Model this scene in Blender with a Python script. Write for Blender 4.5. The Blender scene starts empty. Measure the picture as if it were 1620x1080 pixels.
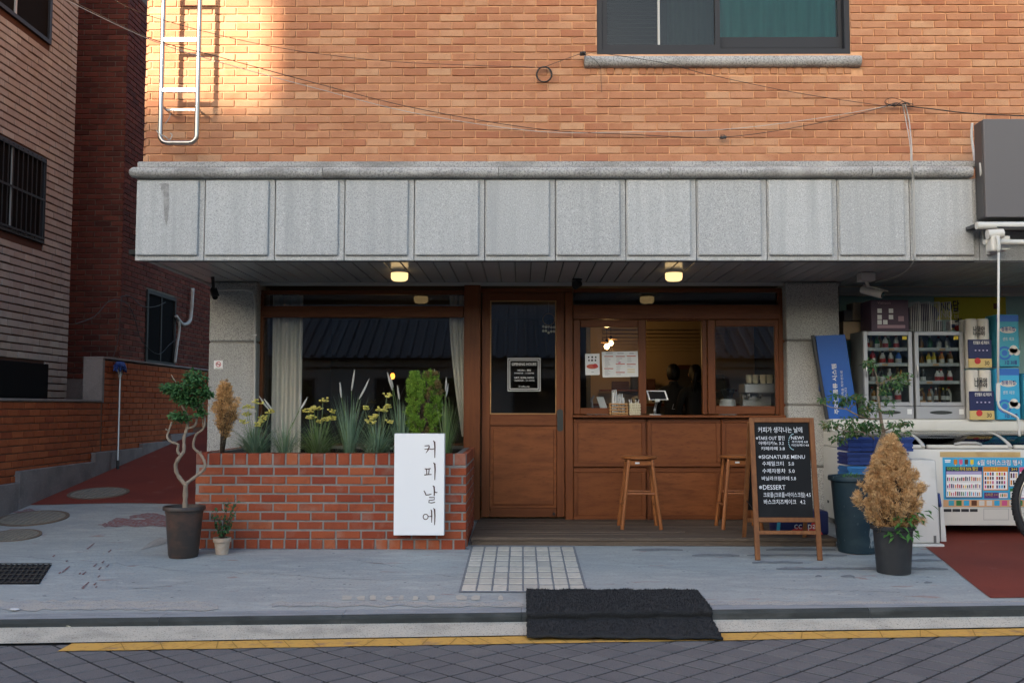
import bpy, bmesh, math, random
from mathutils import Vector, Matrix, Euler
random.seed(7)
RD = math.radians
scene = bpy.context.scene
COL = scene.collection
# ------------------------------------------------------------------ camera
FPX = 1575.0
CAM = Vector((0, 0, 1.1))
cd = bpy.data.cameras.new('camera'); cam = bpy.data.objects.new('camera', cd); COL.objects.link(cam)
cd.sensor_width = 36; cd.lens = 36 * FPX / 1620; cd.clip_end = 500; cd.clip_start = .05
cam.location = CAM
cam.rotation_euler = (RD(90 + 3.8), RD(-0.08), RD(0.55))
scene.camera = cam
RM = cam.rotation_euler.to_matrix()
# ------------------------------------------------------------------ light
SUN_AZ, SUN_EL = 24.0, 14.5      # degrees left of straight behind the camera, height
w = bpy.data.worlds.new('World'); scene.world = w; w.use_nodes = True
nt = w.node_tree; bg = nt.nodes['Background']
sk = nt.nodes.new('ShaderNodeTexSky'); sk.sky_type = 'NISHITA'; sk.sun_disc = False
sk.sun_elevation = RD(SUN_EL); sk.sun_rotation = RD(180 + SUN_AZ); sk.dust_density = 2.0; sk.ozone_density = 1.5
nt.links.new(sk.outputs[0], bg.inputs[0]); bg.inputs[1].default_value = .15
sl = bpy.data.lights.new('sun', 'SUN'); so = bpy.data.objects.new('sun', sl); COL.objects.link(so)
sl.energy = 5.0; sl.angle = RD(.53); sl.color = (1, .88, .70)
sdir = Vector((math.sin(RD(SUN_AZ)) * math.cos(RD(SUN_EL)), math.cos(RD(SUN_AZ)) * math.cos(RD(SUN_EL)), -math.sin(RD(SUN_EL))))
so.rotation_euler = sdir.to_track_quat('-Z', 'Y').to_euler(); so.location = (-12, -12, 14)
vs = scene.view_settings
vs.view_transform = 'Standard'; vs.look = 'None'; vs.gamma = 1; vs.use_curve_mapping = False
vs.exposure = 1.69
scene.render.engine = 'CYCLES'
scene.cycles.use_denoising = True
scene.cycles.max_bounces = 10; scene.cycles.transparent_max_bounces = 16
scene.cycles.caustics_reflective = False; scene.cycles.caustics_refractive = False
scene.cycles.sample_clamp_indirect = 4
# ------------------------------------------------------------------ picture -> place
def ray(u, v): return (RM @ Vector(((u - 810) / FPX, -(v - 540) / FPX, -1))).normalized()
def P(u, v, Y):
    d = ray(u, v); return CAM + d * (Y / d.y)
def PX(u, v, X):
    d = ray(u, v); return CAM + d * (X / d.x)
def PZ(u, v, z):
    d = ray(u, v); return CAM + d * ((z - CAM.z) / d.z)
def PL(u, v, p0, n):
    d = ray(u, v); return CAM + d * ((p0 - CAM).dot(n) / d.dot(n))
def sstep(a, b, x):
    t = max(0, min(1, (x - a) / (b - a))); return t * t * (3 - 2 * t)
def K(x): return 5.69 + .068 * x               # front of the kerb
def gz(x, y):
    z = .03 + .046 * (y - 7.62)
    if y > 8: z += .07 * (y - 8) * (1 - sstep(-3.0, -2.3, x))
    return z
def G(u, v):                                   # a pixel on the pavement
    d = ray(u, v); t = 5.0
    for i in range(60):
        p = CAM + d * t
        t += (gz(p.x, p.y) - p.z) / d.z * .7
    p = CAM + d * t; return Vector((p.x, p.y, gz(p.x, p.y)))
# ------------------------------------------------------------------ colour and materials
def C(r, g, b):
    f = lambda c: c / 12.92 if c <= .04045 else ((c + .055) / 1.055) ** 2.4
    return (f(r / 255), f(g / 255), f(b / 255), 1)
def L(r, g, b): return (r, g, b, 1)
MATS = {}
def mk(name, col, rough=.6, metal=0, spec=.5, var=None, vamt=0, layers=(), bump=(), coat=0, emit=None, estr=1, trans=0, sss=0):
    m = bpy.data.materials.new(name); m.use_nodes = True; n = m.node_tree.nodes; l = m.node_tree.links
    b = n['Principled BSDF']
    b.inputs['Roughness'].default_value = rough; b.inputs['Metallic'].default_value = metal
    b.inputs['Specular IOR Level'].default_value = spec
    b.inputs['Coat Weight'].default_value = coat
    tc = n.new('ShaderNodeTexCoord'); oi = n.new('ShaderNodeObjectInfo'); ge = n.new('ShaderNodeNewGeometry')
    ad = n.new('ShaderNodeMath'); ad.operation = 'ADD'; l.new(oi.outputs['Random'], ad.inputs[0]); l.new(ge.outputs['Random Per Island'], ad.inputs[1])
    fr = n.new('ShaderNodeMath'); fr.operation = 'FRACT'; l.new(ad.outputs[0], fr.inputs[0])
    sc = n.new('ShaderNodeMath'); sc.operation = 'MULTIPLY'; sc.inputs[1].default_value = 53.7; l.new(fr.outputs[0], sc.inputs[0])
    va = n.new('ShaderNodeVectorMath'); va.operation = 'ADD'; l.new(tc.outputs['Object'], va.inputs[0]); l.new(sc.outputs[0], va.inputs[1])
    def noise(scale, detail, stretch):
        t = n.new('ShaderNodeTexNoise'); t.inputs['Scale'].default_value = scale; t.inputs['Detail'].default_value = detail
        mp = n.new('ShaderNodeVectorMath'); mp.operation = 'MULTIPLY'; mp.inputs[1].default_value = stretch
        l.new(va.outputs[0], mp.inputs[0]); l.new(mp.outputs[0], t.inputs['Vector']); return t.outputs['Fac']
    cur = None
    if var:
        r = n.new('ShaderNodeValToRGB'); e = r.color_ramp.elements
        while len(e) < len(var): e.new(.5)
        for i, c in enumerate(var): e[i].position = i / max(1, len(var) - 1); e[i].color = c
        l.new(fr.outputs[0], r.inputs[0]); cur = r.outputs[0]
    else:
        r = n.new('ShaderNodeRGB'); r.outputs[0].default_value = col; cur = r.outputs[0]
    if vamt:
        mr = n.new('ShaderNodeMapRange'); mr.inputs['To Min'].default_value = 1 - vamt; mr.inputs['To Max'].default_value = 1 + vamt
        l.new(fr.outputs[0], mr.inputs['Value'])
        h = n.new('ShaderNodeHueSaturation'); l.new(mr.outputs[0], h.inputs['Value']); l.new(cur, h.inputs['Color']); cur = h.outputs[0]
    for ly in layers:                      # (scale, detail, lo, hi, colour, stretch, amount)
        scale, detail, lo, hi, c2, st, am = ly
        f = noise(scale, detail, st)
        mr = n.new('ShaderNodeMapRange'); mr.inputs['From Min'].default_value = lo; mr.inputs['From Max'].default_value = hi
        mr.inputs['To Max'].default_value = am; l.new(f, mr.inputs['Value'])
        mx = n.new('ShaderNodeMix'); mx.data_type = 'RGBA'; l.new(mr.outputs[0], mx.inputs[0]); l.new(cur, mx.inputs[6]); mx.inputs[7].default_value = c2
        cur = mx.outputs[2]
    l.new(cur, b.inputs['Base Color'])
    prev = None
    for (scale, detail, st, strength, dist) in bump:
        f = noise(scale, detail, st); bp = n.new('ShaderNodeBump'); bp.inputs['Strength'].default_value = strength; bp.inputs['Distance'].default_value = dist
        l.new(f, bp.inputs['Height'])
        if prev: l.new(prev, bp.inputs['Normal'])
        prev = bp.outputs[0]
    if prev: l.new(prev, b.inputs['Normal'])
    if emit: b.inputs['Emission Color'].default_value = emit; b.inputs['Emission Strength'].default_value = estr
    if trans: b.inputs['Transmission Weight'].default_value = trans
    MATS[name] = m; return m
mk('yellow_dark', L(.36,.22,.06), .85, spec=.1)
def glassmat(name, tint, refl=1.0, ior=1.5, rough=0.0):
    m = bpy.data.materials.new(name); m.use_nodes = True; n = m.node_tree.nodes; l = m.node_tree.links
    n.remove(n['Principled BSDF']); out = n['Material Output']
    t = n.new('ShaderNodeBsdfTransparent'); t.inputs[0].default_value = tint
    g = n.new('ShaderNodeBsdfGlossy'); g.inputs['Roughness'].default_value = rough; g.inputs['Color'].default_value = (refl, refl, refl, 1)
    f = n.new('ShaderNodeFresnel'); f.inputs[0].default_value = ior
    mx = n.new('ShaderNodeMixShader'); l.new(f.outputs[0], mx.inputs[0]); l.new(t.outputs[0], mx.inputs[1]); l.new(g.outputs[0], mx.inputs[2])
    l.new(mx.outputs[0], out.inputs[0]); MATS[name] = m; return m
I3 = (1, 1, 1)
# brick kinds
mk('brick_orange', None, .85, spec=0.12, var=[L(0.454,0.215,0.119), L(0.399,0.176,0.096), L(0.486,0.244,0.141), L(0.421,0.193,0.107), L(0.529,0.299,0.175), L(0.443,0.205,0.113), L(0.389,0.159,0.090)],
   layers=[(9, 4, .5, .75, L(0.324,0.121,0.057), I3, .45), (160, 2, .62, .7, L(0.130,0.054,0.035), I3, .6), (5, 3, .58, .8, L(0.593,0.353,0.202), I3, .5)], bump=[(90, 4, I3, .35, .004)])
mk('mortar_tan', L(0.675,0.381,0.216), .95, spec=.15, layers=[(14, 4, .45, .75, L(0.460,0.228,0.115), I3, .6)], bump=[(120, 3, I3, .4, .004)])
mk('brick_red', None, .8, spec=0.12, var=[L(0.285,0.066,0.032), L(0.238,0.053,0.027), L(0.333,0.088,0.038), L(0.214,0.048,0.029), L(0.301,0.075,0.034), L(0.356,0.106,0.047)],
   layers=[(12, 4, .5, .8, L(0.158,0.040,0.025), I3, .5), (5, 5, .54, .74, L(0.333,0.238,0.187), I3, .5), (200, 2, .62, .7, L(0.079,0.026,0.017), I3, .5)], bump=[(80, 4, I3, .4, .004)])
mk('mortar_grey', L(0.259,0.248,0.230), .95, spec=.15, layers=[(3, 5, .48, .7, L(.17,.16,.15), I3, .7), (20, 4, .4, .75, L(0.180,0.173,0.158), I3, .7)], bump=[(130, 3, I3, .5, .005)])
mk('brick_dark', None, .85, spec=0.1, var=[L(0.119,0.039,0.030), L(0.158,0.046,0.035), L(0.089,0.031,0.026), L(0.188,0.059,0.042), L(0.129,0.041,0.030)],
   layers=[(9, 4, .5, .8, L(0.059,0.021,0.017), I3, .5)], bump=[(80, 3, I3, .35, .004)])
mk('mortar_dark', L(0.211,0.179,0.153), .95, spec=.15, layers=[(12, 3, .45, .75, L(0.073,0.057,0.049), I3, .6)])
mk('brick_pink', None, .85, spec=0.1, var=[L(0.364,0.334,0.310), L(0.334,0.296,0.277), L(0.394,0.370,0.342), L(0.313,0.274,0.253), L(0.373,0.340,0.302)],
   layers=[(8, 4, .5, .8, L(0.223,0.185,0.163), I3, .45)], bump=[(80, 3, I3, .3, .003)])
mk('mortar_brown', L(0.080,0.044,0.036), .95, spec=.1)
mk('brick_garden', None, .85, spec=0.1, var=[L(0.358,0.097,0.037), L(0.316,0.082,0.033), L(0.394,0.112,0.044), L(0.286,0.071,0.031)],
   layers=[(8, 4, .5, .8, L(0.167,0.046,0.025), I3, .5)], bump=[(80, 3, I3, .35, .004)])
mk('mortar_garden', L(0.182,0.098,0.065), .95, spec=.1)
# stone, concrete, paint
mk('granite', L(0.470,0.480,0.475), .75, spec=.35, vamt=.09,
   layers=[(150, 2, .50, .62, L(0.188,0.192,0.201), I3, .55), (210, 2, .60, .68, L(0.066,0.067,0.073), I3, .45), (110, 2, .58, .68, L(0.659,0.672,0.666), I3, .6), (2.2, 4, .45, .75, L(0.310,0.322,0.324), (7, 1, .35), .6)],
   bump=[(160, 2, I3, .25, .002)])
mk('granite_weathered', L(0.420,0.415,0.400), .8, spec=.3, vamt=.05,
   layers=[(75, 3, .46, .62, L(0.180,0.180,0.180), I3, .7), (95, 2, .56, .68, L(0.060,0.060,0.060), I3, .6), (3.5, 5, .48, .68, L(0.150,0.145,0.135), (1, 1, 2.5), .6), (2.0, 3, .55, .75, L(0.600,0.580,0.550), I3, .4)],
   bump=[(150, 2, I3, .3, .002)])
mk('granite_pillar', L(0.462,0.462,0.440), .85, spec=.3, vamt=.06,
   layers=[(120, 2, .48, .62, L(0.187,0.187,0.182), I3, .75), (180, 2, .60, .68, L(0.066,0.066,0.066), I3, .7), (2.5, 4, .5, .75, L(0.275,0.275,0.264), (1, 1, .5), .4)],
   bump=[(110, 3, I3, .6, .006)])
mk('stain', L(.27,.27,.265), .8, spec=.3, layers=[(150, 2, .50, .62, L(.14,.14,.14), I3, .7), (30, 3, .4, .6, L(.38,.38,.37), I3, .7)])
mk('plinth', L(0.241,0.212,0.201), .9, spec=0.1, layers=[(5, 5, .45, .7, L(0.150,0.132,0.127), I3, .7), (60, 3, .55, .7, L(0.344,0.310,0.287), I3, .4)], bump=[(60, 4, I3, .5, .006)])
mk('concrete', L(.34,.335,.315), .9, spec=.25, layers=[(6, 5, .45, .7, L(.22,.215,.205), I3, .7), (80, 3, .55, .7, L(.14,.14,.13), I3, .5)], bump=[(60, 4, I3, .5, .006)])
mk('gutter_concrete', L(0.490,0.457,0.383), .9, spec=0.15, layers=[(5, 5, .45, .72, L(0.282,0.267,0.230), (1, 2, 1), .7), (130, 2, .56, .68, L(0.147,0.142,0.126), I3, .7)], bump=[(120, 3, I3, .7, .005)])
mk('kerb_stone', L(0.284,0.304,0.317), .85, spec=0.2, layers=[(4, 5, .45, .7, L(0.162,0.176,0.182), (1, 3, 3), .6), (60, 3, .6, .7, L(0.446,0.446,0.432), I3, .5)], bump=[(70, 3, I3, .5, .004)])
mk('kerb_face', L(.050,.055,.054), .9, spec=.25, layers=[(3, 6, .5, .72, L(.12,.125,.12), (1, 2, 3), .8), (5, 5, .45, .7, L(.03,.034,.032), (1, 3, 4), .7)], bump=[(70, 3, I3, .5, .004)])  # shade and dirt of the upright kerb face put into its colour
mk('pavement_paint', L(0.361,0.385,0.377), .62, spec=0.25,
   layers=[(11, 6, .45, .68, L(0.315,0.322,0.315), (1, 2.5, 1), .45), (1.3, 7, .38, .66, L(0.268,0.293,0.304), (1, 2.2, 1), .65), (4.5, 6, .50, .70, L(0.462,0.488,0.462), (1, 3, 1), .5), (3.1, 7, .66, .70, L(0.289,0.144,0.119), (1.2, 3.5, 1), .55), (55, 4, .52, .70, L(0.203,0.215,0.211), I3, .5), (14, 5, .72, .75, L(0.607,0.588,0.502), I3, .8)],
   bump=[(70, 5, I3, .45, .004), (3, 3, I3, .15, .02)])
mk('red_paint', L(0.206,0.048,0.033), .7, spec=0.1,
   layers=[(1.5, 6, .45, .72, L(0.128,0.033,0.028), I3, .7), (5, 6, .62, .72, L(0.230,0.096,0.074), I3, .5), (50, 3, .66, .72, L(0.060,0.023,0.019), I3, .5)], bump=[(60, 4, I3, .3, .003)])
mk('asphalt', L(.024,.024,.026), .9, spec=.3, bump=[(140, 3, I3, .6, .004)], layers=[(100, 2, .6, .7, L(.05,.05,.053), I3, .6)])
mk('road_paver', None, .85, spec=0.2, var=[L(0.146,0.143,0.145), L(0.134,0.131,0.134), L(0.161,0.157,0.156), L(0.138,0.136,0.139)],
   layers=[(160, 2, .55, .7, L(0.068,0.068,0.072), I3, .6), (3, 5, .55, .75, L(0.084,0.086,0.093), I3, .6), (250, 1, .68, .74, L(0.297,0.294,0.279), I3, .5)], bump=[(170, 3, I3, .6, .003)])
mk('yellow_paint', L(0.618,0.365,0.092), .75, spec=0.15, layers=[(40, 4, .52, .7, L(0.386,0.223,0.079), I3, .6), (9, 5, .6, .72, L(0.243,0.165,0.132), I3, .6)], bump=[(120, 3, I3, .5, .003)])
mk('paving_tile', None, .8, spec=0.15, var=[L(0.508,0.477,0.406), L(0.453,0.430,0.367), L(0.563,0.524,0.450), L(0.480,0.457,0.393), L(0.412,0.390,0.348)], layers=[(25, 4, .5, .75, L(0.329,0.309,0.271), I3, .6)], bump=[(90, 3, I3, .4, .003)])
mk('patch_mortar', L(0.194,0.206,0.219), .9, layers=[(30, 4, .45, .7, L(0.125,0.131,0.138), I3, .7)])
mk('scrape_red', L(.21,.085,.08), .8, layers=[(40, 4, .45, .62, L(.22,.235,.255), I3, .9)])
mk('soil', L(.045,.03,.02), .95, layers=[(70, 4, .5, .7, L(.11,.075,.05), I3, .7)], bump=[(70, 4, I3, 1, .01)])
# timber
def wood(name, c1, c2, c3, rough, stretch, coat=.0, vamt=.12):
    mk(name, c1, rough, spec=.22, vamt=vamt, coat=coat, layers=[(6, 6, .42, .68, c2, stretch, .8), (26, 4, .55, .72, c3, stretch, .6), (1.4, 3, .5, .75, c2, I3, .4)], bump=[(40, 4, stretch, .18, .002)])
SV, SH = (6, 6, .35), (.35, 6, 6)
wood("wood_upright", L(0.171,0.054,0.017), L(0.117,0.035,0.012), L(0.072,0.022,0.009), .45, SV, .05)
wood("wood_rail", L(0.171,0.054,0.017), L(0.117,0.035,0.012), L(0.072,0.022,0.009), .45, SH, .05)
wood("wood_panel", L(0.207,0.067,0.020), L(0.140,0.042,0.014), L(0.090,0.027,0.010), .48, (.7, 5, 4), .04)
wood('wood_stool', L(.32,.118,.038), L(.23,.078,.026), L(.15,.05,.02), .35, SV, .25)
wood('wood_easel', L(.22,.092,.034), L(.14,.054,.022), L(.09,.036,.018), .6, SV)
wood('deck_wood', L(.115,.085,.062), L(.07,.052,.04), L(.20,.16,.125), .8, (.5, 9, 9), 0, .22)
wood('straw_rack_wood', L(.48,.27,.11), L(.36,.19,.08), L(.28,.14,.06), .5, SH)
# metals, plastics and so on
mk('steel', L(0.372,0.360,0.342), .28, 1.0, layers=[(20, 4, .5, .8, L(0.252,0.240,0.228), (1, 1, .3), .5)])
mk('steel_dull', L(.40,.41,.42), .42, 1.0)
mk('black_metal', L(.016,.016,.018), .6, spec=.3)
mk('charcoal_frame', L(.026,.028,.034), .6, spec=.3)
mk('window_dark', L(.012,.012,.013), .9, spec=.02)
mk('brass', L(.42,.28,.10), .35, 1.0)
mk('bronze_dark', L(.045,.05,.048), .5, .6)
mk('soffit_metal', L(0.463,0.463,0.450), .22, spec=.7, vamt=.05, layers=[(2, 4, .5, .75, L(0.325,0.325,0.320), (1, .5, 1), .5)])
mk('soffit_joint', L(.02,.02,.02), .9)
mk('trim_white', L(.42,.42,.40), .5)
mk('white_plastic', L(.60,.59,.56), .45, layers=[(6, 4, .55, .8, L(.42,.40,.35), I3, .5)])
mk('freezer_white', L(.66,.65,.60), .4, spec=.45, layers=[(3, 5, .55, .78, L(.50,.46,.37), (1, 1, .4), .6)])
mk('freezer_tape', L(.52,.38,.17), .6, layers=[(12, 4, .5, .7, L(.40,.27,.11), I3, .7)])
mk('sign_white', L(0.858,0.858,0.853), .35, spec=.45)
mk('sign_edge', L(.60,.60,.60), .5)
mk('letter_brown', L(.07,.028,.018), .6)
mk('chalkboard', L(.014,.015,.016), .8, spec=.12, layers=[(5, 5, .5, .75, L(.022,.023,.024), I3, .7)])
mk('chalk', L(.72,.74,.76), .9)
mk('chalk_blue', L(.42,.66,.72), .9)
mk('letter_white', L(.62,.62,.60), .6)
mk('letter_dark', L(.02,.02,.022), .6)
mk('letter_blue', L(.03,.05,.22), .6)
mk('paper', L(.70,.72,.72), .7)
mk('paper_grey', L(.34,.34,.35), .8)
mk('paper_red', L(.50,.10,.06), .7)
mk('paper_cream', L(.66,.60,.42), .7)
mk('black_plastic', L(.022,.023,.025), .5, spec=.45, layers=[(9, 4, .52, .75, L(.05,.048,.045), I3, .5)])
mk('bronze_pot', L(.035,.026,.022), .5, spec=.5, layers=[(7, 4, .45, .7, L(.105,.05,.032), (1, 1, 1.6), .8), (60, 3, .55, .7, L(.02,.016,.014), (1, 1, 5), .5)])
mk('teal_pot', L(.012,.032,.046), .55, spec=.4, layers=[(6, 5, .52, .75, L(.035,.06,.07), (1, 1, 2), .6), (40, 3, .66, .75, L(.22,.24,.24), (1, 1, .4), .5)])
mk('teal_pot_worn', L(.33,.34,.33), .8, layers=[(18, 5, .48, .62, L(.08,.12,.15), I3, .8)], bump=[(30, 4, I3, .8, .01)])
mk('terracotta_pale', L(.38,.29,.215), .85, layers=[(14, 4, .45, .7, L(.50,.44,.37), I3, .7)])
mk('rubber_mat', L(0.041,0.043,0.045), .95, spec=.2, layers=[(300, 2, .5, .7, L(0.101,0.103,0.108), I3, .7)], bump=[(260, 3, I3, 1, .012)])
mk('iron_cover', L(0.230,0.213,0.172), .85, 0, layers=[(12, 5, .45, .7, L(0.299,0.253,0.190), I3, .7), (40, 3, .55, .7, L(0.127,0.109,0.092), I3, .6)], bump=[(60, 2, I3, .4, .004)])
mk('iron_rim', L(.14,.105,.075), .85, 0, layers=[(15, 4, .5, .7, L(.17,.105,.06), I3, .7)])
mk('grate_iron', L(.035,.033,.03), .75, .3)
mk('cable_black', L(.02,.02,.02), .6)
mk('cable_white', L(.45,.44,.41), .6)
mk('conduit', L(.44,.435,.41), .55, layers=[(9, 4, .5, .75, L(.30,.29,.27), I3, .6)])
mk('sign_box_grey', L(.115,.105,.105), .45, spec=.45)
mk('sign_box_side', L(.07,.066,.066), .5)
mk('awning_cloth', L(.05,.05,.052), .8)
mk('enamel_cream', L(.60,.585,.53), .4)
mk('curtain_cloth', L(0.806,0.780,0.702), .9, spec=.1)
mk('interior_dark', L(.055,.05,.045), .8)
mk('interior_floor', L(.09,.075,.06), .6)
mk('interior_tan', L(.50,.37,.22), .85)
mk('interior_grey', L(.14,.135,.13), .8)
mk('hair_black', L(.008,.007,.007), .55)
mk('shirt_black', L(.012,.012,.013), .9)
mk('skin', L(.42,.22,.14), .6)
mk('grinder_white', L(.50,.53,.52), .35)
mk('dark_glass', L(.012,.014,.016), .08, spec=.6)
mk('screen_black', L(.012,.013,.016), .15)
mk('teal_curtain', L(0.034,0.272,0.272), .8, layers=[(3, 3, .4, .7, L(0.054,0.354,0.347), (8, 1, .4), .8)])
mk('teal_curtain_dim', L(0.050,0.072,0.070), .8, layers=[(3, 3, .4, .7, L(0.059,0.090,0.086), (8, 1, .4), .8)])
mk('blind', L(0.051,0.044,0.040), .7, vamt=.2)
mk('blue_board', L(.008,.085,.36), .5, layers=[(3, 4, .5, .75, L(.008,.065,.28), I3, .6)])
mk('crate_blue', L(.012,.045,.22), .5)
mk('crate_light_blue', L(.03,.20,.50), .5)
mk('shop_teal', L(0.300,0.510,0.510), .8)
mk('banner_yellow', L(.50,.46,.03), .7)
mk('purple_box', L(.075,.045,.075), .6)
mk('box_pink', L(.34,.22,.26), .6)
mk('box_cream', L(.40,.32,.22), .7)
mk('fridge_frame', L(.36,.37,.39), .4, .3)
mk('fridge_dark', L(.05,.055,.06), .4)
mk('fridge_inside', L(.15,.165,.17), .6)
mk('shelf_white', L(.52,.53,.52), .5)
mk('wire_white', L(.55,.57,.58), .5)
for nm, c in (('red', L(.48,.03,.03)), ('orange', L(.60,.22,.02)), ('yellow', L(.66,.50,.03)), ('amber', L(.30,.13,.02)), ('brown', L(.10,.035,.015)), ('white', L(.62,.60,.55)), ('blue', L(.03,.14,.50)), ('navy', L(.012,.018,.085)), ('green', L(.03,.17,.05)), ('sky', L(.04,.36,.62)), ('pink', L(.60,.10,.24)), ('purple', L(.11,.03,.16)), ('gold', L(.55,.42,.16)), ('black', L(.015,.015,.017)), ('peach', L(.62,.36,.18)), ('lime', L(.20,.45,.04)), ('cyan', L(.05,.33,.45)), ('grey', L(.30,.30,.30)), ('lilac', L(.40,.36,.58))):
    mk('print_' + nm, c, .45, spec=.4)
mk('tyre', L(.016,.016,.017), .85)
mk('pearl_bulb', L(.9,.7,.4), .5, emit=L(1, .62, .26), estr=1.5)
mk('lamp_lens', L(.9,.75,.5), .5, emit=L(1, .68, .30), estr=.48)
mk('bulb_hot', L(1, .6, .2), .5, emit=L(1, .33, .04), estr=1.1)
mk('globe_hot', L(1, .8, .5), .5, emit=L(1, .70, .30), estr=4)
# plants
mk('bark_pale', L(.27,.21,.155), .9, layers=[(25, 4, .45, .7, L(.16,.12,.085), (1, 1, .5), .7)], bump=[(50, 4, I3, .6, .006)])
mk('bark_brown', L(.10,.065,.045), .9, layers=[(30, 4, .45, .7, L(.16,.115,.08), I3, .7)], bump=[(60, 4, I3, .6, .005)])
def leafmat(name, cols):
    m = mk(name, None, .55, spec=.35, var=cols)
    n = m.node_tree.nodes; l = m.node_tree.links; b = n['Principled BSDF']; out = n['Material Output']
    t = n.new('ShaderNodeBsdfTranslucent'); l.new(b.inputs['Base Color'].links[0].from_socket, t.inputs[0])
    mx = n.new('ShaderNodeMixShader'); mx.inputs[0].default_value = .25
    l.new(b.outputs[0], mx.inputs[1]); l.new(t.outputs[0], mx.inputs[2]); l.new(mx.outputs[0], out.inputs[0])
leafmat('leaf_deep', [L(0.047,0.130,0.040), L(0.075,0.185,0.061), L(0.037,0.098,0.036), L(0.106,0.240,0.070)])
leafmat('leaf_mixed', [L(0.046,0.121,0.041), L(0.073,0.179,0.056), L(0.032,0.089,0.032), L(0.121,0.211,0.065), L(0.162,0.138,0.049)])
leafmat('leaf_rose', [L(0.030,0.101,0.035), L(0.046,0.135,0.046), L(0.024,0.074,0.030)])
leafmat('leaf_bright', [L(0.060,0.180,0.036), L(0.084,0.228,0.048), L(0.048,0.132,0.030)])
leafmat('grass_blue', [L(0.174,0.281,0.178), L(0.257,0.384,0.262), L(0.128,0.225,0.126), L(0.350,0.450,0.315), L(0.198,0.270,0.105)])
leafmat('grass_green', [L(0.141,0.225,0.073), L(0.199,0.293,0.105), L(0.104,0.181,0.062), L(0.280,0.337,0.157), L(0.233,0.293,0.189)])
leafmat('flower_yellow', [L(0.682,0.607,0.133), L(0.790,0.682,0.198), L(0.547,0.516,0.109)])
leafmat('plume_cream', [L(.55,.53,.46), L(.48,.47,.41), L(.60,.58,.52)])
leafmat('conifer_green', [L(0.140,0.255,0.030), L(0.204,0.360,0.041), L(0.094,0.186,0.022), L(0.281,0.441,0.057), L(0.156,0.278,0.032)])
leafmat('conifer_bronze', [L(0.220,0.148,0.057), L(0.169,0.105,0.046), L(0.270,0.210,0.081), L(0.119,0.123,0.033)])
leafmat('conifer_dead', [L(0.531,0.293,0.106), L(0.638,0.379,0.143), L(0.408,0.208,0.078), L(0.744,0.472,0.203), L(0.496,0.264,0.101)])
leafmat('conifer_tan', [L(0.596,0.364,0.160), L(0.715,0.475,0.235), L(0.462,0.261,0.109), L(0.800,0.570,0.303), L(0.537,0.316,0.135)])
glassmat('window_glass', L(.94,.95,.95), 1, 1.52)
glassmat('upper_glass', L(.62,.68,.68), .55, 1.45)
glassmat('fridge_glass', L(.78,.82,.83), 1, 1.5)
def M(n): return MATS[n]
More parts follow.
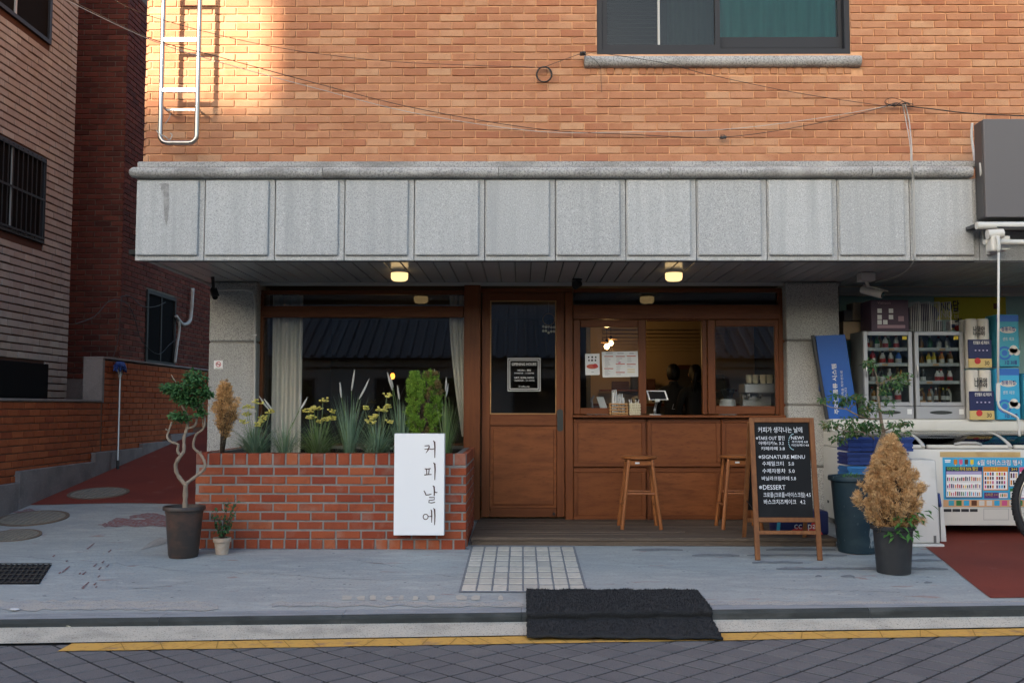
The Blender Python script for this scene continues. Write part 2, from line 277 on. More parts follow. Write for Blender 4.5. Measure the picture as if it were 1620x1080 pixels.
# ------------------------------------------------------------------ mesh helpers
WO = {}
def V(*a): return Vector(a)
class MB:
    def __init__(s): s.v = []; s.f = []
    def add(s, vs, fs):
        k = len(s.v); s.v += [Vector(p) for p in vs]; s.f += [[i + k for i in f] for f in fs]; return s
    def box(s, x0, x1, y0, y1, z0, z1):
        x0, x1 = min(x0, x1), max(x0, x1); y0, y1 = min(y0, y1), max(y0, y1); z0, z1 = min(z0, z1), max(z0, z1)
        return s.add([(x0,y0,z0),(x1,y0,z0),(x1,y1,z0),(x0,y1,z0),(x0,y0,z1),(x1,y0,z1),(x1,y1,z1),(x0,y1,z1)],
                     [(0,3,2,1),(4,5,6,7),(0,1,5,4),(1,2,6,5),(2,3,7,6),(3,0,4,7)])
    def obox(s, c, ax, ay, az):              # oriented box: centre, three half vectors
        c, ax, ay, az = Vector(c), Vector(ax), Vector(ay), Vector(az)
        p = [c + ax * i + ay * j + az * k for k in (-1, 1) for j in (-1, 1) for i in (-1, 1)]
        f = [(0,2,3,1),(4,5,7,6),(0,1,5,4),(1,3,7,5),(3,2,6,7),(2,0,4,6)]
        if ax.cross(ay).dot(az) < 0: f = [q[::-1] for q in f]
        return s.add(p, f)
    def bar(s, a, b, w, d, side=None):       # square bar between two points
        a, b = Vector(a), Vector(b); t = b - a
        sd = Vector(side) if side else (V(1,0,0) if abs(t.normalized().x) < .9 else V(0,1,0))
        n = t.cross(sd).normalized(); sd = n.cross(t).normalized()
        return s.obox((a + b) / 2, sd * w / 2, n * d / 2, t / 2)
    def tube(s, pts, r, n=8, cap=True):
        pts = [Vector(p) for p in pts]; rs = r if isinstance(r, (list, tuple)) else [r] * len(pts)
        k = len(s.v); up = None
        for i, p in enumerate(pts):
            t = (pts[min(i + 1, len(pts) - 1)] - pts[max(i - 1, 0)])
            if t.length < 1e-9: t = V(0,0,1)
            t.normalize()
            if up is None: up = t.orthogonal().normalized()
            else:
                up = up - t * up.dot(t)
                up = up.normalized() if up.length > 1e-6 else t.orthogonal().normalized()
            b = t.cross(up)
            for j in range(n):
                a = 2 * math.pi * j / n; s.v.append(p + (up * math.cos(a) + b * math.sin(a)) * rs[i])
        for i in range(len(pts) - 1):
            for j in range(n):
                s.f.append([k + i*n + j, k + i*n + (j+1) % n, k + (i+1)*n + (j+1) % n, k + (i+1)*n + j])
        if cap:
            s.f.append([k + j for j in range(n)][::-1]); s.f.append([k + (len(pts)-1)*n + j for j in range(n)])
        return s
    def lathe(s, prof, c, n=24, wob=0):
        k = len(s.v); c = Vector(c)
        for (r, z) in prof:
            for j in range(n):
                a = 2 * math.pi * j / n; s.v.append(c + V(math.cos(a) * r, math.sin(a) * r, z))
        for i in range(len(prof) - 1):
            for j in range(n):
                s.f.append([k + i*n + j, k + i*n + (j+1) % n, k + (i+1)*n + (j+1) % n, k + (i+1)*n + j])
        if prof[0][0] > 1e-5: s.f.append([k + j for j in range(n)][::-1])
        if prof[-1][0] > 1e-5: s.f.append([k + (len(prof)-1)*n + j for j in range(n)])
        return s
    def quad(s, a, b, c, d): return s.add([a, b, c, d], [(0, 1, 2, 3)])
    def prism(s, pts, d):                    # polygon pushed along d
        n = len(pts); pts = [Vector(p) for p in pts]; d = Vector(d)
        return s.add(pts + [p + d for p in pts], [list(range(n))[::-1], list(range(n, 2*n))] + [[i, (i+1) % n, n + (i+1) % n, n + i] for i in range(n)])
    def join(s, o, mat=None):
        k = len(s.v); s.v += [mat @ p if mat else p.copy() for p in o.v]; s.f += [[i + k for i in f] for f in o.f]; return s
def link(o, parent, world):
    COL.objects.link(o)
    if parent is not None:
        o.parent = parent; o.location = world - WO[parent.name]
    else: o.location = world
    WO[o.name] = world.copy(); return o
def tag(o, label=None, cat=None, group=None, kind=None):
    if label: o['label'] = label
    if cat: o['category'] = cat
    if group: o['group'] = group
    if kind: o['kind'] = kind
    return o
def thing(name, label, cat, loc, group=None):
    o = bpy.data.objects.new(name, None); o.empty_display_size = .1
    link(o, None, Vector(loc)); return tag(o, label, cat, group)
def tomesh(mb, name, mat, off, bevel=0, smooth=False, seg=1, fix=False):
    me = bpy.data.meshes.new(name); me.from_pydata([tuple(p - off) for p in mb.v], [], mb.f)
    if bevel or fix:
        bm = bmesh.new(); bm.from_mesh(me)
        if fix: bmesh.ops.recalc_face_normals(bm, faces=bm.faces)
        if bevel:
            es = [e for e in bm.edges if len(e.link_faces) == 2 and e.calc_face_angle(0) > .5]
            bmesh.ops.bevel(bm, geom=es, offset=bevel, segments=seg, affect='EDGES', clamp_overlap=True, profile=.5)
        bm.to_mesh(me); bm.free()
    if smooth:
        me.polygons.foreach_set('use_smooth', [True] * len(me.polygons))
        if smooth != 2: me.set_sharp_from_angle(angle=RD(40))
    me.materials.append(M(mat) if isinstance(mat, str) else mat); me.update(); return me
def build(mb, name, mat, parent=None, bevel=0, smooth=False, seg=1, label=None, cat=None, group=None, kind=None, fix=False):
    if parent is not None: world = WO[parent.name].copy()
    else:
        xs = [p.x for p in mb.v]; ys = [p.y for p in mb.v]; zs = [p.z for p in mb.v]
        world = V((min(xs)+max(xs))/2, (min(ys)+max(ys))/2, min(zs))
    o = bpy.data.objects.new(name, tomesh(mb, name, mat, world, bevel, smooth, seg, fix))
    link(o, parent, world); return tag(o, label, cat, group, kind)
def inst(mesh, name, world, parent, rot=None, scale=None):
    o = bpy.data.objects.new(name, mesh); link(o, parent, Vector(world))
    if rot: o.rotation_euler = rot
    if scale: o.scale = scale
    return o
def Bx(x0, x1, y0, y1, z0, z1): return MB().box(x0, x1, y0, y1, z0, z1)
# rectangle given by pixels on the plane y = Y, pushed back by depth
def rect(u0, v0, u1, v1, Y, depth, front=0):
    a = P(u0, (v0+v1)/2, Y); b = P(u1, (v0+v1)/2, Y); t = P((u0+u1)/2, v0, Y); bt = P((u0+u1)/2, v1, Y)
    y0 = Y - front
    return Bx(a.x, b.x, y0, y0 + depth if depth > 0 else Y + depth, bt.z, t.z)
def X(u, Y, v=640): return P(u, v, Y).x
def Z(v, Y, u=810): return P(u, v, Y).z
# lettering: flat print made from Blender's own font, laid on a plane
def text(s, size, org, right, up, name, mat, parent, align='LEFT', width=None, lift=.0015, shear=0, spacing=1, bold=0):
    cu = bpy.data.curves.new('t', 'FONT'); cu.body = s; cu.size = size; cu.resolution_u = 2; cu.align_x = align; cu.shear = shear; cu.space_character = spacing; cu.offset = bold
    to = bpy.data.objects.new('t', cu); COL.objects.link(to)
    dg = bpy.context.evaluated_depsgraph_get(); me = bpy.data.meshes.new_from_object(to.evaluated_get(dg)); bpy.data.objects.remove(to); bpy.data.curves.remove(cu)
    if not me.vertices: return None
    r = Vector(right).normalized(); u = Vector(up).normalized(); n = r.cross(u)
    sx = 1
    if width:
        xs = [v.co.x for v in me.vertices]; sx = width / max(1e-6, max(xs) - min(xs))
    base = WO[parent.name]
    for v in me.vertices: v.co = Vector(org) + r * v.co.x * sx + u * v.co.y + n * lift - base
    me.materials.clear(); me.materials.append(M(mat)); me.name = name
    o = bpy.data.objects.new(name, me); link(o, parent, base.copy()); return o
# ------------------------------------------------------------------ bricks
_bm = {}
def brick_mesh(w, h, d, mat, ch=.004):
    key = (round(w, 3), round(h, 3), round(d, 3), mat, ch)
    if key not in _bm:
        me = tomesh(brick_mb(w, h, d, ch), 'brick', mat, V(0,0,0)); _bm[key] = me
    return _bm[key]
def brick_mb(w, h, d, ch):
    a, b = w / 2, h / 2; mb = MB()
    f = [(-a+ch,0,-b+ch),(a-ch,0,-b+ch),(a-ch,0,b-ch),(-a+ch,0,b-ch)]
    g = [(-a,ch,-b),(a,ch,-b),(a,ch,b),(-a,ch,b)]; k = [(-a,d,-b),(a,d,-b),(a,d,b),(-a,d,b)]
    fs = [(0,1,2,3)]
    for i in range(4):
        j = (i+1) % 4; fs.append((4+i, 4+j, j, i)); fs.append((8+i, 8+j, 4+j, 4+i))
    return mb.add(f + g + k, fs)
def bond(u0, u1, z0, z1, L, H, j, holes=(), off=0, half=.5, vj=None):
    vj = j if vj is None else vj
    out = []; r = 0; z = z0
    while z + H - j <= z1 + .012:
        top = min(z + H - j, z1)
        u = u0 - L - ((off + (r % 2) * half) % 1) * L
        while u < u1:
            spans = [(max(u, u0), min(u + L - vj, u1))]
            for (a, b, c, d) in holes:
                if c < top - .004 and d > z + .004:
                    ns = []
                    for (p, q) in spans:
                        if b <= p or a >= q: ns.append((p, q))
                        else:
                            if a - p > .02: ns.append((p, a))
                            if q - b > .02: ns.append((b, q))
                    spans = ns
            out += [(p, q, z, top) for (p, q) in spans if q - p > .022]
            u += L
        r += 1; z += H
    return out
def lay(cells, org, ang, mat, parent, limit=300, depth=.03, jit=.0022, name='brick', ch=.004, rest='brickwork'):
    """bricks on the vertical plane through org turned by ang about z; the nearest are objects, the rest one mesh."""
    R = Matrix.Rotation(ang, 4, 'Z'); org = Vector(org)
    items = []
    for (a, b, c, d) in cells:
        p = org + R @ V((a+b)/2, 0, (c+d)/2 - org.z)
        items.append(((p - CAM).length + (0 if inview(p) else 100), p, b - a, d - c))
    items.sort(key=lambda t: t[0])
    big = MB(); rnd = random.Random(3)
    nrm = R @ V(0, -1, 0)
    for i, (dist, p, bw, bh) in enumerate(items):
        p = p + nrm * rnd.uniform(-jit, jit) + V(0, 0, rnd.uniform(-.0012, .0012))
        e = Euler((rnd.uniform(-.006, .006), rnd.uniform(-.005, .005), ang + rnd.uniform(-.008, .008)))
        if i < limit: inst(brick_mesh(bw, bh, depth, mat, ch), name, p, parent, e)
        else: big.join(brick_mb(bw, bh, depth, ch), Matrix.Translation(p) @ e.to_matrix().to_4x4())
    if big.v: build(big, rest, mat, parent, kind='stuff')
RI = RM.inverted()
def proj(p):
    q = RI @ (Vector(p) - CAM); return (810 + FPX * q.x / -q.z, 540 - FPX * q.y / -q.z) if q.z < 0 else (-9999, -9999)
def inview(p, m=10):
    u, v = proj(p); return -m < u < 1620 + m and -m < v < 1080 + m
# ================================================================== THE GROUND
g = MB(); g.quad((-150,-150,-.22),(150,-150,-.22),(150,150,-.22),(-150,150,-.22))
tag(build(g, 'ground', 'asphalt'), kind='structure')
def sheet(fx, ny, nx, x0, x1, ya, yb, dz, h=None):
    mb = MB(); h = h or gz
    for i in range(nx + 1):
        x = x0 + (x1 - x0) * i / nx; a, b = ya(x), yb(x)
        for j in range(ny + 1):
            y = a + (b - a) * j / ny; mb.v.append(V(x, y, h(x, y) + dz))
    for i in range(nx):
        for j in range(ny):
            k = i * (ny + 1) + j; mb.f.append([k, k + ny + 1, k + ny + 2, k + 1])
    return mb
mk('worn_concrete', L(.40,.385,.35), .9, spec=.15, layers=[(7, 5, .42, .66, L(.31,.325,.335), (1, 2, 1), .8), (90, 2, .54, .68, L(.16,.16,.15), I3, .6)], bump=[(90, 3, I3, .5, .004)])
KT = .16        # width of the kerb stone
pav = build(sheet(None, 24, 90, -9, 8, lambda x: K(x) + KT, lambda x: 9.6, 0), 'pavement', 'pavement_paint', smooth=2); tag(pav, kind='structure')
alley = build(sheet(None, 30, 10, -4.75, -2.6, lambda x: 9.3 + .05 * math.sin(x * 3), lambda x: 18.5, .004), 'alley_path', 'red_paint', smooth=2); tag(alley, kind='structure')
# red forecourt of the shop: polygon along the ground
def ground_poly(pts, dz, name, mat, parent=None):
    mb = MB(); mb.add([V(p.x, p.y, gz(p.x, p.y) + dz) for p in pts], [list(range(len(pts)))]); return build(mb, name, mat, parent)
fc = [G(1567, 946), G(1535, 922), G(1500, 893), G(1478, 876), G(1460, 862)]
a0 = V(2.75, 8.9, 0)
pts = [V(7.5, K(7.5) + KT + .02, 0)] + [V(7.5, 9.5, 0), V(2.8, 9.5, 0), V(2.85, 8.6, 0)]
red = ground_poly([V(p.x, p.y, 0) for p in fc] [::-1] + [] , .004, 'forecourt_edge', 'red_paint') if False else None
mb = MB(); fl = fc[::-1]                       # strip rows from the boundary out to the side
rows = []
ys = [p.y for p in fl]
for i in range(13):
    y = ys[-1] + (9.4 - ys[-1]) * i / 12
    # boundary x at this y
    q = sorted(fc, key=lambda p: p.y); bx = q[-1].x
    for a, b in zip(q[:-1], q[1:]):
        if a.y <= y <= b.y: bx = a.x + (b.x - a.x) * (y - a.y) / (b.y - a.y)
    if y > q[-1].y: bx = max(2.75, q[-1].x - (y - q[-1].y) * 1.0)
    rows.append((bx, y))
for (bx, y) in rows: mb.v += [V(bx, y, gz(bx, y) + .004), V(7.8, y + .068 * (7.8 - bx) * max(0, 1 - (y - rows[0][1]) / 2), gz(7.8, y) + .02)]
for i in range(len(rows) - 1): mb.f.append([2*i, 2*i+1, 2*i+3, 2*i+2])
tag(build(mb, 'forecourt', 'red_paint'), kind='structure')
# kerb: long stones with open joints, top flush with the pavement
kerb = bpy.data.objects.new('kerb', None); link(kerb, None, V(0, K(0), 0)); tag(kerb, kind='structure')
GH = -.105      # gutter height at the kerb
x = -9.0; i = 0
while x < 8:
    x1 = min(x + 1.0, 8); mb = MB(); e = .001; top = []
    for xx in (x + e, x1 - e):
        y = K(xx); z = gz(xx, y + KT) + .001
        top.append((xx, y, z))
    (xa, ya, za), (xb, yb, zb) = top
    r = .02
    prof = [(KT - .003, 0), (r, 0), (.006, -.006), (0, -r), (0, -.22), (KT - .003, -.22)]
    va = [V(xa, ya + d, za + h) for d, h in prof]; vb = [V(xb, yb + d, zb + h) for d, h in prof]
    n = len(prof); mb.add(va + vb, [list(range(n))[::-1], list(range(n, 2*n))] + [[k, (k+1) % n, n + (k+1) % n, n + k] for k in range(n)])
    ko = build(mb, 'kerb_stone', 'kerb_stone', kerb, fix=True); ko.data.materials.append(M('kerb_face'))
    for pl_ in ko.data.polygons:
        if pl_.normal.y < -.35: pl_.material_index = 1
    x = x1; i += 1
# gutter strip and road
def YL(x): return PZ(107, 1019, -.15).y + (PZ(1610, 995, -.15).y - PZ(107, 1019, -.15).y) * (x - PZ(107, 1019, -.15).x) / (PZ(1610, 995, -.15).x - PZ(107, 1019, -.15).x)
RZ = -.150
gut = build(sheet(None, 4, 60, -9, 8, lambda x: YL(x) + .012, lambda x: K(x) - .002, 0, lambda x, y: RZ + .006 + (GH - RZ) * max(0, min(1, (y - YL(x)) / max(.05, K(x) - YL(x))))), 'gutter', 'gutter_concrete', smooth=2)
tag(gut, kind='structure')
road = build(sheet(None, 3, 12, -60, 60, lambda x: -1.6, lambda x: YL(max(-9, min(8, x))) + .03, RZ - .0042, lambda x, y: 0), 'road', 'asphalt'); tag(road, kind='structure')
# square setts laid on the diagonal, each its own stone
S = .158; J = .015; D2 = S * math.sqrt(2)
pm = {}
cells = []
for i in range(-40, 41):
    for j in range(-40, 41):
        cx = (i - j) * D2 / 2; cy = 4.75 + (i + j) * D2 / 2
        if not (-4.2 < cx < 4.3 and 3.6 < cy < 5.9): continue
        if cy > YL(cx) - .02 + D2 / 2: continue
        cells.append((cx, cy))
cells.sort(key=lambda c: (0 if inview(V(c[0], c[1], RZ), 60) else 50) + V(c[0], c[1], 0).length)
h = (S - J) / math.sqrt(2); c = .004
sm = MB().add([V(h-c,0,0),V(0,h-c,0),V(-h+c,0,0),V(0,-h+c,0), V(h,0,-.004),V(0,h,-.004),V(-h,0,-.004),V(0,-h,-.004), V(h,0,-.02),V(0,h,-.02),V(-h,0,-.02),V(0,-h,-.02)],
              [(0,1,2,3),(4,5,1,0),(5,6,2,1),(6,7,3,2),(7,4,0,3),(8,9,5,4),(9,10,6,5),(10,11,7,6),(11,8,4,7)])
sett = tomesh(sm, 'paving_block', 'road_paver', V(0,0,0)); extra = MB(); rn = random.Random(5); cut = MB()
n_ob = 0
for (cx, cy) in cells:
    z = RZ + rn.uniform(-.0012, .0012)
    lim = [YL(cx + dx) - .004 - (cy + dy) for dx, dy in ((h, 0), (0, h), (-h, 0), (0, -h))]
    if min(lim) < 0:                            # cut along the edge of the yellow line
        poly = [V(cx+h,cy,z),V(cx,cy+h,z),V(cx-h,cy,z),V(cx,cy-h,z)]; out = []
        for k in range(4):
            a, b = poly[k], poly[(k+1) % 4]; da = YL(a.x) - .004 - a.y; db = YL(b.x) - .004 - b.y
            if da >= 0: out.append(a)
            if da * db < 0: out.append(a + (b - a) * (da / (da - db)))
        if len(out) < 3: continue
        build(MB().prism([p - V(0,0,.02) for p in out], V(0,0,.02)), 'paving_block', 'road_paver', road); n_ob += 1; continue
    if n_ob < 300: inst(sett, 'paving_block', V(cx, cy, z), road, (rn.uniform(-.004,.004), rn.uniform(-.004,.004), rn.uniform(-.006,.006))); n_ob += 1
    else: extra.join(sm, Matrix.Translation(V(cx, cy, z)))
if extra.v: build(extra, 'paving_field', 'road_paver', road, kind='stuff')
# yellow line, painted in short lengths
line = MB(); xs = PZ(107, 1022, RZ).x; mb = MB(); k = 60
for i in range(k + 1):
    x = xs + (5 - xs) * i / k; wv = .004 * math.sin(i * 1.7); mb.v += [V(x, YL(x) - .158 + wv, RZ + .004), V(x, YL(x) + .006 + wv * .6, RZ + .005)]
for i in range(k): mb.f.append([2*i, 2*i+2, 2*i+3, 2*i+1])
ye = build(mb, 'road_line', 'yellow_paint', road)
cr = MB(); rn = random.Random(9); x = xs + .2
while x < 4.8:                                  # the sett joints show as cracks through the paint
    s = rn.choice((-1, 1)) * rn.uniform(.02, .09)
    cr.quad(V(x, YL(x) - .156, RZ + .0065), V(x + .006, YL(x) - .156, RZ + .0065), V(x + s + .005, YL(x + s), RZ + .0075), V(x + s, YL(x + s), RZ + .0075))
    x += rn.uniform(.09, .24)
build(cr, 'line_crack', 'yellow_dark', ye)
# tiled strip in front of the door
tl = bpy.data.objects.new('tile_path', None); p0 = G(830, 900); link(tl, None, p0); tag(tl, kind='structure')
pa, pb = G(737, 861), G(925, 934)
xa, xb = G(738, 900).x, G(917, 900).x
tw = (xb - xa) / 8; th = .185
me = tomesh(MB().add([V(-.5,-.5,.0),V(.5,-.5,.0),V(.5,.5,.0),V(-.5,.5,.0)], []), 'x', 'soil', V(0,0,0)); bpy.data.meshes.remove(me)
tb = MB(); y0 = G(830, 936).y; ye_ = 7.78
ground = sheet(None, 10, 2, xa - .01, xb + .01, lambda x: y0 - .02, lambda x: ye_, .004); build(ground, 'bed', 'patch_mortar', tl)
bmsh = tomesh(MB().box(-(tw-.012)/2, (tw-.012)/2, -(th-.032)/2, (th-.032)/2, -.02, .0), 'tile', 'paving_tile', V(0,0,0), bevel=.003)
rn = random.Random(2); y = y0 + th / 2
while y < ye_ + .02:
    for i in range(8):
        x = xa + tw * (i + .5); inst(bmsh, 'tile', V(x, y, gz(x, y) + .0075 + rn.uniform(-.0008, .0008)), tl, (math.atan(.046) + rn.uniform(-.006,.006), rn.uniform(-.008,.008), rn.uniform(-.012,.012)))
    y += th
# pale worn strip along the kerb , bare mortar lines and scrapes in the paint
def worn(uv, name, mat, dz=.003, jit=0):
    pts = []
    for (u, v) in uv:
        p = G(u, v); pts.append(p)
    mb = MB(); n = len(pts)
    mb.add([V(p.x, p.y, gz(p.x, p.y) + dz) for p in pts], [list(range(n))]); return build(mb, name, mat, pav, fix=False)
def ragged(u0, u1, v0, v1, n, seed, amp=1.5):
    r = random.Random(seed); t = []; b = []
    for i in range(n + 1):
        u = u0 + (u1 - u0) * i / n; t.append((u, v0 + r.uniform(-amp, amp))); b.append((u, v1 + r.uniform(-amp, amp)))
    t[0] = (t[0][0], (v0 + v1) / 2); t[-1] = (t[-1][0], (v0 + v1) / 2)
    return b + t[::-1][0:]
def streak(u0, u1, v0, v1, mat, seed, amp=1.2, name='worn_patch'):
    pts = ragged(u0, u1, v0, v1, max(3, int(abs(u1 - u0) / 14)), seed, amp)
    worn(pts, name, mat)
streak(-60, 345, 950, 965, 'worn_concrete', 1, 2.4); streak(430, 830, 952, 959, 'worn_concrete', 2, 1.6)
streak(1120, 1640, 951, 957, 'worn_concrete', 3, 1.2)
streak(318, 742, 866.2, 868.6, 'patch_mortar', 5, .7, 'dirt_line'); streak(745, 1325, 858.6, 861, 'patch_mortar', 6, .8, 'dirt_line')
rt0 = random.Random(77)
for i in range(13):                            # old tiles showing through where the paint has gone
    u = 540 + i * 22.5; k = rt0.uniform(.4, 1)
    if rt0.random() < .2: continue
    worn([(u + rt0.uniform(0, 4), 949 + rt0.uniform(-.6, .6)), (u + 18 * k, 949 + rt0.uniform(-.6, .6)), (u + 19 * k, 944 + rt0.uniform(-2, 1)), (u + 10 * k, 941.5 + rt0.uniform(-1, 1)), (u + rt0.uniform(0, 3), 943 + rt0.uniform(-1, 2))], 'worn_patch', 'paving_tile')
for i, (u0, u1, v) in enumerate([(1190,1270,889),(1228,1500,899),(1182,1340,878),(1212,1322,869),(1180,1400,862),(1095,1170,878),(1330,1352,911),(1290,1300,911),(1462,1475,921),(1440,1490,886),(1000,1080,869),(1440,1478,877)]):
    streak(u0, u1, v - 1.5, v + 1.6, 'patch_mortar', 40 + i, .6)
for i, (u0, u1, v0, v1) in enumerate([(170,285,820,832),(205,262,812,820),(155,172,827,832),(20,60,806,812)]): streak(u0, u1, v0, v1, 'scrape_red', 60 + i, 2.6)
rn = random.Random(11)
for i in range(17):
    u, v = rn.uniform(75, 195), rn.uniform(866, 942); s = rn.choice((3, 4, 5, 6, 12))
    worn([(u, v), (u + s, v - s * .8), (u + s + 1.6, v - s * .8 + .6), (u + 2.6, v + .8)], 'scrape', 'scrape_red')
worn([(222,870),(236,858),(254,850),(266,853),(262,860),(244,864)], 'worn_patch', 'concrete')
rc = random.Random(41)
for (u, v, du, dv, n) in [(20, 880, 16, 1.5, 16), (330, 905, 20, .6, 18), (560, 885, 16, 2.0, 10), (960, 885, 17, 1.4, 12), (1150, 925, 18, .4, 16), (210, 930, 14, -1.4, 10), (1010, 905, 10, 2.6, 9)]:
    mb = MB(); pu_, pv_ = u, v
    for i in range(n):
        nu, nv = pu_ + du * rc.uniform(.6, 1.3), pv_ + dv + rc.uniform(-2.2, 2.2); a, b = G(pu_, pv_), G(nu, nv); wd_ = rc.uniform(.0012, .004)
        mb.quad(V(a.x, a.y - wd_, a.z + .0022), V(b.x, b.y - wd_, b.z + .0022), V(b.x, b.y + wd_, b.z + .0022), V(a.x, a.y + wd_, a.z + .0022)); pu_, pv_ = nu, nv
    build(mb, 'crack', 'patch_mortar', pav)
spots = MB(); rg0 = random.Random(8)
for i in range(420):                           # gum, grit and specks of dirt trodden into the paint
    u, v = rg0.uniform(-20, 1500), rg0.uniform(815, 955)
    if v > 948 - 0 * u: v = rg0.uniform(935, 950)
    p = G(u, v)
    if p.x > 2.9 or p.y > 9.0: continue
    rr0 = rg0.choice((.003, .004, .005, .006, .012)); n0 = 6; a0_ = rg0.random() * 6
    spots.add([V(p.x + rr0 * rg0.uniform(.6, 1.2) * math.cos(a0_ + k * 1.047), p.y + rr0 * rg0.uniform(.6, 1.2) * math.sin(a0_ + k * 1.047), p.z + .0018) for k in range(n0)], [list(range(n0))])
tag(build(spots, 'grit', 'patch_mortar', pav), kind='stuff')
# ------------------------------------------------------------------ opposite side of the street (unseen, placed and sized to give the shade and the reflections)
def simple_building(name, label, x0, x1, y0, y1, z1, wallmat, nfl, nw, grp='buildings across the street', sill=.95):
    t = thing(name, label, 'building', ((x0+x1)/2, (y0+y1)/2, -.2))
    tag(t, group=None)
    build(Bx(x0, x1, y0, y1, -.2, z1), 'wall', wallmat, t)
    rf = build(Bx(x0 - .15, x1 + .15, y0 - .15, y1 + .15, z1 + .002, z1 + .22), 'roof', 'concrete', t)
    fh = z1 / nfl; ww = (x1 - x0) / nw
    for f in range(nfl):
        for i in range(nw):
            a = x0 + ww * (i + .22); b = x0 + ww * (i + .78); c = f * fh + sill; d = c + min(1.4, fh - sill - .3)
            wd = build(Bx(a, b, y1 + .002, y1 + .05, c, d), 'window', 'charcoal_frame', t)
            build(Bx(a + .06, b - .06, y1 + .052, y1 + .058, c + .06, d - .06), 'pane', 'dark_glass', wd)
            build(Bx(a - .08, b + .08, y1 + .002, y1 + .12, c - .09, c - .002), 'sill', 'concrete', wd)
    return t
YU_ = 7.95
BZ = 3.55 + (YU_ + 34) / math.cos(RD(SUN_AZ)) * math.tan(RD(SUN_EL)) - .2
mk('render_cream', L(.30,.27,.24), .9, layers=[(2, 5, .5, .75, L(.22,.20,.18), (1, 1, .4), .6)])
mk('render_rose', L(.30,.275,.255), .9, layers=[(2, 5, .5, .75, L(.34,.31,.29), (1, 1, .4), .6)])
mk('roof_tile', L(.09,.092,.10), .6, vamt=.3)
OX = -2.05 - math.tan(RD(SUN_AZ)) * (YU_ + 20)
simple_building('rendered_house', 'tall cream rendered house across the street from the alley mouth', OX, -7.4, -31, -20.0, 12.4, 'render_cream', 3, 4)
lh = simple_building('low_house', 'low pale rendered house with tiled roof across the street from the cafe', -8.6, 14, -17, -9.0, 2.2, 'render_rose', 1, 6)
build(MB().prism([V(-8.9, -8.5, 2.43), V(-8.9, -13, 4.8), V(-8.9, -17.4, 2.43)], V(23.2, 0, 0)), 'tiled_roof', 'roof_tile', lh, fix=True)
for i in range(80):
    x = -8.8 + i * .288; build(MB().tube([V(x, -8.5, 2.46), V(x, -13, 4.83)], .06, 6), 'roof_rib', 'roof_tile', lh)
simple_building('distant_house', 'lower cream house set back behind the street houses', -70, OX - .8, -44, -34.0, BZ, 'render_cream', 4, 8)
# ================================================================== CAFE BUILDING
YU, YFA, YF = 7.95, 7.45, 9.05       # upper wall, stone fascia, shopfront
XL = X(232, YU, 150); XR = 8.5
cafe = thing('cafe_building', 'orange brick corner building with grey granite fascia and wooden cafe shopfront', 'building', (0, YF, 0))
ZC = Z(259, YFA)                      # underside of the brick wall
zsof = Z(412, YFA)
# carcass behind the brickwork
# upstairs window opening
wx0, wx1, wz0 = X(944, YU, 50), X(1346, YU, 50), Z(85, YU, 1140)
wz1 = wz0 + 1.25
sx0, sx1 = X(926, YU), X(1372, YU)
rz0 = (ZC - .05) + round((Z(122, YU, 1140) - (ZC - .05)) / .0646) * .0646 - .006; rz1 = Z(105.5, YU, 1140)
holes = [(wx0, wx1, wz0 - .05, wz1), (sx0, sx1, Z(104, YU, 1140) , wz0 - .02), (X(936, YU), X(1372, YU), rz0 + .008, rz1 + .03)]
yb0 = YU + .0105
um = MB().box(XL + .004, XR, YU + .3, 13.5, zsof + .12, 7.2).box(XL + .004, wx0 + .002, yb0, YU + .299, zsof + .12, 7.2).box(wx1 - .002, XR, yb0, YU + .299, zsof + .12, 7.2).box(wx0 + .002, wx1 - .002, yb0, YU + .299, zsof + .12, wz0 - .002).box(wx0 + .002, wx1 - .002, yb0, YU + .299, wz1, 7.2)
uw = build(um, 'upper_wall', 'mortar_tan', cafe)
cells = bond(XL, XR, ZC - .05, 4.95, .1965, .0646, .0105, holes, off=.3)
n_r = int((X(1372, YU) - X(936, YU)) / .0665)
lay(cells, V(0, YU, 0), 0, 'brick_orange', uw, 300, ch=.0025)
rowl = [(X(936, YU) + i * .0665, X(936, YU) + i * .0665 + .056, rz0 + .012, rz1 - .002) for i in range(n_r)]
lay(rowl, V(0, YU, 0), 0, 'brick_orange', uw, 300, name='sill_brick', ch=.0025)
# left flank of the upper wall
lay(bond(YU + .02, 12.5, ZC - .05, 4.95, .1965, .0646, .0105), V(XL, 0, 0), RD(90), 'brick_orange', uw, 0, depth=.02, rest='flank_brickwork')
# window: recess, frames, panes
win = build(MB().box(wx0, wx1, YU + .16, YU + .2, wz0, wz1), 'window', 'black_metal', cafe)
def frame_ring(x0, x1, z0, z1, wd, y0, y1):
    return MB().box(x0, x0 + wd, y0, y1, z0, z1).box(x1 - wd, x1, y0, y1, z0, z1).box(x0 + wd, x1 - wd, y0, y1, z0, z0 + wd).box(x0 + wd, x1 - wd, y0, y1, z1 - wd, z1)
build(frame_ring(wx0, wx1, wz0, wz1, .045, YU + .02, YU + .158), 'frame', 'charcoal_frame', win)
xm = X(1148, YU)
zl = wz0 + .047
build(frame_ring(wx0 + .047, xm, zl, wz1 - .047, .04, YU + .035, YU + .075), 'sash', 'charcoal_frame', win)
xw = X(1049, YU)
build(Bx(xw - .012, xw + .006, YU + .04, YU + .07, zl + .04, wz1 - .09), 'sash_bar', 'trim_white', win)
build(Bx(xw + .008, xw + .07, YU + .08, YU + .12, zl, wz1 - .09), 'sash_stile', 'charcoal_frame', win)
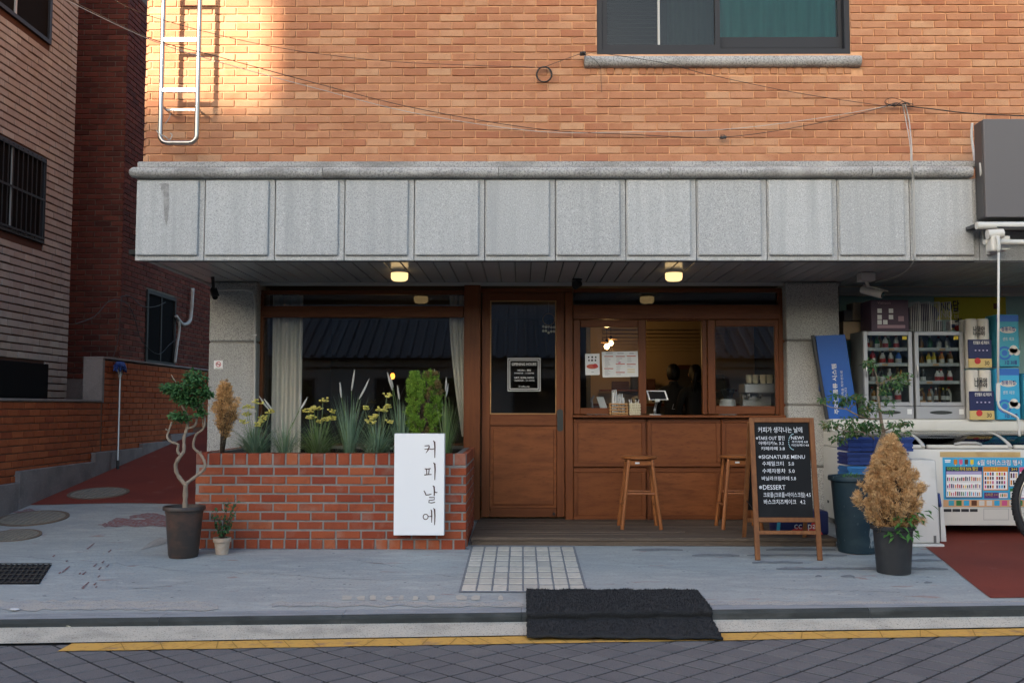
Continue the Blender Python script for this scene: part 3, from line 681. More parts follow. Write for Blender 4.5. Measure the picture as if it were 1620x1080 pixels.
build(frame_ring(xm - .03, wx1 - .047, zl, wz1 - .047, .03, YU + .085, YU + .12).box(xm + .002, wx1 - .06, YU + .083, YU + .122, zl + .03, zl + .12), 'sash', 'charcoal_frame', win)
build(Bx(wx0 + .09, xm - .04, YU + .055, YU + .059, zl + .04, wz1 - .09), 'pane', 'upper_glass', win)
build(Bx(xm + .0, wx1 - .08, YU + .10, YU + .104, zl + .12, wz1 - .08), 'pane', 'upper_glass', win)
for i in range(34):
    z = zl + .05 + i * .034
    if z < wz1 - .1: build(MB().obox(V((wx0 + .09 + xw - .014) / 2, YU + .125, z), V((xw - wx0 - .104) / 2, 0, 0), V(0, .010, .008), V(0, -.0006, .001)), 'blind_slat', 'blind', win)
def drape(x0, x1, y, z0, z1, amp, n, ph=0):
    mb = MB(); N = n * 8
    for i in range(N + 1):
        x = x0 + (x1 - x0) * i / N; yy = y + amp * math.sin(i / 8 * 2 * math.pi + ph) + amp * .5 * math.sin(i * .31 + ph)
        mb.v += [V(x, yy, z0), V(x, yy, z1)]
    for i in range(N): mb.f.append([2*i, 2*i+2, 2*i+3, 2*i+1])
    return mb
build(drape(xm + .0, wx1 - .08, YU + .135, zl + .03, wz1 - .06, .007, 9), 'curtain', 'teal_curtain', win, smooth=2)
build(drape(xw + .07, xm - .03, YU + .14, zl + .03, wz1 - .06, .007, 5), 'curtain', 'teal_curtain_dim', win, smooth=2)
# granite sill with rounded nose
def bullnose(x0, x1, yb, yf, z0, z1, n=8, end=True):
    r = (z1 - z0) / 2; zc = (z0 + z1) / 2; prof = [(yb, z0), (yf + r, z0)]
    prof += [(yf + r - r * math.sin(math.pi * i / n), zc - r * math.cos(math.pi * i / n)) for i in range(1, n)]
    prof += [(yf + r, z1), (yb, z1)]
    mb = MB(); k = len(prof); mb.add([V(x0, a, b) for a, b in prof] + [V(x1, a, b) for a, b in prof],
        [list(range(k))[::-1], list(range(k, 2*k))] + [[i, (i+1) % k, k + (i+1) % k, k + i] for i in range(k)]); return mb
build(bullnose(sx0, sx1, YU + .02, YU - .06, Z(104, YU - .05, 1140), Z(86.5, YU - .05, 1140)), 'sill', 'granite_weathered', win, smooth=True, fix=True)
# cornice: half round stones over the fascia
YCo = YFA - .07
cz0, cz1 = Z(281, YCo + .03), Z(262, YCo + .03)
cn = build(Bx(X(212, YCo + .12), X(1551, YCo + .12), YCo + .06, YU + .03, cz1 - .005, Z(257, YCo + .1)), 'cornice', 'granite_weathered', cafe, bevel=.006)
cj = [X(200, YCo), X(505, YCo), X(788, YCo), X(1064, YCo), X(1389, YCo), X(1552, YCo)]
for a, b in zip(cj[:-1], cj[1:]):
    build(bullnose(a + .002, b - .002, YU, YCo, cz0, cz1 - .007), 'cornice_stone', 'granite_weathered', cn, smooth=True, fix=True)
r = (cz1 - cz0) / 2
build(MB().lathe([(.0001, -r + .001), (r * .5, -r * .87), (r * .87, -r * .5), (r - .001, 0), (r * .87, r * .5 - .004), (r * .5, r * .87 - .006), (.0001, r - .008)], V(cj[0], YCo + r, (cz0 + cz1) / 2), 16), 'cornice_end', 'granite_weathered', cn, smooth=2)
# fascia panels: raised field, plain margin at the foot and one side
pu = [207, 317.5, 430, 541.5, 653, 766, 879, 992, 1105, 1218, 1331, 1447, 1557]
fz0, fz1 = Z(412, YFA), Z(283, YFA)
fas = build(Bx(X(207, YFA) + .01, XR, YFA + .035, YFA + .16, fz0 + .01, fz1), 'fascia', 'soffit_joint', cafe)
rn = random.Random(4)
for a, b in zip(pu[:-1], pu[1:]):
    x0, x1 = X(a, YFA) + .0025, X(b, YFA) - .0025; y = YFA + rn.uniform(-.002, .002)
    pn = build(Bx(x0, x1, y, YFA + .05, fz0, fz1 - .002), 'panel', 'granite', fas, bevel=.003)
    build(MB().box(x0 + .006, x1 - .034, y - .015, y - .0005, fz0 + .033, fz1 - .012), 'raised_field', 'granite', pn, bevel=.007, seg=2) if False else build(MB().box(x0 + .006, x1 - .042, y - .024, y - .0005, fz0 + .036, fz1 - .014), 'panel_field', 'granite', fas, bevel=.011, seg=2)
# rain stains under the cornice (own shapes)
def stainpoly(uvs, Y, name='rain_stain'):
    mb = MB(); mb.add([P(u, v, Y) for u, v in uvs], [list(range(len(uvs)))]); return build(mb, name, 'stain', fas)
stainpoly([(258,290),(267,290),(267.5,318),(266,345),(263,358),(260,344),(259,318)], YFA - .0275)
stainpoly([(253,290),(258,290),(258,300),(256,306)], YFA - .0275)
build(Bx(X(1557, YFA) + .003, XR, YFA, YFA + .1, fz0, fz1 - .002), 'panel', 'granite', fas)
# soffit: long metal strips running front to back
sof = build(Bx(XL + .02, XR, YFA + .17, YF + .3, zsof + .075, zsof + .11), 'soffit', 'soffit_joint', cafe)
zs = zsof + .03; x = X(207, YFA) + .06; sw = .128
while x < XR - .2:
    build(MB().box(x + .003, x + sw - .009, YFA + .055, YF + .25, zs, zs + .012).box(x + sw - .009, x + sw - .003, YFA + .055, YF + .25, zs + .011, zs + .014), 'soffit_strip', 'soffit_metal', sof, bevel=.0025)
    x += sw
build(Bx(X(207, YFA) + .012, X(207, YFA) + .055, YFA + .055, 13, zs - .008, zs + .07), 'edge_trim', 'trim_white', sof)
zt = Z(462, YF)
build(Bx(X(405, YF), X(1330, YF), YF - .045, YF - .012, zs - .03, zs - .002), 'edge_trim', 'trim_white', sof)
# pillars of rough granite blocks
YP = 8.92
def pillar(u0, u1, joints, vb):
    x0, x1 = X(u0, YP), X(u1, YP); zb = vb; pl = build(Bx(x0 + .012, x1 - .012, YP + .02, YP + .5, 0, zs - .002), 'pillar', 'mortar_grey', cafe)
    zz = [zs - .003] + [Z(v, YP) for v in joints] + [zb]
    for a, b in zip(zz[:-1], zz[1:]):
        build(Bx(x0, x1, YP, YP + .3, b + .006, a - .006), 'stone_block', 'granite_pillar', pl, bevel=.016, seg=2)
    return pl
pillar(328, 404, [541], 0.02); pillar(1246, 1331, [538, 640, 738], 0.02)
# ---------------- room behind the glass
rx0, rx1, ry1, rz0_, rz1_ = X(405, YF) - .02, X(1331, YF), 12.7, .1, zs - .01
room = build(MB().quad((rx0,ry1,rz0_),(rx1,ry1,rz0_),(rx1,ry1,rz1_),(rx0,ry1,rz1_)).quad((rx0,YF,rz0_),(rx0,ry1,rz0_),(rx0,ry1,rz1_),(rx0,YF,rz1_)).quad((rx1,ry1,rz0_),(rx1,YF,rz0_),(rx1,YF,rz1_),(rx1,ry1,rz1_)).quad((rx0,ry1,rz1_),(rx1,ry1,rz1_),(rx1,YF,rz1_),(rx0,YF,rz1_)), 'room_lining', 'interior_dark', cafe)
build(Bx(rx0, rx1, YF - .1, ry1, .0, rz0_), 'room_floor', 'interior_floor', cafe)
kx0, kx1 = .8, 2.6
kw = build(Bx(kx0, rx1 - .02, 12.3, 12.35, .1, rz1_ - .02), 'kitchen_wall', 'interior_tan', cafe)
for i in range(6): build(Bx(kx0 + .2, kx1 - .1, 12.24, 12.299, 2.02 - i * .045, 2.045 - i * .045), 'vent_slat', 'interior_tan', kw)
build(Bx(.74, .79, 11.4, 12.6, .1, rz1_ - .02), 'partition', 'interior_grey', cafe)
# ---------------- shopfront joinery
def jr(u0, v0, u1, v1, name, mat, parent, depth=.07, front=0, bevel=.004, Y=YF):
    return build(rect(u0, v0, u1, v1, Y, depth, front), name, mat, parent, bevel=bevel)
zd = .104
sf = jr(406, 459, 733.5, 465.5, 'window_frame', 'wood_rail', cafe)
jr(405, 466, 415, 800, 'post', 'wood_upright', sf, front=.012)
jr(415.5, 484, 733.5, 502, 'transom_beam', 'wood_rail', sf, front=.02)
jr(415.5, 716, 733.5, 728, 'bottom_rail', 'wood_rail', sf)
jr(415.6, 466, 733.4, 483.6, 'pane', 'window_glass', sf, depth=.006, front=-.03, bevel=0)
jr(415.6, 502.5, 733.4, 716, 'pane', 'window_glass', sf, depth=.006, front=-.03, bevel=0)
build(Bx(X(406, YF), X(733, YF), YF + .0, YF + .06, .0, Z(728.5, YF)), 'bottom_wall', 'interior_grey', sf)
dv = jr(734, 452, 760, 825, 'door_post', 'wood_upright', cafe, front=.055, depth=.1)
df = jr(760.5, 456, 906, 462, 'door_header', 'wood_rail', cafe, front=.0)
jr(894, 462.5, 906.5, 824, 'door_post', 'wood_upright', cafe, front=.012, depth=.09)
door = build(Bx(X(762, YF), X(893, YF), YF + .062, YF + .066, zd + .01, zd + .012), 'door', 'wood_rail', cafe)
Yd = YF + .012
def dr(u0, v0, u1, v1, name, mat, depth=.04, front=0, bevel=.003): return jr(u0, v0, u1, v1, name, mat, door, depth, front, bevel, Yd)
dr(762, 463, 775, 817.5, 'stile', 'wood_upright'); dr(880.5, 463, 893, 817.5, 'stile', 'wood_upright')
dr(775.3, 463, 880.2, 475, 'rail', 'wood_rail'); dr(775.3, 655.5, 880.2, 673, 'rail', 'wood_rail'); dr(775.3, 803, 880.2, 817.5, 'rail', 'wood_rail')
dr(775.3, 475.3, 880.2, 655.2, 'pane', 'window_glass', .006, -.018, 0)
dr(775.3, 673.3, 880.2, 802.7, 'panel', 'wood_panel', .012, -.017, 0)
dr(780, 678, 876, 798, 'panel_field', 'wood_panel', .012, -.005, .004)
for (a, b, c, d) in ((775.4,475.5,777,655),(878.6,475.5,880.1,655),(777,475.5,878.6,477),(777,653.4,878.6,655)): dr(a, b, c, d, 'bead', 'straw_rack_wood', .008, -.004, 0)
p = P(886, 657, Yd); kb = build(MB().lathe([(.0001,0),(.012,0),(.011,.02),(.022,.03),(.026,.045),(.021,.058),(.0001,.062)], V(0,0,0), 20), 'knob', 'brass', door, smooth=2)
kb.rotation_euler = (RD(90), 0, 0); kb.location = p + V(0, -.002, 0) - WO[door.name]
build(MB().prism([P(886 + 5.0 * math.cos(a), 651 + (0 if math.sin(a) > 0 else 27) - 4 * math.sin(a), Yd) + V(0,-.005,0) for a in [i * math.pi / 8 for i in range(16)]], V(0,.004,0)), 'lock_plate', 'bronze_dark', door, fix=True)
build(MB().tube([P(876, 812, Yd) + V(0,-.03,0), P(876, 812, Yd)], .012, 12), 'door_stop', 'black_metal', door)
# serving side
ws = jr(907, 456, 1244.5, 462, 'window_frame', 'wood_rail', cafe)
jr(1233, 462.3, 1244.8, 824, 'post', 'wood_upright', ws, front=.012)
jr(907, 482.5, 1232.7, 505, 'transom_beam', 'wood_rail', ws, front=.02)
jr(907, 462.3, 1232.7, 482, 'pane', 'window_glass', ws, depth=.006, front=-.03, bevel=0)
def sash(u0, u1, gu0, gu1, v0, v1, gv0, gv1, off):
    s = jr(u0, v0, gu0, v1, 'sash', 'wood_upright', cafe, .035, -off)
    jr(gu1, v0, u1, v1, 'stile', 'wood_upright', s, .035, -off)
    jr(gu0 + .3, v0, gu1 - .3, gv0, 'rail', 'wood_rail', s, .035, -off); jr(gu0 + .3, gv1, gu1 - .3, v1, 'rail', 'wood_rail', s, .035, -off)
    jr(gu0 + .3, gv0 + .3, gu1 - .3, gv1 - .3, 'pane', 'window_glass', s, .005, -off - .016, 0); return s
sash(907.3, 1022.5, 918, 1010, 505.5, 655, 517, 645, .004); 
sash(1120, 1232.7, 1132, 1226.5, 505.5, 655, 516, 642, .004)
jr(1112, 505.5, 1119.6, 655, 'jamb', 'wood_upright', ws, .06, -.03)
jr(1023, 505.3, 1112, 507.5, 'track', 'wood_rail', ws, .06)
ct = build(Bx(X(905, YF), X(1255, YF), YF - .07, YF + .3, Z(660, YF - .05), Z(656, YF - .05)), 'counter_ledge', 'wood_rail', cafe, bevel=.004)
cb = build(Bx(X(907, YF), X(1232.5, YF), YF + .03, YF + .09, zd, Z(661, YF)), 'counter_front', 'wood_rail', cafe)
for (u0, u1) in ((907.5, 1022), (1024, 1140), (1142, 1232.5)):
    for (v0, v1) in ((661.5, 738), (740, 821.5)):
        pn = jr(u0, v0, u1, v1, 'counter_panel', 'wood_panel', cb, .02, -.009, .002)
        m_ = 7
        build(rect(u0, v0, u1, v0 + m_, YF, .0085, 0), 'panel_rail', 'wood_rail', cb, bevel=.003); build(rect(u0, v1 - m_, u1, v1, YF, .0085, 0), 'panel_rail', 'wood_rail', cb, bevel=.003)
        build(rect(u0, v0 + m_ + .2, u0 + m_, v1 - m_ - .2, YF, .0085, 0), 'panel_stile', 'wood_upright', cb, bevel=.003); build(rect(u1 - m_, v0 + m_ + .2, u1, v1 - m_ - .2, YF, .0085, 0), 'panel_stile', 'wood_upright', cb, bevel=.003)
build(rect(907, 456, 1245, 494, YF + .12, .02), 'light_block_board', 'interior_dark', cafe)  # added board that stops pendant light reaching the soffit through the transom
# ---------------- deck
Ydk = 7.76
dk0, dk1 = X(745, Ydk), X(1321, Ydk)
deck = thing('wood_deck', 'low weathered plank deck in front of the cafe door and counter', 'deck', ((dk0+dk1)/2, 8.4, .04))
npl = 11; pw = (YF - .015 - Ydk) / npl; rn = random.Random(6)
for i in range(npl):
    y = Ydk + i * pw; cuts = [dk0, dk0 + (dk1 - dk0) * rn.uniform(.3, .7), dk1] if i % 2 else [dk0, dk1]
    if y > YP - .02: cuts[-1] = X(1243, YP)
    for a, b in zip(cuts[:-1], cuts[1:]):
        build(Bx(a + .002, b - .002, y + .005, y + pw - .005, zd - .028 + rn.uniform(-.001,.001), zd - .002 + rn.uniform(-.002,.001)), 'plank', 'deck_wood', deck, bevel=.003)
for i in range(4):
    x = dk0 + .1 + (dk1 - dk0 - .25) * i / 3; build(Bx(x, x + .06, Ydk + .05, YF - .2, .025, zd - .03), 'joist', 'deck_wood', deck)
build(Bx(dk0 + .01, dk1 - .01, Ydk + .012, Ydk + .03, zd - .065, zd - .0295), 'edge_board', 'deck_wood', deck)
# ---------------- soffit lamps (lit)
def soffit_lamp(u, v, Y, label):
    c = P(u, v, Y); z = zs - .002; t = thing('ceiling_lamp', label, 'lamp', V(c.x, Y, z))
    rr = .071
    build(MB().lathe([(rr*.94, -.022), (rr*.94, 0)], V(c.x, Y, z), 28), 'lamp_base', 'trim_white', t, smooth=True)
    build(MB().lathe([(.0001, -.088), (rr*.72, -.087), (rr*.92, -.078), (rr, -.06), (rr, -.023), (rr*.9, -.0225)], V(c.x, Y, z), 28), 'lamp_shade', 'lamp_lens', t, smooth=2)
soffit_lamp(632, 441, 8.2, 'round lit soffit lamp hanging over the planter window'); soffit_lamp(1066, 441, 8.2, 'round lit soffit lamp hanging over the serving counter')
# ================================================================== PLANTER
YPL = 7.62
px0, px1 = X(309, YPL, 720), X(738.5, YPL, 720)
pz1 = Z(717, YPL, 520); pz0 = gz(-1.4, YPL) - .01
planter = thing('brick_planter', 'low red brick planter with grey mortar below the cafe window', 'planter', ((px0+px1)/2, 8.2, pz0))
build(MB().box(px0 + .006, px1 - .006, YPL + .007, YPL + .09, pz0, pz1 - .004).box(px1 - .09, px1 - .006, YPL + .09, 8.86, pz0, pz1 - .004).box(px0 + .006, px0 + .09, YPL + .09, 8.86, pz0, pz1 - .004), 'mortar', 'mortar_grey', planter)
RH = .089; tot = pz1 - pz0 - .005
ch_ = (tot - 2 * RH) / 8
rp = .0975
def rowlock(a, b, z0, z1):
    n = max(1, round((b - a) / rp)); w_ = (b - a) / n
    return [(a + i * w_ + .0072, a + (i + 1) * w_ - .0072, z0, z1) for i in range(n)]
def faces(a, b, off): return rowlock(a, b, pz0 + .004, pz0 + RH - .01) + bond(a + .003, b - .003, pz0 + RH, pz1 - RH - .004, .192, ch_, .0135, off=off) + rowlock(a, b, pz1 - RH + .002, pz1)
lay(faces(px0, px1, .35), V(0, YPL, 0), 0, 'brick_red', planter, 300, depth=.085, jit=.0025, ch=.0035)
lay(faces(YPL + .095, 8.86, .1), V(px1, 0, 0), RD(90), 'brick_red', planter, 120, depth=.04, jit=.002, ch=.0035)
lay([(-b, -a, c, d) for (a, b, c, d) in faces(YPL + .095, 8.86, .1)], V(px0, 0, 0), RD(-90), 'brick_red', planter, 120, depth=.04, jit=.002, ch=.0035)
build(Bx(px0 + .09, px1 - .09, YPL + .09, 8.86, pz1 - .1, pz1 - .05), 'soil', 'soil', planter)
SZ = pz1 - .05
# ------------------------------------------------------------------ plant helpers
def rvec(r): 
    while True:
        v = V(r.uniform(-1,1), r.uniform(-1,1), r.uniform(-1,1))
        if .05 < v.length < 1: return v.normalized()
def leaf(mb, p, d, n, l, w, fold=.25):
    d = d.normalized(); s = d.cross(n)
    if s.length < 1e-4: s = d.orthogonal()
    s.normalize(); n = s.cross(d)
    a = p; m1 = p + d * l * .45; t = p + d * l - n * l * .08
    mb.add([a, m1 + s * w * .5 + n * w * fold, t, m1 - s * w * .5 + n * w * fold, m1], [(0, 4, 1), (1, 4, 2), (0, 3, 4), (3, 2, 4)])
def blade(mb, p, d, L_, w, droop, seg=6, out=None):
    pts = []; q = Vector(p); d = Vector(d).normalized(); st = L_ / seg
    side = d.cross(V(0,0,1)); side = side.normalized() if side.length > .05 else V(1,0,0)
    k = len(mb.v)
    for i in range(seg + 1):
        t = i / seg; ww = w * (1 - t ** 1.6) * (.6 + .4 * min(1, t * 4)) + .0004
        mb.v += [q - side * ww / 2, q + side * ww / 2]
        d = (d + V(0, 0, -droop * t)).normalized(); q = q + d * st
    for i in range(seg): mb.f.append([k + 2*i, k + 2*i + 1, k + 2*i + 3, k + 2*i + 2])
    return q
def spray(mb, p, d, l, r, n=4, w=.004):            # a flat fan of scale-leaf twigs
    d = d.normalized(); s = d.cross(rvec(r)).normalized()
    for i in range(n):
        a = (i / (n - 1) - .5) * 1.5; e = d * math.cos(a) + s * math.sin(a); q = p + d * l * .25 * r.random(); ll = l * r.uniform(.6, 1)
        nn = s.cross(e).normalized(); t = q + e * ll; b = e.cross(nn).normalized() * w
        mb.add([q, q + e * ll * .5 + b, t, q + e * ll * .5 - b], [(0, 1, 2, 3)])
def grass(name, label, cat, u, Y, n, hl, spread, wid, mat, droop, seed, plumes=(), flowers=(), group=None):
    r = random.Random(seed); base = V(X(u, Y), Y, SZ); t = thing(name, label, cat, base, group); mb = MB()
    bushy = 1.5 if flowers else 1.15; n = int(n * (1.7 if flowers else 1.4)); wid *= 1.15
    for i in range(n):
        a = r.uniform(0, 6.283); k = 1.9 * r.random() ** .8 * spread * bushy; d = V(math.cos(a) * k, math.sin(a) * k * .8, 1)
        blade(mb, base + V(math.cos(a), math.sin(a), 0) * r.uniform(0, .035), d, hl * r.uniform(.55, 1.1), wid * r.uniform(.7, 1.2), droop * bushy * r.uniform(.4, 1.3))
    build(mb, 'blades', mat, t)
    for (uu, v0, u1, v1) in plumes:               # stem to the foot of the plume, then the plume
        yy = Y + r.uniform(-.06, .06); a = P(uu, v0, yy); b = P(u1, v1, yy); m = base + V(r.uniform(-.02,.02), 0, 0)
        mid = (m + a) / 2 + V((m.x - a.x) * .15, 0, .03)
        build(MB().tube([m, mid, a], [.003, .0025, .002], 5), 'stem', 'grass_green', t, smooth=2)
        pm_ = MB(); c = a + (b - a) * .5 + V((b.x - a.x) * .06, 0, 0)
        pm_.tube([a, a + (c - a) * .4, c, c + (b - c) * .6, b], [.003, .0075, .0085, .006, .001], 7)
        dd = (b - a)
        for k in range(70):
            q = a + dd * r.random(); leaf(pm_, q, rvec(r) * .6 + dd.normalized(), rvec(r), .016, .003)
        build(pm_, 'plume', 'plume_cream', t)
    for (uu, vv) in flowers:
        yy = Y + r.uniform(-.09, .05); c = P(uu, vv, yy); m = base + V(r.uniform(-.02,.02), 0, 0)
        build(MB().tube([m, (m + c) / 2 + V((c.x - m.x) * .1, 0, .02), c], [.003, .0025, .002], 5), 'stem', 'grass_green', t, smooth=2)
        f = MB()
        for k in range(11):
            an = r.uniform(0, 6.28); rr = r.uniform(.005, .037); q = c + V(math.cos(an) * rr * 1.2, math.sin(an) * rr, r.uniform(-.014, .014))
            f.tube([c - V(0,0,.016), q - V(0,0,.006)], .0014, 4)
            f.lathe([(.0005, -.006), (.008, -.004), (.0105, .002), (.007, .006), (.0005, .007)], q, 7)
        build(f, 'flower_head', 'flower_yellow', t)
    return t
gA = 'grass plants in the brick planter'
Yg = 7.86
grass('flowering_grass', 'yellow flowering grass beside the brown dead conifer in the planter', 'plant', 405, Yg, 190, .36, .42, .0065, 'grass_blue', .42, 1,
      plumes=[(428,650,411,628),(431,648,419,632)], flowers=[(407,635),(428,650),(415,665),(410,671),(390,655),(393,643),(418,660),(385,667)], group=gA)
grass('fescue_grass', 'thin sparse grass with two white plumes before the curtain in the planter', 'plant', 452, Yg, 70, .36, .45, .0055, 'grass_blue', .30, 2,
      plumes=[(475,643,476,621),(474,649,486,629),(463,668,468,659)], group=gA)
grass('flowering_grass', 'yellow flowering grass between the curtain and the three plumed grass in the planter', 'plant', 503, Yg, 230, .36, .44, .0065, 'grass_green', .42, 3,
      flowers=[(487,649),(497,645),(511,632),(525,650),(493,659),(508,666),(517,663),(524,661),(503,645)], group=gA)
grass('tall_plume_grass', 'tall grass with three cream plumes standing clear of the lit bulb in the planter', 'plant', 553, Yg + .03, 80, .50, .20, .0075, 'grass_blue', .22, 4,
      plumes=[(540,629,538,605),(556,618,561,585),(568,631,584,599)], group=gA)
grass('flowering_grass', 'yellow flowering grass next to the white shop sign in the planter', 'plant', 597, Yg - .03, 230, .36, .46, .0065, 'grass_blue', .42, 5,
      flowers=[(577,645),(583,664),(590,661),(600,646),(607,648),(613,642),(618,666),(588,668),(612,625),(592,658)], group=gA)
grass('tall_plume_grass', 'tall grass with plumes between flowering grass and the green clipped conifer', 'plant', 636, Yg + .05, 75, .46, .16, .0075, 'grass_blue', .18, 6,
      plumes=[(621,617,613,589),(622,613,618,597),(632,632,629,611)], group=gA)
grass('tall_plume_grass', 'tall grass with plumes between the clipped conifer and the door post', 'plant', 706, Yg + .05, 75, .46, .15, .0065, 'grass_green', .18, 7,
      plumes=[(695,608,687,585),(705,619,706,598),(705,628,709,608)], group=gA)
# creeping leaf beside the sign
def conifer(name, label, u, v0, v1, hw, Y, base, mat, barkmat, n, seed, shape, mats2=None, l=.035, droop=0, cat='conifer', twig=True, group=None, tiltu=0, wl=.0035, clumps=120, tuft=.05, up=0, stems=0, rlo=.62):
    r = random.Random(seed); top = P(u, v0, Y); t = thing(name, label, cat, base, group); mb = MB(); mb2 = MB(); sk_ = MB()
    zb = P(u, v1, Y).z; H = top.z - zb; cx = top.x
    sk_.tube([base, V(cx, Y, zb + H * .3), V(cx, Y, zb + H * .8)], [.012, .008, .003], 6)
    wm = (P(u + hw, v0, Y) - P(u, v0, Y)).x
    ncl = clumps
    for ci in range(stems):
        a = ci * 2.4; R = wm * r.uniform(.3, .65); sk_.tube([base + V(math.cos(a) * .01, math.sin(a) * .01, 0), V(cx + math.cos(a) * R * .5, Y + math.sin(a) * R * .5, zb + H * .08), V(cx + math.cos(a) * R, Y + math.sin(a) * R, zb + H * .45)], [.0055, .0045, .0025], 5)
    for ci in range(ncl):                       # tufts at the branch ends, each leaning its own way
        h = (ci + r.random()) / ncl; h = h ** .92; a = ci * 2.39996 + r.uniform(-.5, .5); R = shape(h) * wm * r.uniform(rlo, 1.1)
        tip = V(cx + math.cos(a) * R, Y + math.sin(a) * R, zb + H * h)
        root = V(cx + math.cos(a) * R * .15, Y + math.sin(a) * R * .15, zb + max(-.02, H * (h - .16 - .25 * (R / wm))))
        if twig: sk_.tube([root, (root + tip) / 2 - V(0, 0, .012), tip], [.0045, .003, .0012], 4)
        ax = ((tip - root).normalized() + V(0, 0, up)).normalized(); cl = tuft * r.uniform(.75, 1.3)
        tgt = mb
        if mats2 and math.sin(a + 2.2) > .55 and r.random() < .3: tgt = mb2
        for k in range(max(8, n // ncl)):
            s_ = r.random(); p = tip + ax * cl * (s_ - .62) + rvec(r) * cl * .42 * r.random() ** .6
            d = ax * .9 + V(0, 0, .55 - droop) + rvec(r) * .55
            spray(tgt, p, d, l * r.uniform(.6, 1.25), r, 3, wl)
    build(sk_, 'branches', barkmat, t, smooth=2); build(mb, 'foliage', mat, t)
    if mb2.v: build(mb2, 'bronzed_foliage', mats2, t)
    return t
Yc = 7.92
conifer('dead_conifer', 'small brown dried out conifer in the planter beside the granite pillar', 357, 610, 686, 21, Yc, V(X(352, Yc), Yc, SZ), 'conifer_dead', 'bark_brown', 2700, 3,
        lambda h: (.22 + .80 * min(1, h / .5)) * (1 - max(0, h - .6) / .4 * .80), l=.032, wl=.0024, clumps=90, tuft=.07, up=.5, stems=10, rlo=.35)
conifer('clipped_conifer', 'green clipped conifer behind the white shop sign', 671, 591, 700, 28, Yc - .02, V(X(671, Yc), Yc - .02, SZ), 'conifer_green', 'bark_brown', 15000, 5,
        lambda h: (.50 + .42 * min(1, h / .35)) * (1 - (max(0, h - .7) / .3) ** 2 * .30), 'conifer_bronze', l=.026, twig=True, wl=.0026, clumps=300, tuft=.036)
# ------------------------------------------------------------------ white shop sign hung on the planter
YS = 7.53
sg = thing('shop_sign', 'white upright shop sign with four brown letters hung on the planter', 'sign', P(663, 847, YS))
s0 = P(624, 685.5, YS); s1 = P(702.5, 846.5, YS)
build(Bx(s0.x, s1.x, YS, YPL - .004, s1.z, s0.z), 'cabinet', 'sign_edge', sg, bevel=.003)
build(Bx(s0.x + .001, s1.x - .001, YS - .004, YS - .0005, s1.z + .001, s0.z - .001), 'face', 'sign_white', sg, bevel=.0015)
def strokes(lst, Y, name, mat, parent, depth=.003):
    mb = MB()
    for (pts, ww) in lst:
        pp = [P(u, v, Y) for u, v in pts]; n = len(pp); Lf, Rt = [], []
        for i, p in enumerate(pp):
            t = (pp[min(i+1, n-1)] - pp[max(i-1, 0)]).normalized(); s = V(-t.z, 0, t.x)
            k = ww[i] if isinstance(ww, (list, tuple)) else ww
            Lf.append(p + s * k / 2); Rt.append(p - s * k / 2)
        k0 = len(mb.v); mb.v += Lf + Rt
        for i in range(n - 1): mb.f.append([k0 + i, k0 + n + i, k0 + n + i + 1, k0 + i + 1])
    return build(mb, name, mat, parent)
def zz(x, y): return (600 + x / 3.6, 560 + y / 3.6)
a, b = .006, .009
def circ(cx, cy, rx, ry, n=18): return [zz(cx + rx * math.sin(i / n * 6.2832), cy - ry * math.cos(i / n * 6.2832)) for i in range(n + 1)]
YL_ = YS - .0055
strokes([([zz(258,522),zz(284,520),zz(285,526),zz(279,543),zz(266,562)], [a,b,b,b,.004]), ([zz(258,541),zz(272,540),zz(283,536)], .006), ([zz(285,539),zz(300,541),zz(312,538)], .007), ([zz(307,492),zz(315,500),zz(317,530),zz(316,590)], [.006,.012,.011,.006])], YL_, 'letter', 'letter_brown', sg)
strokes([([zz(259,652),zz(276,654),zz(293,650)], .007), ([zz(268,654),zz(270,668),zz(271,684)], .007), ([zz(284,652),zz(283,668),zz(281,683)], .007), ([zz(256,687),zz(276,685),zz(298,684)], [.008,.007,.006]), ([zz(308,617),zz(316,624),zz(318,655),zz(316,716)], [.006,.012,.011,.006])], YL_, 'letter', 'letter_brown', sg)
strokes([([zz(254,776),zz(260,786),zz(266,801),zz(282,800),zz(297,795)], [.006,.008,.009,.007,.006]), ([zz(305,748),zz(312,754),zz(314,780),zz(313,806)], [.006,.011,.010,.008]), ([zz(314,783),zz(324,787),zz(331,786)], .007), ([zz(284,815),zz(300,816),zz(313,813),zz(313,828),zz(298,830),zz(284,831),zz(282,844),zz(298,846),zz(318,842)], .007)], YL_, 'letter', 'letter_brown', sg)
strokes([(circ(264, 925, 14, 15), .0065), ([zz(279,922),zz(288,924),zz(296,921)], .006), ([zz(293,884),zz(298,890),zz(299,920),zz(298,958)], [.005,.009,.009,.005]), ([zz(308,877),zz(315,883),zz(317,920),zz(315,972)], [.006,.011,.010,.006])], YL_, 'letter', 'letter_brown', sg)
# ------------------------------------------------------------------ pots on the pavement
def pot(t, c, prof, mat, thick=.008, name='pot'):
    pr = [(.0001, prof[0][1])] + prof + [(prof[-1][0] - thick, prof[-1][1] - .002), (prof[-1][0] - thick - .006, prof[-1][1] - .05), (.0001, prof[-1][1] - .05)]
    o = build(MB().lathe(pr, c, 36), name, mat, t, smooth=True)
    zt_ = prof[-1][1] - .045
    build(MB().lathe([(.0001, zt_ + .006), (prof[-1][0] * .5, zt_ + .008), (prof[-1][0] - thick - .004, zt_)], c, 24), 'soil', 'soil', t)
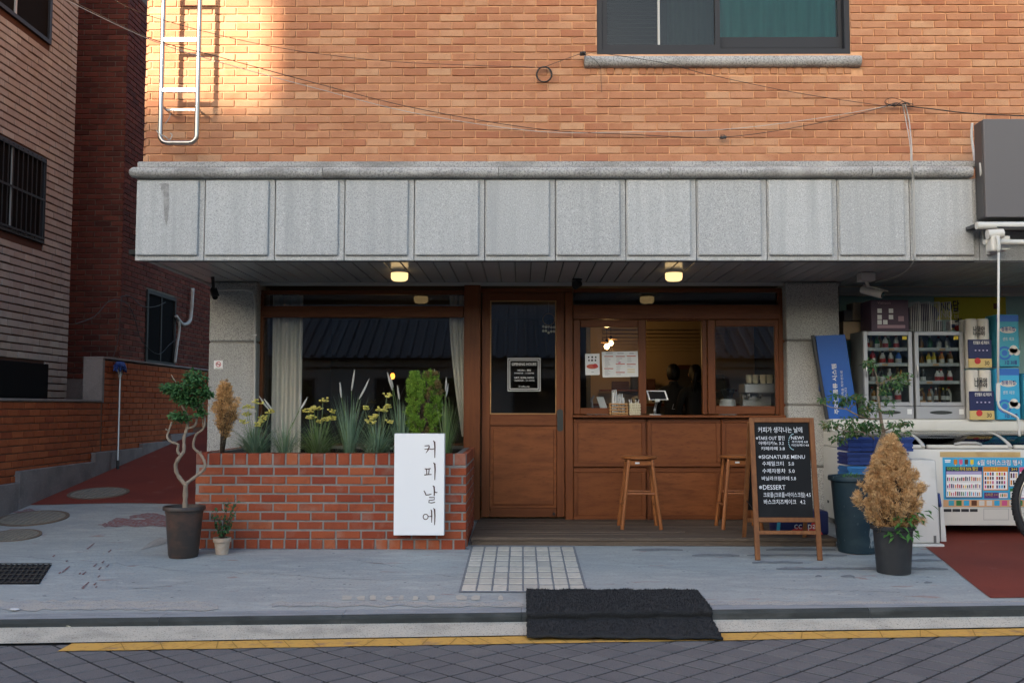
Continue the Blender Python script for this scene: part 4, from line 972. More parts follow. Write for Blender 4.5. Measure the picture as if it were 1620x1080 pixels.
# gnarled tree
c = G(290, 880); k = c.y / FPX
tr = thing('gnarled_tree', 'small gnarled tree with bare twisted trunk in a dark bronze pot', 'tree', c)
pot(tr, c, [(21.5*k, 0), (23*k, .02), (28*k, .30), (29*k, .335), (32.5*k, .34), (32.5*k, .362), (32*k, .366)], 'bronze_pot')
def zt5(x, y): return (240 + x / 3.275, 570 + y / 3.275)
tw_ = MB(); Yt = c.y; rt = random.Random(8)
def limb(pts, r0, r1, dys=None):
    ps = []
    n = len(pts)
    for i, q in enumerate(pts):
        u, v = zt5(*q); ps.append(P(u, v, Yt + (dys[i] if dys else 0)))
    sm_ = []
    for i in range(n - 1):                       # smooth (Catmull-Rom) with knobbly thickness
        p0, p1, p2, p3 = ps[max(i-1,0)], ps[i], ps[i+1], ps[min(i+2,n-1)]
        for s in range(5):
            t = s / 5; sm_.append(.5 * ((2*p1) + (p2-p0)*t + (2*p0-5*p1+4*p2-p3)*t*t + (3*p1-p0-3*p2+p3)*t*t*t))
    sm_.append(ps[-1]); m = len(sm_)
    tw_.tube(sm_, [(r0 + (r1 - r0) * i / (m - 1)) * (1 + .13 * math.sin(i * 2.1) + .08 * rt.uniform(-1,1)) for i in range(m)], 8)
    return ps
limb([(172,800),(174,720),(176,635)], .020, .018)
limb([(176,645),(135,592),(124,540),(150,492),(166,466),(168,400),(184,345),(186,290),(160,238),(150,190)], .0165, .008, [0,0,-.02,-.03,-.02,0,.02,.02,.0,0])
limb([(152,492),(134,470),(136,435),(98,420),(80,395),(90,360),(105,318)], .0115, .006, [-.03,-.04,-.05,-.06,-.05,-.04,-.03])
limb([(180,636),(228,600),(272,562),(274,525),(252,484),(216,446),(230,385),(268,352),(275,300),(262,262),(270,190)], .013, .006, [0,.02,.04,.05,.05,.04,.03,.03,.02,.02,.02])
limb([(184,352),(222,338),(234,300),(238,262),(250,208),(240,150)], .010, .006, [.02,.03,.03,.02,.0,0])
limb([(262,268),(228,240),(196,202)], .007, .004, [.02,0,-.02]); limb([(125,112),(112,92),(102,76)], .004, .003)
limb([(82,362),(72,355)], .006, .005, [-.05,-.06]); limb([(236,300),(210,296),(198,290)], .006, .004, [.03,.02,.02]); limb([(250,484),(256,470)], .007, .004, [.05,.03]); limb([(268,352),(262,300)], .006, .003, [.03,.04])
build(tw_, 'trunk', 'bark_pale', tr, smooth=2)
lf = MB(); r = random.Random(12)
for (x, y, sx, sy, n) in [(140,160,60,55,330),(225,105,62,60,340),(90,145,38,28,150),(255,165,42,45,210),(180,200,50,38,230),(150,290,52,30,170),(235,230,30,36,110),(295,180,16,18,45),(250,270,24,26,60)]:
    for i in range(int(n * 1.0)):
        q = rvec(r) * r.random() ** .4; u, v = zt5(x + q.x * sx, y + q.z * sy); p = P(u, v, Yt + q.y * sx / 3.275 / 200)
        leaf(lf, p, V(q.x, q.y - .25, -.15 + .3 * q.z) + rvec(r) * .7, V(0, -.4, 1) + rvec(r) * .5, r.uniform(.026, .048), r.uniform(.016, .028))
build(lf, 'crown', 'leaf_deep', tr)
# rose in a pale clay pot
c = G(351, 876); ro = thing('potted_rose', 'little rose bush in a pale clay pot against the planter', 'plant', c); k = c.y / FPX
pot(ro, c, [(9.5*k, 0), (12*k, .085), (12.2*k, .09), (14*k, .092), (14*k, .122)], 'terracotta_pale', .006)
st = MB(); lf = MB(); r = random.Random(21)
for (x, y) in [(400,720),(435,715),(385,745),(330,770),(310,790),(440,770),(420,800),(350,810),(400,830),(370,860),(430,745),(345,850)]:
    a = c + V(r.uniform(-.01,.01), 0, .08); b = P(*zt5(x, y), c.y + r.uniform(-.06, .06)); m = (a + b) / 2 + V(0, 0, .02)
    st.tube([a, m, b], [.0035, .003, .0018], 5)
    for i in range(13):
        q = a + (b - a) * r.uniform(.35, 1.03) + rvec(r) * .018
        leaf(lf, q, rvec(r) + V((b.x - a.x) * 3, -.4, .1), V(0, -.4, 1) + rvec(r) * .4, r.uniform(.024, .04), r.uniform(.015, .024))
build(st, 'stems', 'bark_brown', ro, smooth=2); build(lf, 'leaves', 'leaf_rose', ro)
# big teal tub with a straggly tree
c = G(1357, 872); c = V(c.x + .0, c.y + .0, c.z); k = c.y / FPX
tb_ = thing('tub_tree', 'straggly tree with thin layered branches growing in a big battered teal tub', 'tree', c)
zr = (P(1357, 752, c.y).z - c.z)
pot(tb_, c, [(29*k, 0), (30*k, .03), (35*k, zr*.55), (38*k, zr*.9), (38.5*k, zr*.93), (42.5*k, zr*.94), (43*k, zr*.975), (42*k, zr)], 'teal_pot', .012, 'tub')
wn = MB()                                            # the split and weathered strip down one side
for i in range(9):
    t = i / 8; rr = (29.6 + 7.6 * min(1, t / .9)) * k + .003; a0_ = RD(-74 + 3 * math.sin(i * 2)); a1 = RD(-44 + 4 * math.cos(i * 3))
    for s in range(5):
        a = a0_ + (a1 - a0_) * s / 4; wn.v.append(c + V(math.cos(a) * rr, math.sin(a) * rr, .045 + zr * .66 * t))
for i in range(8):
    for s in range(4): wn.f.append([i*5+s, i*5+s+1, (i+1)*5+s+1, (i+1)*5+s])
build(wn, 'worn_side', 'teal_pot_worn', tb_, smooth=2)
build(MB().lathe([(.0001, .0), (.022, 0), (.022, .012)], V(0,0,0), 4), 'drain_hole', 'black_plastic', tb_).location = c + V(.115, -30*k*.93, .03) - WO[tb_.name]
def zt7(x, y): return (1300 + x / 7.717, 560 + y / 7.717)
tw_ = MB(); Yt = c.y
def tl2(pts, r0, r1, dy=0):
    ps = [P(*zt7(*q), Yt + dy * i / len(pts)) for i, q in enumerate(pts)]
    tw_.tube(ps, [r0 + (r1 - r0) * i / (len(ps) - 1) for i in range(len(ps))], 7); return ps
tw_.tube([c + V(.08, .0, zr - .06), P(*zt7(690, 1120), Yt), P(*zt7(760, 960), Yt)], [.020, .017, .015], 8)
tl2([(760,965),(735,870),(715,740),(700,600),(688,480),(690,400)], .014, .009); tl2([(690,400),(670,260),(645,200),(600,130)], .006, .002)
tl2([(690,420),(760,330),(860,310),(980,280)], .006, .003, -.1); tl2([(720,790),(600,790),(480,765),(370,710),(300,670),(120,650),(20,610)], .009, .003, -.15)
tl2([(340,690),(360,640),(420,590)], .004, .002, -.1); tl2([(740,900),(640,880),(500,860),(350,820)], .007, .003, .15); tl2([(740,940),(850,900),(980,850),(1080,840)], .007, .003, -.12)
tl2([(640,1040),(600,990),(500,950),(300,940),(180,900)], .006, .003, -.2); tl2([(300,670),(320,600),(340,560)], .004, .002)
build(tw_, 'trunk', 'bark_pale', tb_, smooth=2)
lf = MB(); r = random.Random(31)
for (x, y, sx, sy, n) in [(560,100,70,45,46),(630,160,50,45,24),(880,330,190,90,110),(1000,260,90,50,46),(760,430,70,70,36),(950,400,60,60,24),(30,560,70,40,36),(150,500,60,45,26),(230,590,110,40,60),(430,530,110,50,84),(300,540,60,40,30),
                          (560,640,110,80,60),(600,700,70,60,24),(660,640,90,70,30),(820,580,70,40,20),(830,690,40,40,12),(330,780,90,40,44),(120,860,130,50,66),(400,880,170,60,110),(560,850,130,50,70),(620,920,120,70,70),(350,960,140,60,80),(200,1030,90,60,44),(900,850,170,40,66),(1040,830,70,35,30),(950,960,140,60,60),(880,1020,90,60,40),(500,720,70,40,24)]:
    for i in range(n):
        q = rvec(r) * r.random() ** .45; p = P(*zt7(x + q.x * sx, y + q.z * sy), Yt + q.y * .12 - .03)
        leaf(lf, p, V(q.x * .8, -.4 + q.y, -.35) + rvec(r) * .65, V(0, -.3, 1) + rvec(r) * .6, r.uniform(.028, .05), r.uniform(.013, .021))
build(lf, 'crown', 'leaf_mixed', tb_)
lf = MB()
for i in range(60):
    q = rvec(r); p = P(1346 + q.x * 14, 757 + q.z * 7, c.y - .08 + q.y * .05); leaf(lf, p, rvec(r) + V(0,0,.8), rvec(r), .03, .010)
build(lf, 'weeds', 'leaf_bright', tb_)
# dried conifer in a black pot
c = G(1414, 905); k = c.y / FPX
pc = G(1414, 905)
dc = conifer('dried_conifer', 'bushy tan dried conifer in a plain black plastic pot before the teal tub', 1409, 697, 836, 53, c.y, V(c.x, c.y, c.z), 'conifer_tan', 'bark_brown', 14000, 9,
        lambda h: (.52 + .42 * min(1, h / .27)) * (1 - (max(0, h - .27) / .73) ** 1.25 * .92), l=.032, droop=.6, wl=.0028, cat='conifer', clumps=330, tuft=.06, rlo=.45)
pot(dc, c, [(25*k, 0), (25.5*k, .015), (29.5*k, .285), (33*k, .29), (33.5*k, .312), (32.5*k, .318)], 'black_plastic', .008)
lf = MB(); r = random.Random(5)
for (u, v, n) in [(1425,828,16),(1440,842,14),(1452,815,8),(1418,845,8),(1433,818,12),(1462,800,4)]:
    for i in range(n):
        q = rvec(r); p = P(u + q.x * 12, v + q.z * 8, c.y - .10 + q.y * .05); leaf(lf, p, V(q.x, -.5, -.3) + rvec(r) * .5, V(0,-.4,1) + rvec(r) * .4, r.uniform(.04, .075), r.uniform(.02, .032))
build(lf, 'sprouting_leaves', 'leaf_bright', dc)
# ------------------------------------------------------------------ stools
def stool(u, vt, vb, Y, label, spread=1.0):
    z0 = zd - .001; zt_ = P(u, vt, Y).z; cx = X(u, Y, vt); H = zt_ - z0
    t = thing('bar_stool', label, 'stool', (cx, Y, z0), 'wooden bar stools at the serving counter')
    build(MB().lathe([(.0001, H-.028), (.135, H-.028), (.150, H-.02), (.153, H-.008), (.147, H-.001), (.0001, H)], V(cx, Y, z0), 32), 'seat', 'wood_stool', t, smooth=True)
    for (sx, sy) in ((-1,-1),(1,-1),(-1,1),(1,1)):
        build(MB().tube([V(cx + sx*.095, Y + sy*.095, z0 + H - .03), V(cx + sx*.16, Y + sy*.15, z0)], [.015, .0165], 10), 'leg', 'wood_stool', t, smooth=True)
    def at(sx, sy, h): f = 1 - h / H; return V(cx + sx*(.095 + .065*f), Y + sy*(.095 + .055*f), z0 + h)
    for (a, b, h) in (((-1,-1),(1,-1),.30),((-1,1),(1,1),.30),((-1,-1),(-1,1),.20),((1,-1),(1,1),.20)):
        build(MB().tube([at(*a, H*h/.62), at(*b, H*h/.62)], .0095, 8), 'stretcher', 'wood_stool', t, smooth=True)
    for (a, b) in (((-1,-1),(1,-1)),((-1,1),(1,1))):
        build(MB().bar(at(*a, H - .055) , at(*b, H - .055), .012, .035, (0,1,0)), 'apron', 'wood_stool', t)
    build(Bx(cx - .045, cx - .01, Y - .113, Y - .107, z0 + H - .062, z0 + H - .048), 'paper_tag', 'paper', t)
stool(1011, 720.5, 831, 8.42, 'wooden bar stool standing clear of the chalkboard, between door and counter middle')
stool(1167, 719.5, 831, 8.42, 'wooden bar stool half hidden behind the chalkboard sign')
# ------------------------------------------------------------------ chalkboard
fa, fb = G(1199, 886), G(1297, 886); yb_ = (fa.y + fb.y) / 2
ta, tb2 = P(1188.5, 661, yb_ + .26), P(1283, 661, yb_ + .26)
cbd = thing('chalkboard_sign', 'wooden easel chalkboard with a handwritten white menu', 'sign', (fa + fb) / 2)
fa = V(fa.x, yb_, gz(fa.x, yb_)); fb = V(fb.x, yb_, fa.z)
upv = ((ta - fa) + (tb2 - fb)).normalized(); rt_ = V(1, 0, 0); nrm = rt_.cross(upv).normalized()   # faces the street
ww = .036
build(MB().bar(fa, ta, ww, .022, rt_), 'leg', 'wood_easel', cbd, bevel=.002); build(MB().bar(fb, tb2, ww, .022, rt_), 'leg', 'wood_easel', cbd, bevel=.002)
def onb(u, v, lift=0): return PL(u, v, (fa + ta) / 2, nrm) + nrm * lift
def rail(v, name, wd=.034):
    m = onb(1240, v); h = m.z
    l_ = fa + (ta - fa) * ((h - fa.z) / (ta.z - fa.z)); r_ = fb + (tb2 - fb) * ((h - fb.z) / (tb2.z - fb.z))
    build(MB().bar(l_ + V(.017,0,0), r_ - V(.017,0,0), .018, wd, nrm), name, 'wood_easel', cbd, bevel=.002)
rail(664.5, 'top_rail', .036); rail(822, 'bottom_rail'); rail(842, 'stretcher', .028)
bp = [onb(1194, 668), onb(1279, 668), onb(1287, 819), onb(1198, 819)]
brd = build(MB().prism([p - nrm * .003 for p in bp[::-1]], -nrm * .006), 'board', 'chalkboard', cbd, fix=True)
# hinged rear frame
bl_, br_ = G(1176.5, 861.5), G(1272, 861.5)
build(MB().bar(V(bl_.x, bl_.y, bl_.z), V(ta.x - .004, ta.y + .03, ta.z - .03), .03, .02, rt_), 'rear_leg', 'wood_easel', cbd, bevel=.002)
build(MB().bar(V(br_.x, br_.y, br_.z), V(tb2.x + .004, tb2.y + .03, tb2.z - .03), .03, .02, rt_), 'rear_leg', 'wood_easel', cbd, bevel=.002)
q0 = bl_ + (V(ta.x, ta.y + .03, ta.z) - bl_) * .2; q1 = br_ + (V(tb2.x, tb2.y + .03, tb2.z) - br_) * .2
build(MB().bar(q0 + V(.02,0,0), q1 - V(.02,0,0), .012, .03, (0,1,0)), 'rear_stretcher', 'wood_easel', cbd)
q2 = bl_ + (V(ta.x, ta.y + .03, ta.z) - bl_) * .28; q3 = br_ + (V(tb2.x, tb2.y + .03, tb2.z) - br_) * .28
e2 = bl_ + (V(ta.x, ta.y + .03, ta.z) - bl_) * .97; e3 = br_ + (V(tb2.x, tb2.y + .03, tb2.z) - br_) * .97
build(MB().prism([q2 + V(.02,.004,0), q3 - V(.02,-.004,0), e3 - V(.02,-.004,0), e2 + V(.02,.004,0)], V(0,.004,0)), 'rear_board', 'chalkboard', cbd, fix=True)
ch = build(MB().tube([fa + (ta - fa) * .33 + V(0,.015,0), bl_ + (ta - bl_) * .36], .003, 5), 'chain', 'black_metal', cbd)
def zb_(x, y): return (1160 + x / 4.153, 640 + y / 4.153)
def cline(s, x, y, hpx, wpx, mat='chalk'):
    u, v = zb_(x, y); o = onb(u, v, 0); o2 = onb(*zb_(x + wpx, y), 0); right = (o2 - o)
    text(s, hpx / 4.153 * yb_ / FPX * 1.28, o, right, upv, 'lettering', mat, cbd, width=right.length, lift=.001, bold=.0001)
for a in [('커피가 생각나는 날에', 162, 180, 34, 290), ('※TAKE OUT 할인', 148, 230, 26, 188), ('아메리카노 3.2', 166, 262, 22, 165), ('카페라떼 3.8', 182, 297, 22, 155),
          ('NEW!', 378, 227, 24, 82), ('쿠키라떼 4.8', 384, 250, 15, 104), ('아인슈페너 4.8', 382, 272, 15, 114), ('※SIGNATURE MENU', 165, 354, 28, 305), ('수제밀크티   5.0', 190, 398, 26, 208),
          ('수제자몽차  5.0', 190, 446, 26, 212), ('바닐라크림라떼 5.8', 186, 494, 24, 224), ('※DESSERT', 168, 556, 34, 174), ('크로플(크로플+아이스크림) 4.5', 198, 604, 28, 310), ('바스크치즈케이크   4.2', 200, 650, 28, 272)]:
    cline(*a)
dots = MB()
for i in range(13):
    a = RD(100 + i * 13.5); u, v = zb_(398 + 34 * math.cos(a), 243 - 52 * math.sin(a)); p = onb(u, v, .0012); dots.add([p + rt_ * .003 - upv * .003, p + rt_ * .003 + upv * .003, p - rt_ * .003 + upv * .003, p - rt_ * .003 - upv * .003], [(0,1,2,3)])
build(dots, 'chalk_dots', 'chalk_blue', cbd)
# bag of packs lying behind the chalkboard
bg_ = P(1262, 830, 7.95); bagt = thing('drink_pack', 'dark blue shrink wrapped pack with red and white print lying behind the chalkboard', 'package', V(bg_.x, 8.0, zd))
x0_, x1_ = X(1224, 7.95), X(1308, 7.95); build(Bx(x0_, x1_, 7.95, 8.17, zd, Z(807, 7.95)), 'pack', 'print_navy', bagt, bevel=.018, seg=3, smooth=True)
build(MB().prism([P(1243,845,7.9478),P(1262,832,7.9478),P(1280,836,7.9478),P(1287,822,7.9478),P(1302,845,7.9478)], V(0,.002,0)), 'print_patch', 'print_red', bagt, fix=True)
build(MB().prism([P(1228,842,7.948),P(1230,824,7.948),P(1235,824,7.948),P(1234,843,7.948)], V(0,.002,0)), 'print_patch', 'print_cyan', bagt, fix=True)
text('cc  pan', .075, P(1256, 836, 7.9455), (1,0,0), (0,0,1), 'lettering', 'letter_white', bagt, lift=.0)
# ------------------------------------------------------------------ rubber mat draped over the kerb
mat_t = MB(); ua, ub = 833, 1103
pa_, pb_ = G(833, 937), G(1103, 937); nx = 46; prof = []
rn = random.Random(14)
def mat_pt(s, x):      # s runs from the pavement edge down to the gutter, in metres along the profile
    yk = K(x); back = pa_.y + (pb_.y - pa_.y) * (x - pa_.x) / (pb_.x - pa_.x)
    Lf = back - yk
    if s < Lf - .02:
        y = back - s; z = gz(x, y) + .022
    elif s < Lf + .05:
        t = (s - Lf + .02) / .07; y = yk + .02 - .045 * t; z = gz(x, yk) + .022 - .012 * t * t
    elif s < Lf + .16:
        t = (s - Lf - .05) / .11; y = yk - .025 - .012 * t + .03 * t * t; z = gz(x, yk) + .010 + (GH + .018 - gz(x, yk) - .010) * t
    else:
        t = s - Lf - .16; y = yk - .02 - t; z = max(RZ + .022, GH + .018 - t * .13)
    return V(x, y, z + .0025 * math.sin(x * 23 + s * 5) + .002 * math.sin(x * 51))
ns = 40; Lm = (pa_.y - K(pa_.x)) + .16 + .235
xl, xr = pa_.x, pb_.x
for i in range(nx + 1):
    for j in range(ns + 1):
        s = Lm * j / ns; x = xl + (xr - xl) * i / nx; x += .004 * math.sin(j * 1.9) if i in (0, nx) else 0
        p = mat_pt(s, x)
        if i == nx: pass
        mat_t.v.append(p)
for i in range(nx):
    for j in range(ns): k = i * (ns + 1) + j; mat_t.f.append([k, k + 1, k + ns + 2, k + ns + 1])
mo = build(mat_t, 'rubber_mat', 'rubber_mat', smooth=2, label='black bristly rubber mat draped over the kerb before the tiled strip', cat='mat')
so_ = mo.modifiers.new('thick', 'SOLIDIFY'); so_.thickness = .014; so_.offset = -1
tuft = MB(); r = random.Random(3)
for i in range(9000):
    p = mat_pt(Lm * r.random(), xl + (xr - xl) * r.random()); d = V(r.uniform(-.5,.5), r.uniform(-.8,.2), 1).normalized(); s = d.orthogonal().normalized() * .0022
    tuft.add([p - s, p + s, p + d * .011], [(0, 1, 2)])
tag(build(tuft, 'bristles', 'rubber_mat', mo), kind='stuff')
# ================================================================== ON THE FACADE 
def smooth_path(ps, k=6):
    ps = [Vector(p) for p in ps]; out = []; n = len(ps)
    for i in range(n - 1):
        p0, p1, p2, p3 = ps[max(i-1,0)], ps[i], ps[i+1], ps[min(i+2,n-1)]
        for s in range(k):
            t = s / k; out.append(.5 * ((2*p1) + (p2-p0)*t + (2*p0-5*p1+4*p2-p3)*t*t + (3*p1-p0-3*p2+p3)*t*t*t))
    return out + [ps[-1]]
# escape ladder
YLd = YU - .19
lad = thing('escape_ladder', 'polished steel ladder with round bottom fixed high on the brick wall', 'ladder', P(280, 228, YLd))
def zl1(x, y): return (230 + x / 4.5, y / 4.5)
lp = [zl1(138,-560), zl1(136,0), zl1(120,400), zl1(106,880), zl1(106,960), zl1(116,1000), zl1(150,1020), zl1(230,1022), zl1(320,1018), zl1(352,1000), zl1(364,960), zl1(366,880), zl1(376,480), zl1(390,0), zl1(398,-560)]
a, b = P(*zl1(106, 950), YLd), P(*zl1(366, 950), YLd); xa_, xb_ = a.x, b.x; zb0 = P(*zl1(200, 1018), YLd).z; zt0 = 5.6; rr = .06
pts = [V(xa_, YLd, zt0), V(xa_, YLd, zb0 + rr)] + [V(xa_ + rr - rr * math.cos(t), YLd, zb0 + rr - rr * math.sin(t)) for t in (RD(22), RD(45), RD(68), RD(90))]
pts += [V(xb_ - rr + rr * math.sin(t), YLd, zb0 + rr - rr * math.cos(t)) for t in (0, RD(22), RD(45), RD(68), RD(90))] + [V(xb_, YLd, zt0)]
build(MB().tube(pts, .019, 14), 'rail', 'steel', lad, smooth=True)
for v in (645, 285, -60, -400):
    z = P(*zl1(250, v), YLd).z; build(Bx(xa_ + .012, xb_ - .012, YLd - .012, YLd + .012, z - .017, z + .017), 'rung', 'steel', lad, bevel=.003)
for v in (788, -300):
    z = P(*zl1(250, v), YLd + .1).z; build(MB().box(xa_ + .01, xb_ - .005, YLd + .075, YLd + .085, z - .008, z + .008).box(xa_ + .01, xa_ + .02, YLd, YU, z - .008, z + .008).box(xb_ - .02, xb_ - .01, YLd, YU, z - .008, z + .008), 'wall_bracket', 'steel_dull', lad)
build(MB().tube(smooth_path([P(*zl1(80,930), YLd-.03), P(*zl1(100,955), YLd-.035), P(*zl1(145,975), YLd-.02), P(*zl1(170,998), YLd), P(*zl1(190,965), YLd+.01), P(*zl1(178,950), YLd+.02)]), .004, 6), 'tie_wire', 'cable_white', lad)
build(MB().tube(smooth_path([P(*zl1(178,810), YLd+.07), P(*zl1(170,840), YLd+.07), P(*zl1(142,880), YLd+.06)]), .0035, 6), 'tie_wire', 'cable_white', lad)
# cables
def cable(uvy, r, mat, label, name='cable', k=8):
    o = build(MB().tube(smooth_path([P(u, v, y) for u, v, y in uvy], k), r, 6), name, mat, smooth=2, label=label, cat='cable', group='cables strung along the brick wall'); return o
YA = YU - .05
cable([(70,-20,5.2),(235,60,6.6),(345,90,7.2),(500,132,7.5),(660,172,7.75),(850,204,YA),(1000,213,YA),(1145,217,YA),(1290,196,YA),(1412,166,YA)], .0032, 'cable_black', 'thin black cable sagging from above the alley to the cable knot')
cable([(70,-16,5.2),(235,62,6.6),(345,98,7.2),(500,140,7.5),(660,180,7.75),(850,208,YA),(1000,209,YA),(1145,205,YA),(1290,188,YA),(1410,167,YA)], .0028, 'cable_white', 'thin white cable twinned with the black one sagging to the cable knot')
cable([(150,-20,5.5),(235,25,6.8),(420,72,7.5),(600,96,7.8),(760,104,YA),(860,107,YA)], .0025, 'cable_black', 'thin black cable running from above the alley to the coiled loop')
cable([(862,106,YA),(900,92,YA),(924,85,YU-.1),(960,86,YU-.13),(1050,100,YU-.1),(1120,118,YA),(1260,147,YA),(1400,168,YA)], .0025, 'cable_black', 'thin black cable hanging from window sill corner to the cable knot')
cable([(1412,166,YA),(1470,172,YA),(1540,180,YA-.2),(1640,184,YA-.5)], .0045, 'cable_black', 'twisted dark cable leading from the cable knot over the grey sign box')
cable([(1432,166,YA),(1438,190,YA),(1442,230,7.4),(1443,262,7.33),(1446,290,7.40),(1447,350,7.41),(1448,395,7.41),(1445,414,7.44),(1425,434,8.0),(1385,447,8.4)], .0045, 'cable_white', 'white cable dropping over the granite fascia to the white camera')
cable([(1428,166,YA),(1433,190,YA),(1440,232,7.4),(1441,262,7.33),(1444,290,7.40),(1445,350,7.41),(1446,408,7.43)], .0035, 'cable_white', 'second white cable dropping down the granite fascia beside the other')
kn = MB(); r = random.Random(2)
for j in range(4):
    kn.tube(smooth_path([P(1400 + 8*i + r.uniform(-5,5), 165 + r.uniform(-5,4), YA + r.uniform(-.02,.02)) for i in range(6)], 4), .003, 5)
kn.tube(smooth_path([P(1404,168,YA),P(1400,160,YA),P(1412,155,YA),P(1428,160,YA),P(1434,168,YA)], 5), .0025, 5)
build(kn, 'cable_knot', 'cable_black', label='tangled knot of dark cables on the brick wall over the fascia', cat='cable')
co = MB()
for j, (rx, dx) in enumerate(((12.5, 0), (12, .6), (11.6, -.5))):
    co.tube([P(861 + dx + rx * math.cos(i * .3307), 118 + rx * math.sin(i * .3307), YU - .03 - j * .006) for i in range(20)], .004, 6)
build(co, 'cable_coil', 'cable_black', label='small round coil of black cable hung on the brick wall', cat='cable')
cl = thing('cable_clamp', 'small black cable clamp at the sagging low point of the cables', 'clamp', P(1145, 218, YA)); build(MB().obox(P(1145,217.5,YA), V(.022,0,.004), V(0,.012,0), V(-.002,0,.010)), 'clamp_body', 'black_plastic', cl, bevel=.004); build(MB().tube([P(1139,221,YA), P(1141,214,YA), P(1146,214,YA), P(1148,220,YA)], .004, 5), 'clamp_hook', 'black_plastic', cl)
cl = thing('cable_clamp', 'small black cable clamp on the upstairs window sill corner', 'clamp', P(922, 86, YU-.06)); build(MB().obox(P(922,85,YU-.09), V(.024,0,.002), V(0,.03,0), V(0,0,.009)), 'clamp_body', 'black_plastic', cl, bevel=.004); build(MB().tube([P(918,88,YU-.12), P(922,82,YU-.12), P(927,88,YU-.12)], .004, 5), 'clamp_hook', 'black_plastic', cl)
cable([(924,86,YU-.1),(934,90,YU-.1),(949,105,YU-.04),(951,128,YU-.02),(952,146,YU-.02)], .0018, 'cable_black', 'loose thin cable end dangling below the window sill corner')
# conduits
def conduit(uvy, r, label, mat='conduit', clips=()):
    t = thing('conduit', label, 'conduit', P(*uvy[-1])); build(MB().tube(smooth_path([P(*q) for q in uvy], 6), r, 8), 'pipe', mat, t, smooth=2)
    for q in clips: p = P(*q); build(Bx(p.x - r*1.9, p.x + r*1.9, p.y - r*1.3, p.y + r*2.4, p.z - .008, p.z + .008), 'clip', 'steel_dull', t)
conduit([(338,459.5,8.86),(375,458,8.87),(395,459,8.88),(402,468,8.89),(403.5,490,8.89),(403.5,540,8.89),(402.5,640,8.89),(401,716,8.89)], .011, 'pale conduit bending down the corner of granite pillar and window', clips=[(403.5,530,8.89),(402,650,8.89)])
conduit([(1538,195,7.85),(1537,215,7.85),(1540,240,7.82),(1542,258,7.6)], .010, 'short white conduit on the brick wall next to the sign box', 'cable_white')
conduit([(1551,258,7.34),(1552,275,7.33),(1553,290,7.40),(1554,340,7.41),(1556,385,7.41)], .010, 'white conduit running down the last fascia stone', 'cable_white')
# cameras
def camera_unit(name, label, base, mount_end, d, r, ln, mat, matd, box=None):
    t = thing(name, label, 'camera', base)
    if box: build(box, 'junction_box', mat, t, bevel=.006)
    build(MB().tube([base, mount_end], [.016, .012], 8), 'mount', mat, t, smooth=True)
    d = Vector(d).normalized(); a = mount_end - d * ln * .4; b = mount_end + d * ln * .6
    build(MB().tube([a, a + d * .01, b - d * .02, b], [r * .8, r, r, r * .95], 14), 'housing', mat, t, smooth=True)
    s = d.cross(V(0,0,1)).normalized(); u = s.cross(d)
    build(MB().obox((a + b) / 2 + u * (r + .006) + d * .02, d * (ln * .52), s * (r * 1.05), u * .004), 'sun_shield', mat, t, bevel=.003)
    build(MB().tube([b, b + d * .004], r * .8, 14), 'lens', matd, t); return t
p = P(336, 456, 8.6); p.z = zs - .004
camera_unit('wall_camera', 'small dark bullet camera under the soffit corner by the left granite pillar'.replace('left ', 'planter side '), p, P(338, 463, 8.6), (.35, -.55, -.55), .026, .12, 'black_metal', 'dark_glass')
p = P(1370, 450, 8.35); p.z = zs - .004; e = P(1371, 457, 8.35)
q = P(1370, 440, 8.35); camera_unit('wall_camera', 'white bullet camera hanging from the soffit above the shop fridges', V(q.x, 8.35, zs - .06), P(1376, 461, 8.35), (.62, -.55, -.28), .034, .19, 'white_plastic', 'dark_glass', Bx(q.x - .06, q.x + .06, 8.29, 8.41, zs - .075, zs - .003))
p = P(913, 447, 8.75); sp = thing('soffit_spotlight', 'small black unlit spotlight on the soffit above the door', 'lamp', V(p.x, 8.75, zs)); build(MB().lathe([(.045, -.012), (.045, 0)], V(p.x, 8.75, zs - .002), 18), 'mount_plate', 'black_metal', sp); build(MB().tube([V(p.x, 8.75, zs - .014), V(p.x, 8.74, zs - .04)], .012, 8), 'stem', 'black_metal', sp); build(MB().tube([V(p.x + .025, 8.76, zs - .04), V(p.x - .02, 8.72, zs - .06)], [.028, .04], 14), 'head', 'black_metal', sp, smooth=True)
# no smoking plate
ns_ = thing('no_smoking_plate', 'small white no smoking plate on the granite pillar', 'sign', P(345, 583, YP)); build(rect(338.5, 570, 352.5, 583.5, YP, -.0005, .004), 'plate', 'sign_white', ns_)
rg = MB(); 
for i in range(20):
    a, b = i * .3142, (i + 1) * .3142
    f = lambda t, r_: P(345.5 + r_ * math.cos(t), 576 + r_ * math.sin(t), YP - .0055)
    rg.add([f(a,4.2), f(b,4.2), f(b,3.2), f(a,3.2)], [(0,1,2,3)])
rg.add([P(342.6,573.6,YP-.0056),P(343.3,572.9,YP-.0056),P(348.5,578.3,YP-.0056),P(347.8,579,YP-.0056)], [(3,2,1,0)])
build(rg, 'red_ring', 'print_red', ns_); build(MB().add([P(342.5,576.6,YP-.005),P(348,576.6,YP-.005),P(348,575.4,YP-.005),P(342.5,575.4,YP-.005)], [(0,1,2,3)]), 'cigarette', 'letter_dark', ns_)
text('금연구역', .014, P(340.5, 583, YP - .0048), (1,0,0), (0,0,1), 'lettering', 'print_green', ns_, width=.055, lift=0)
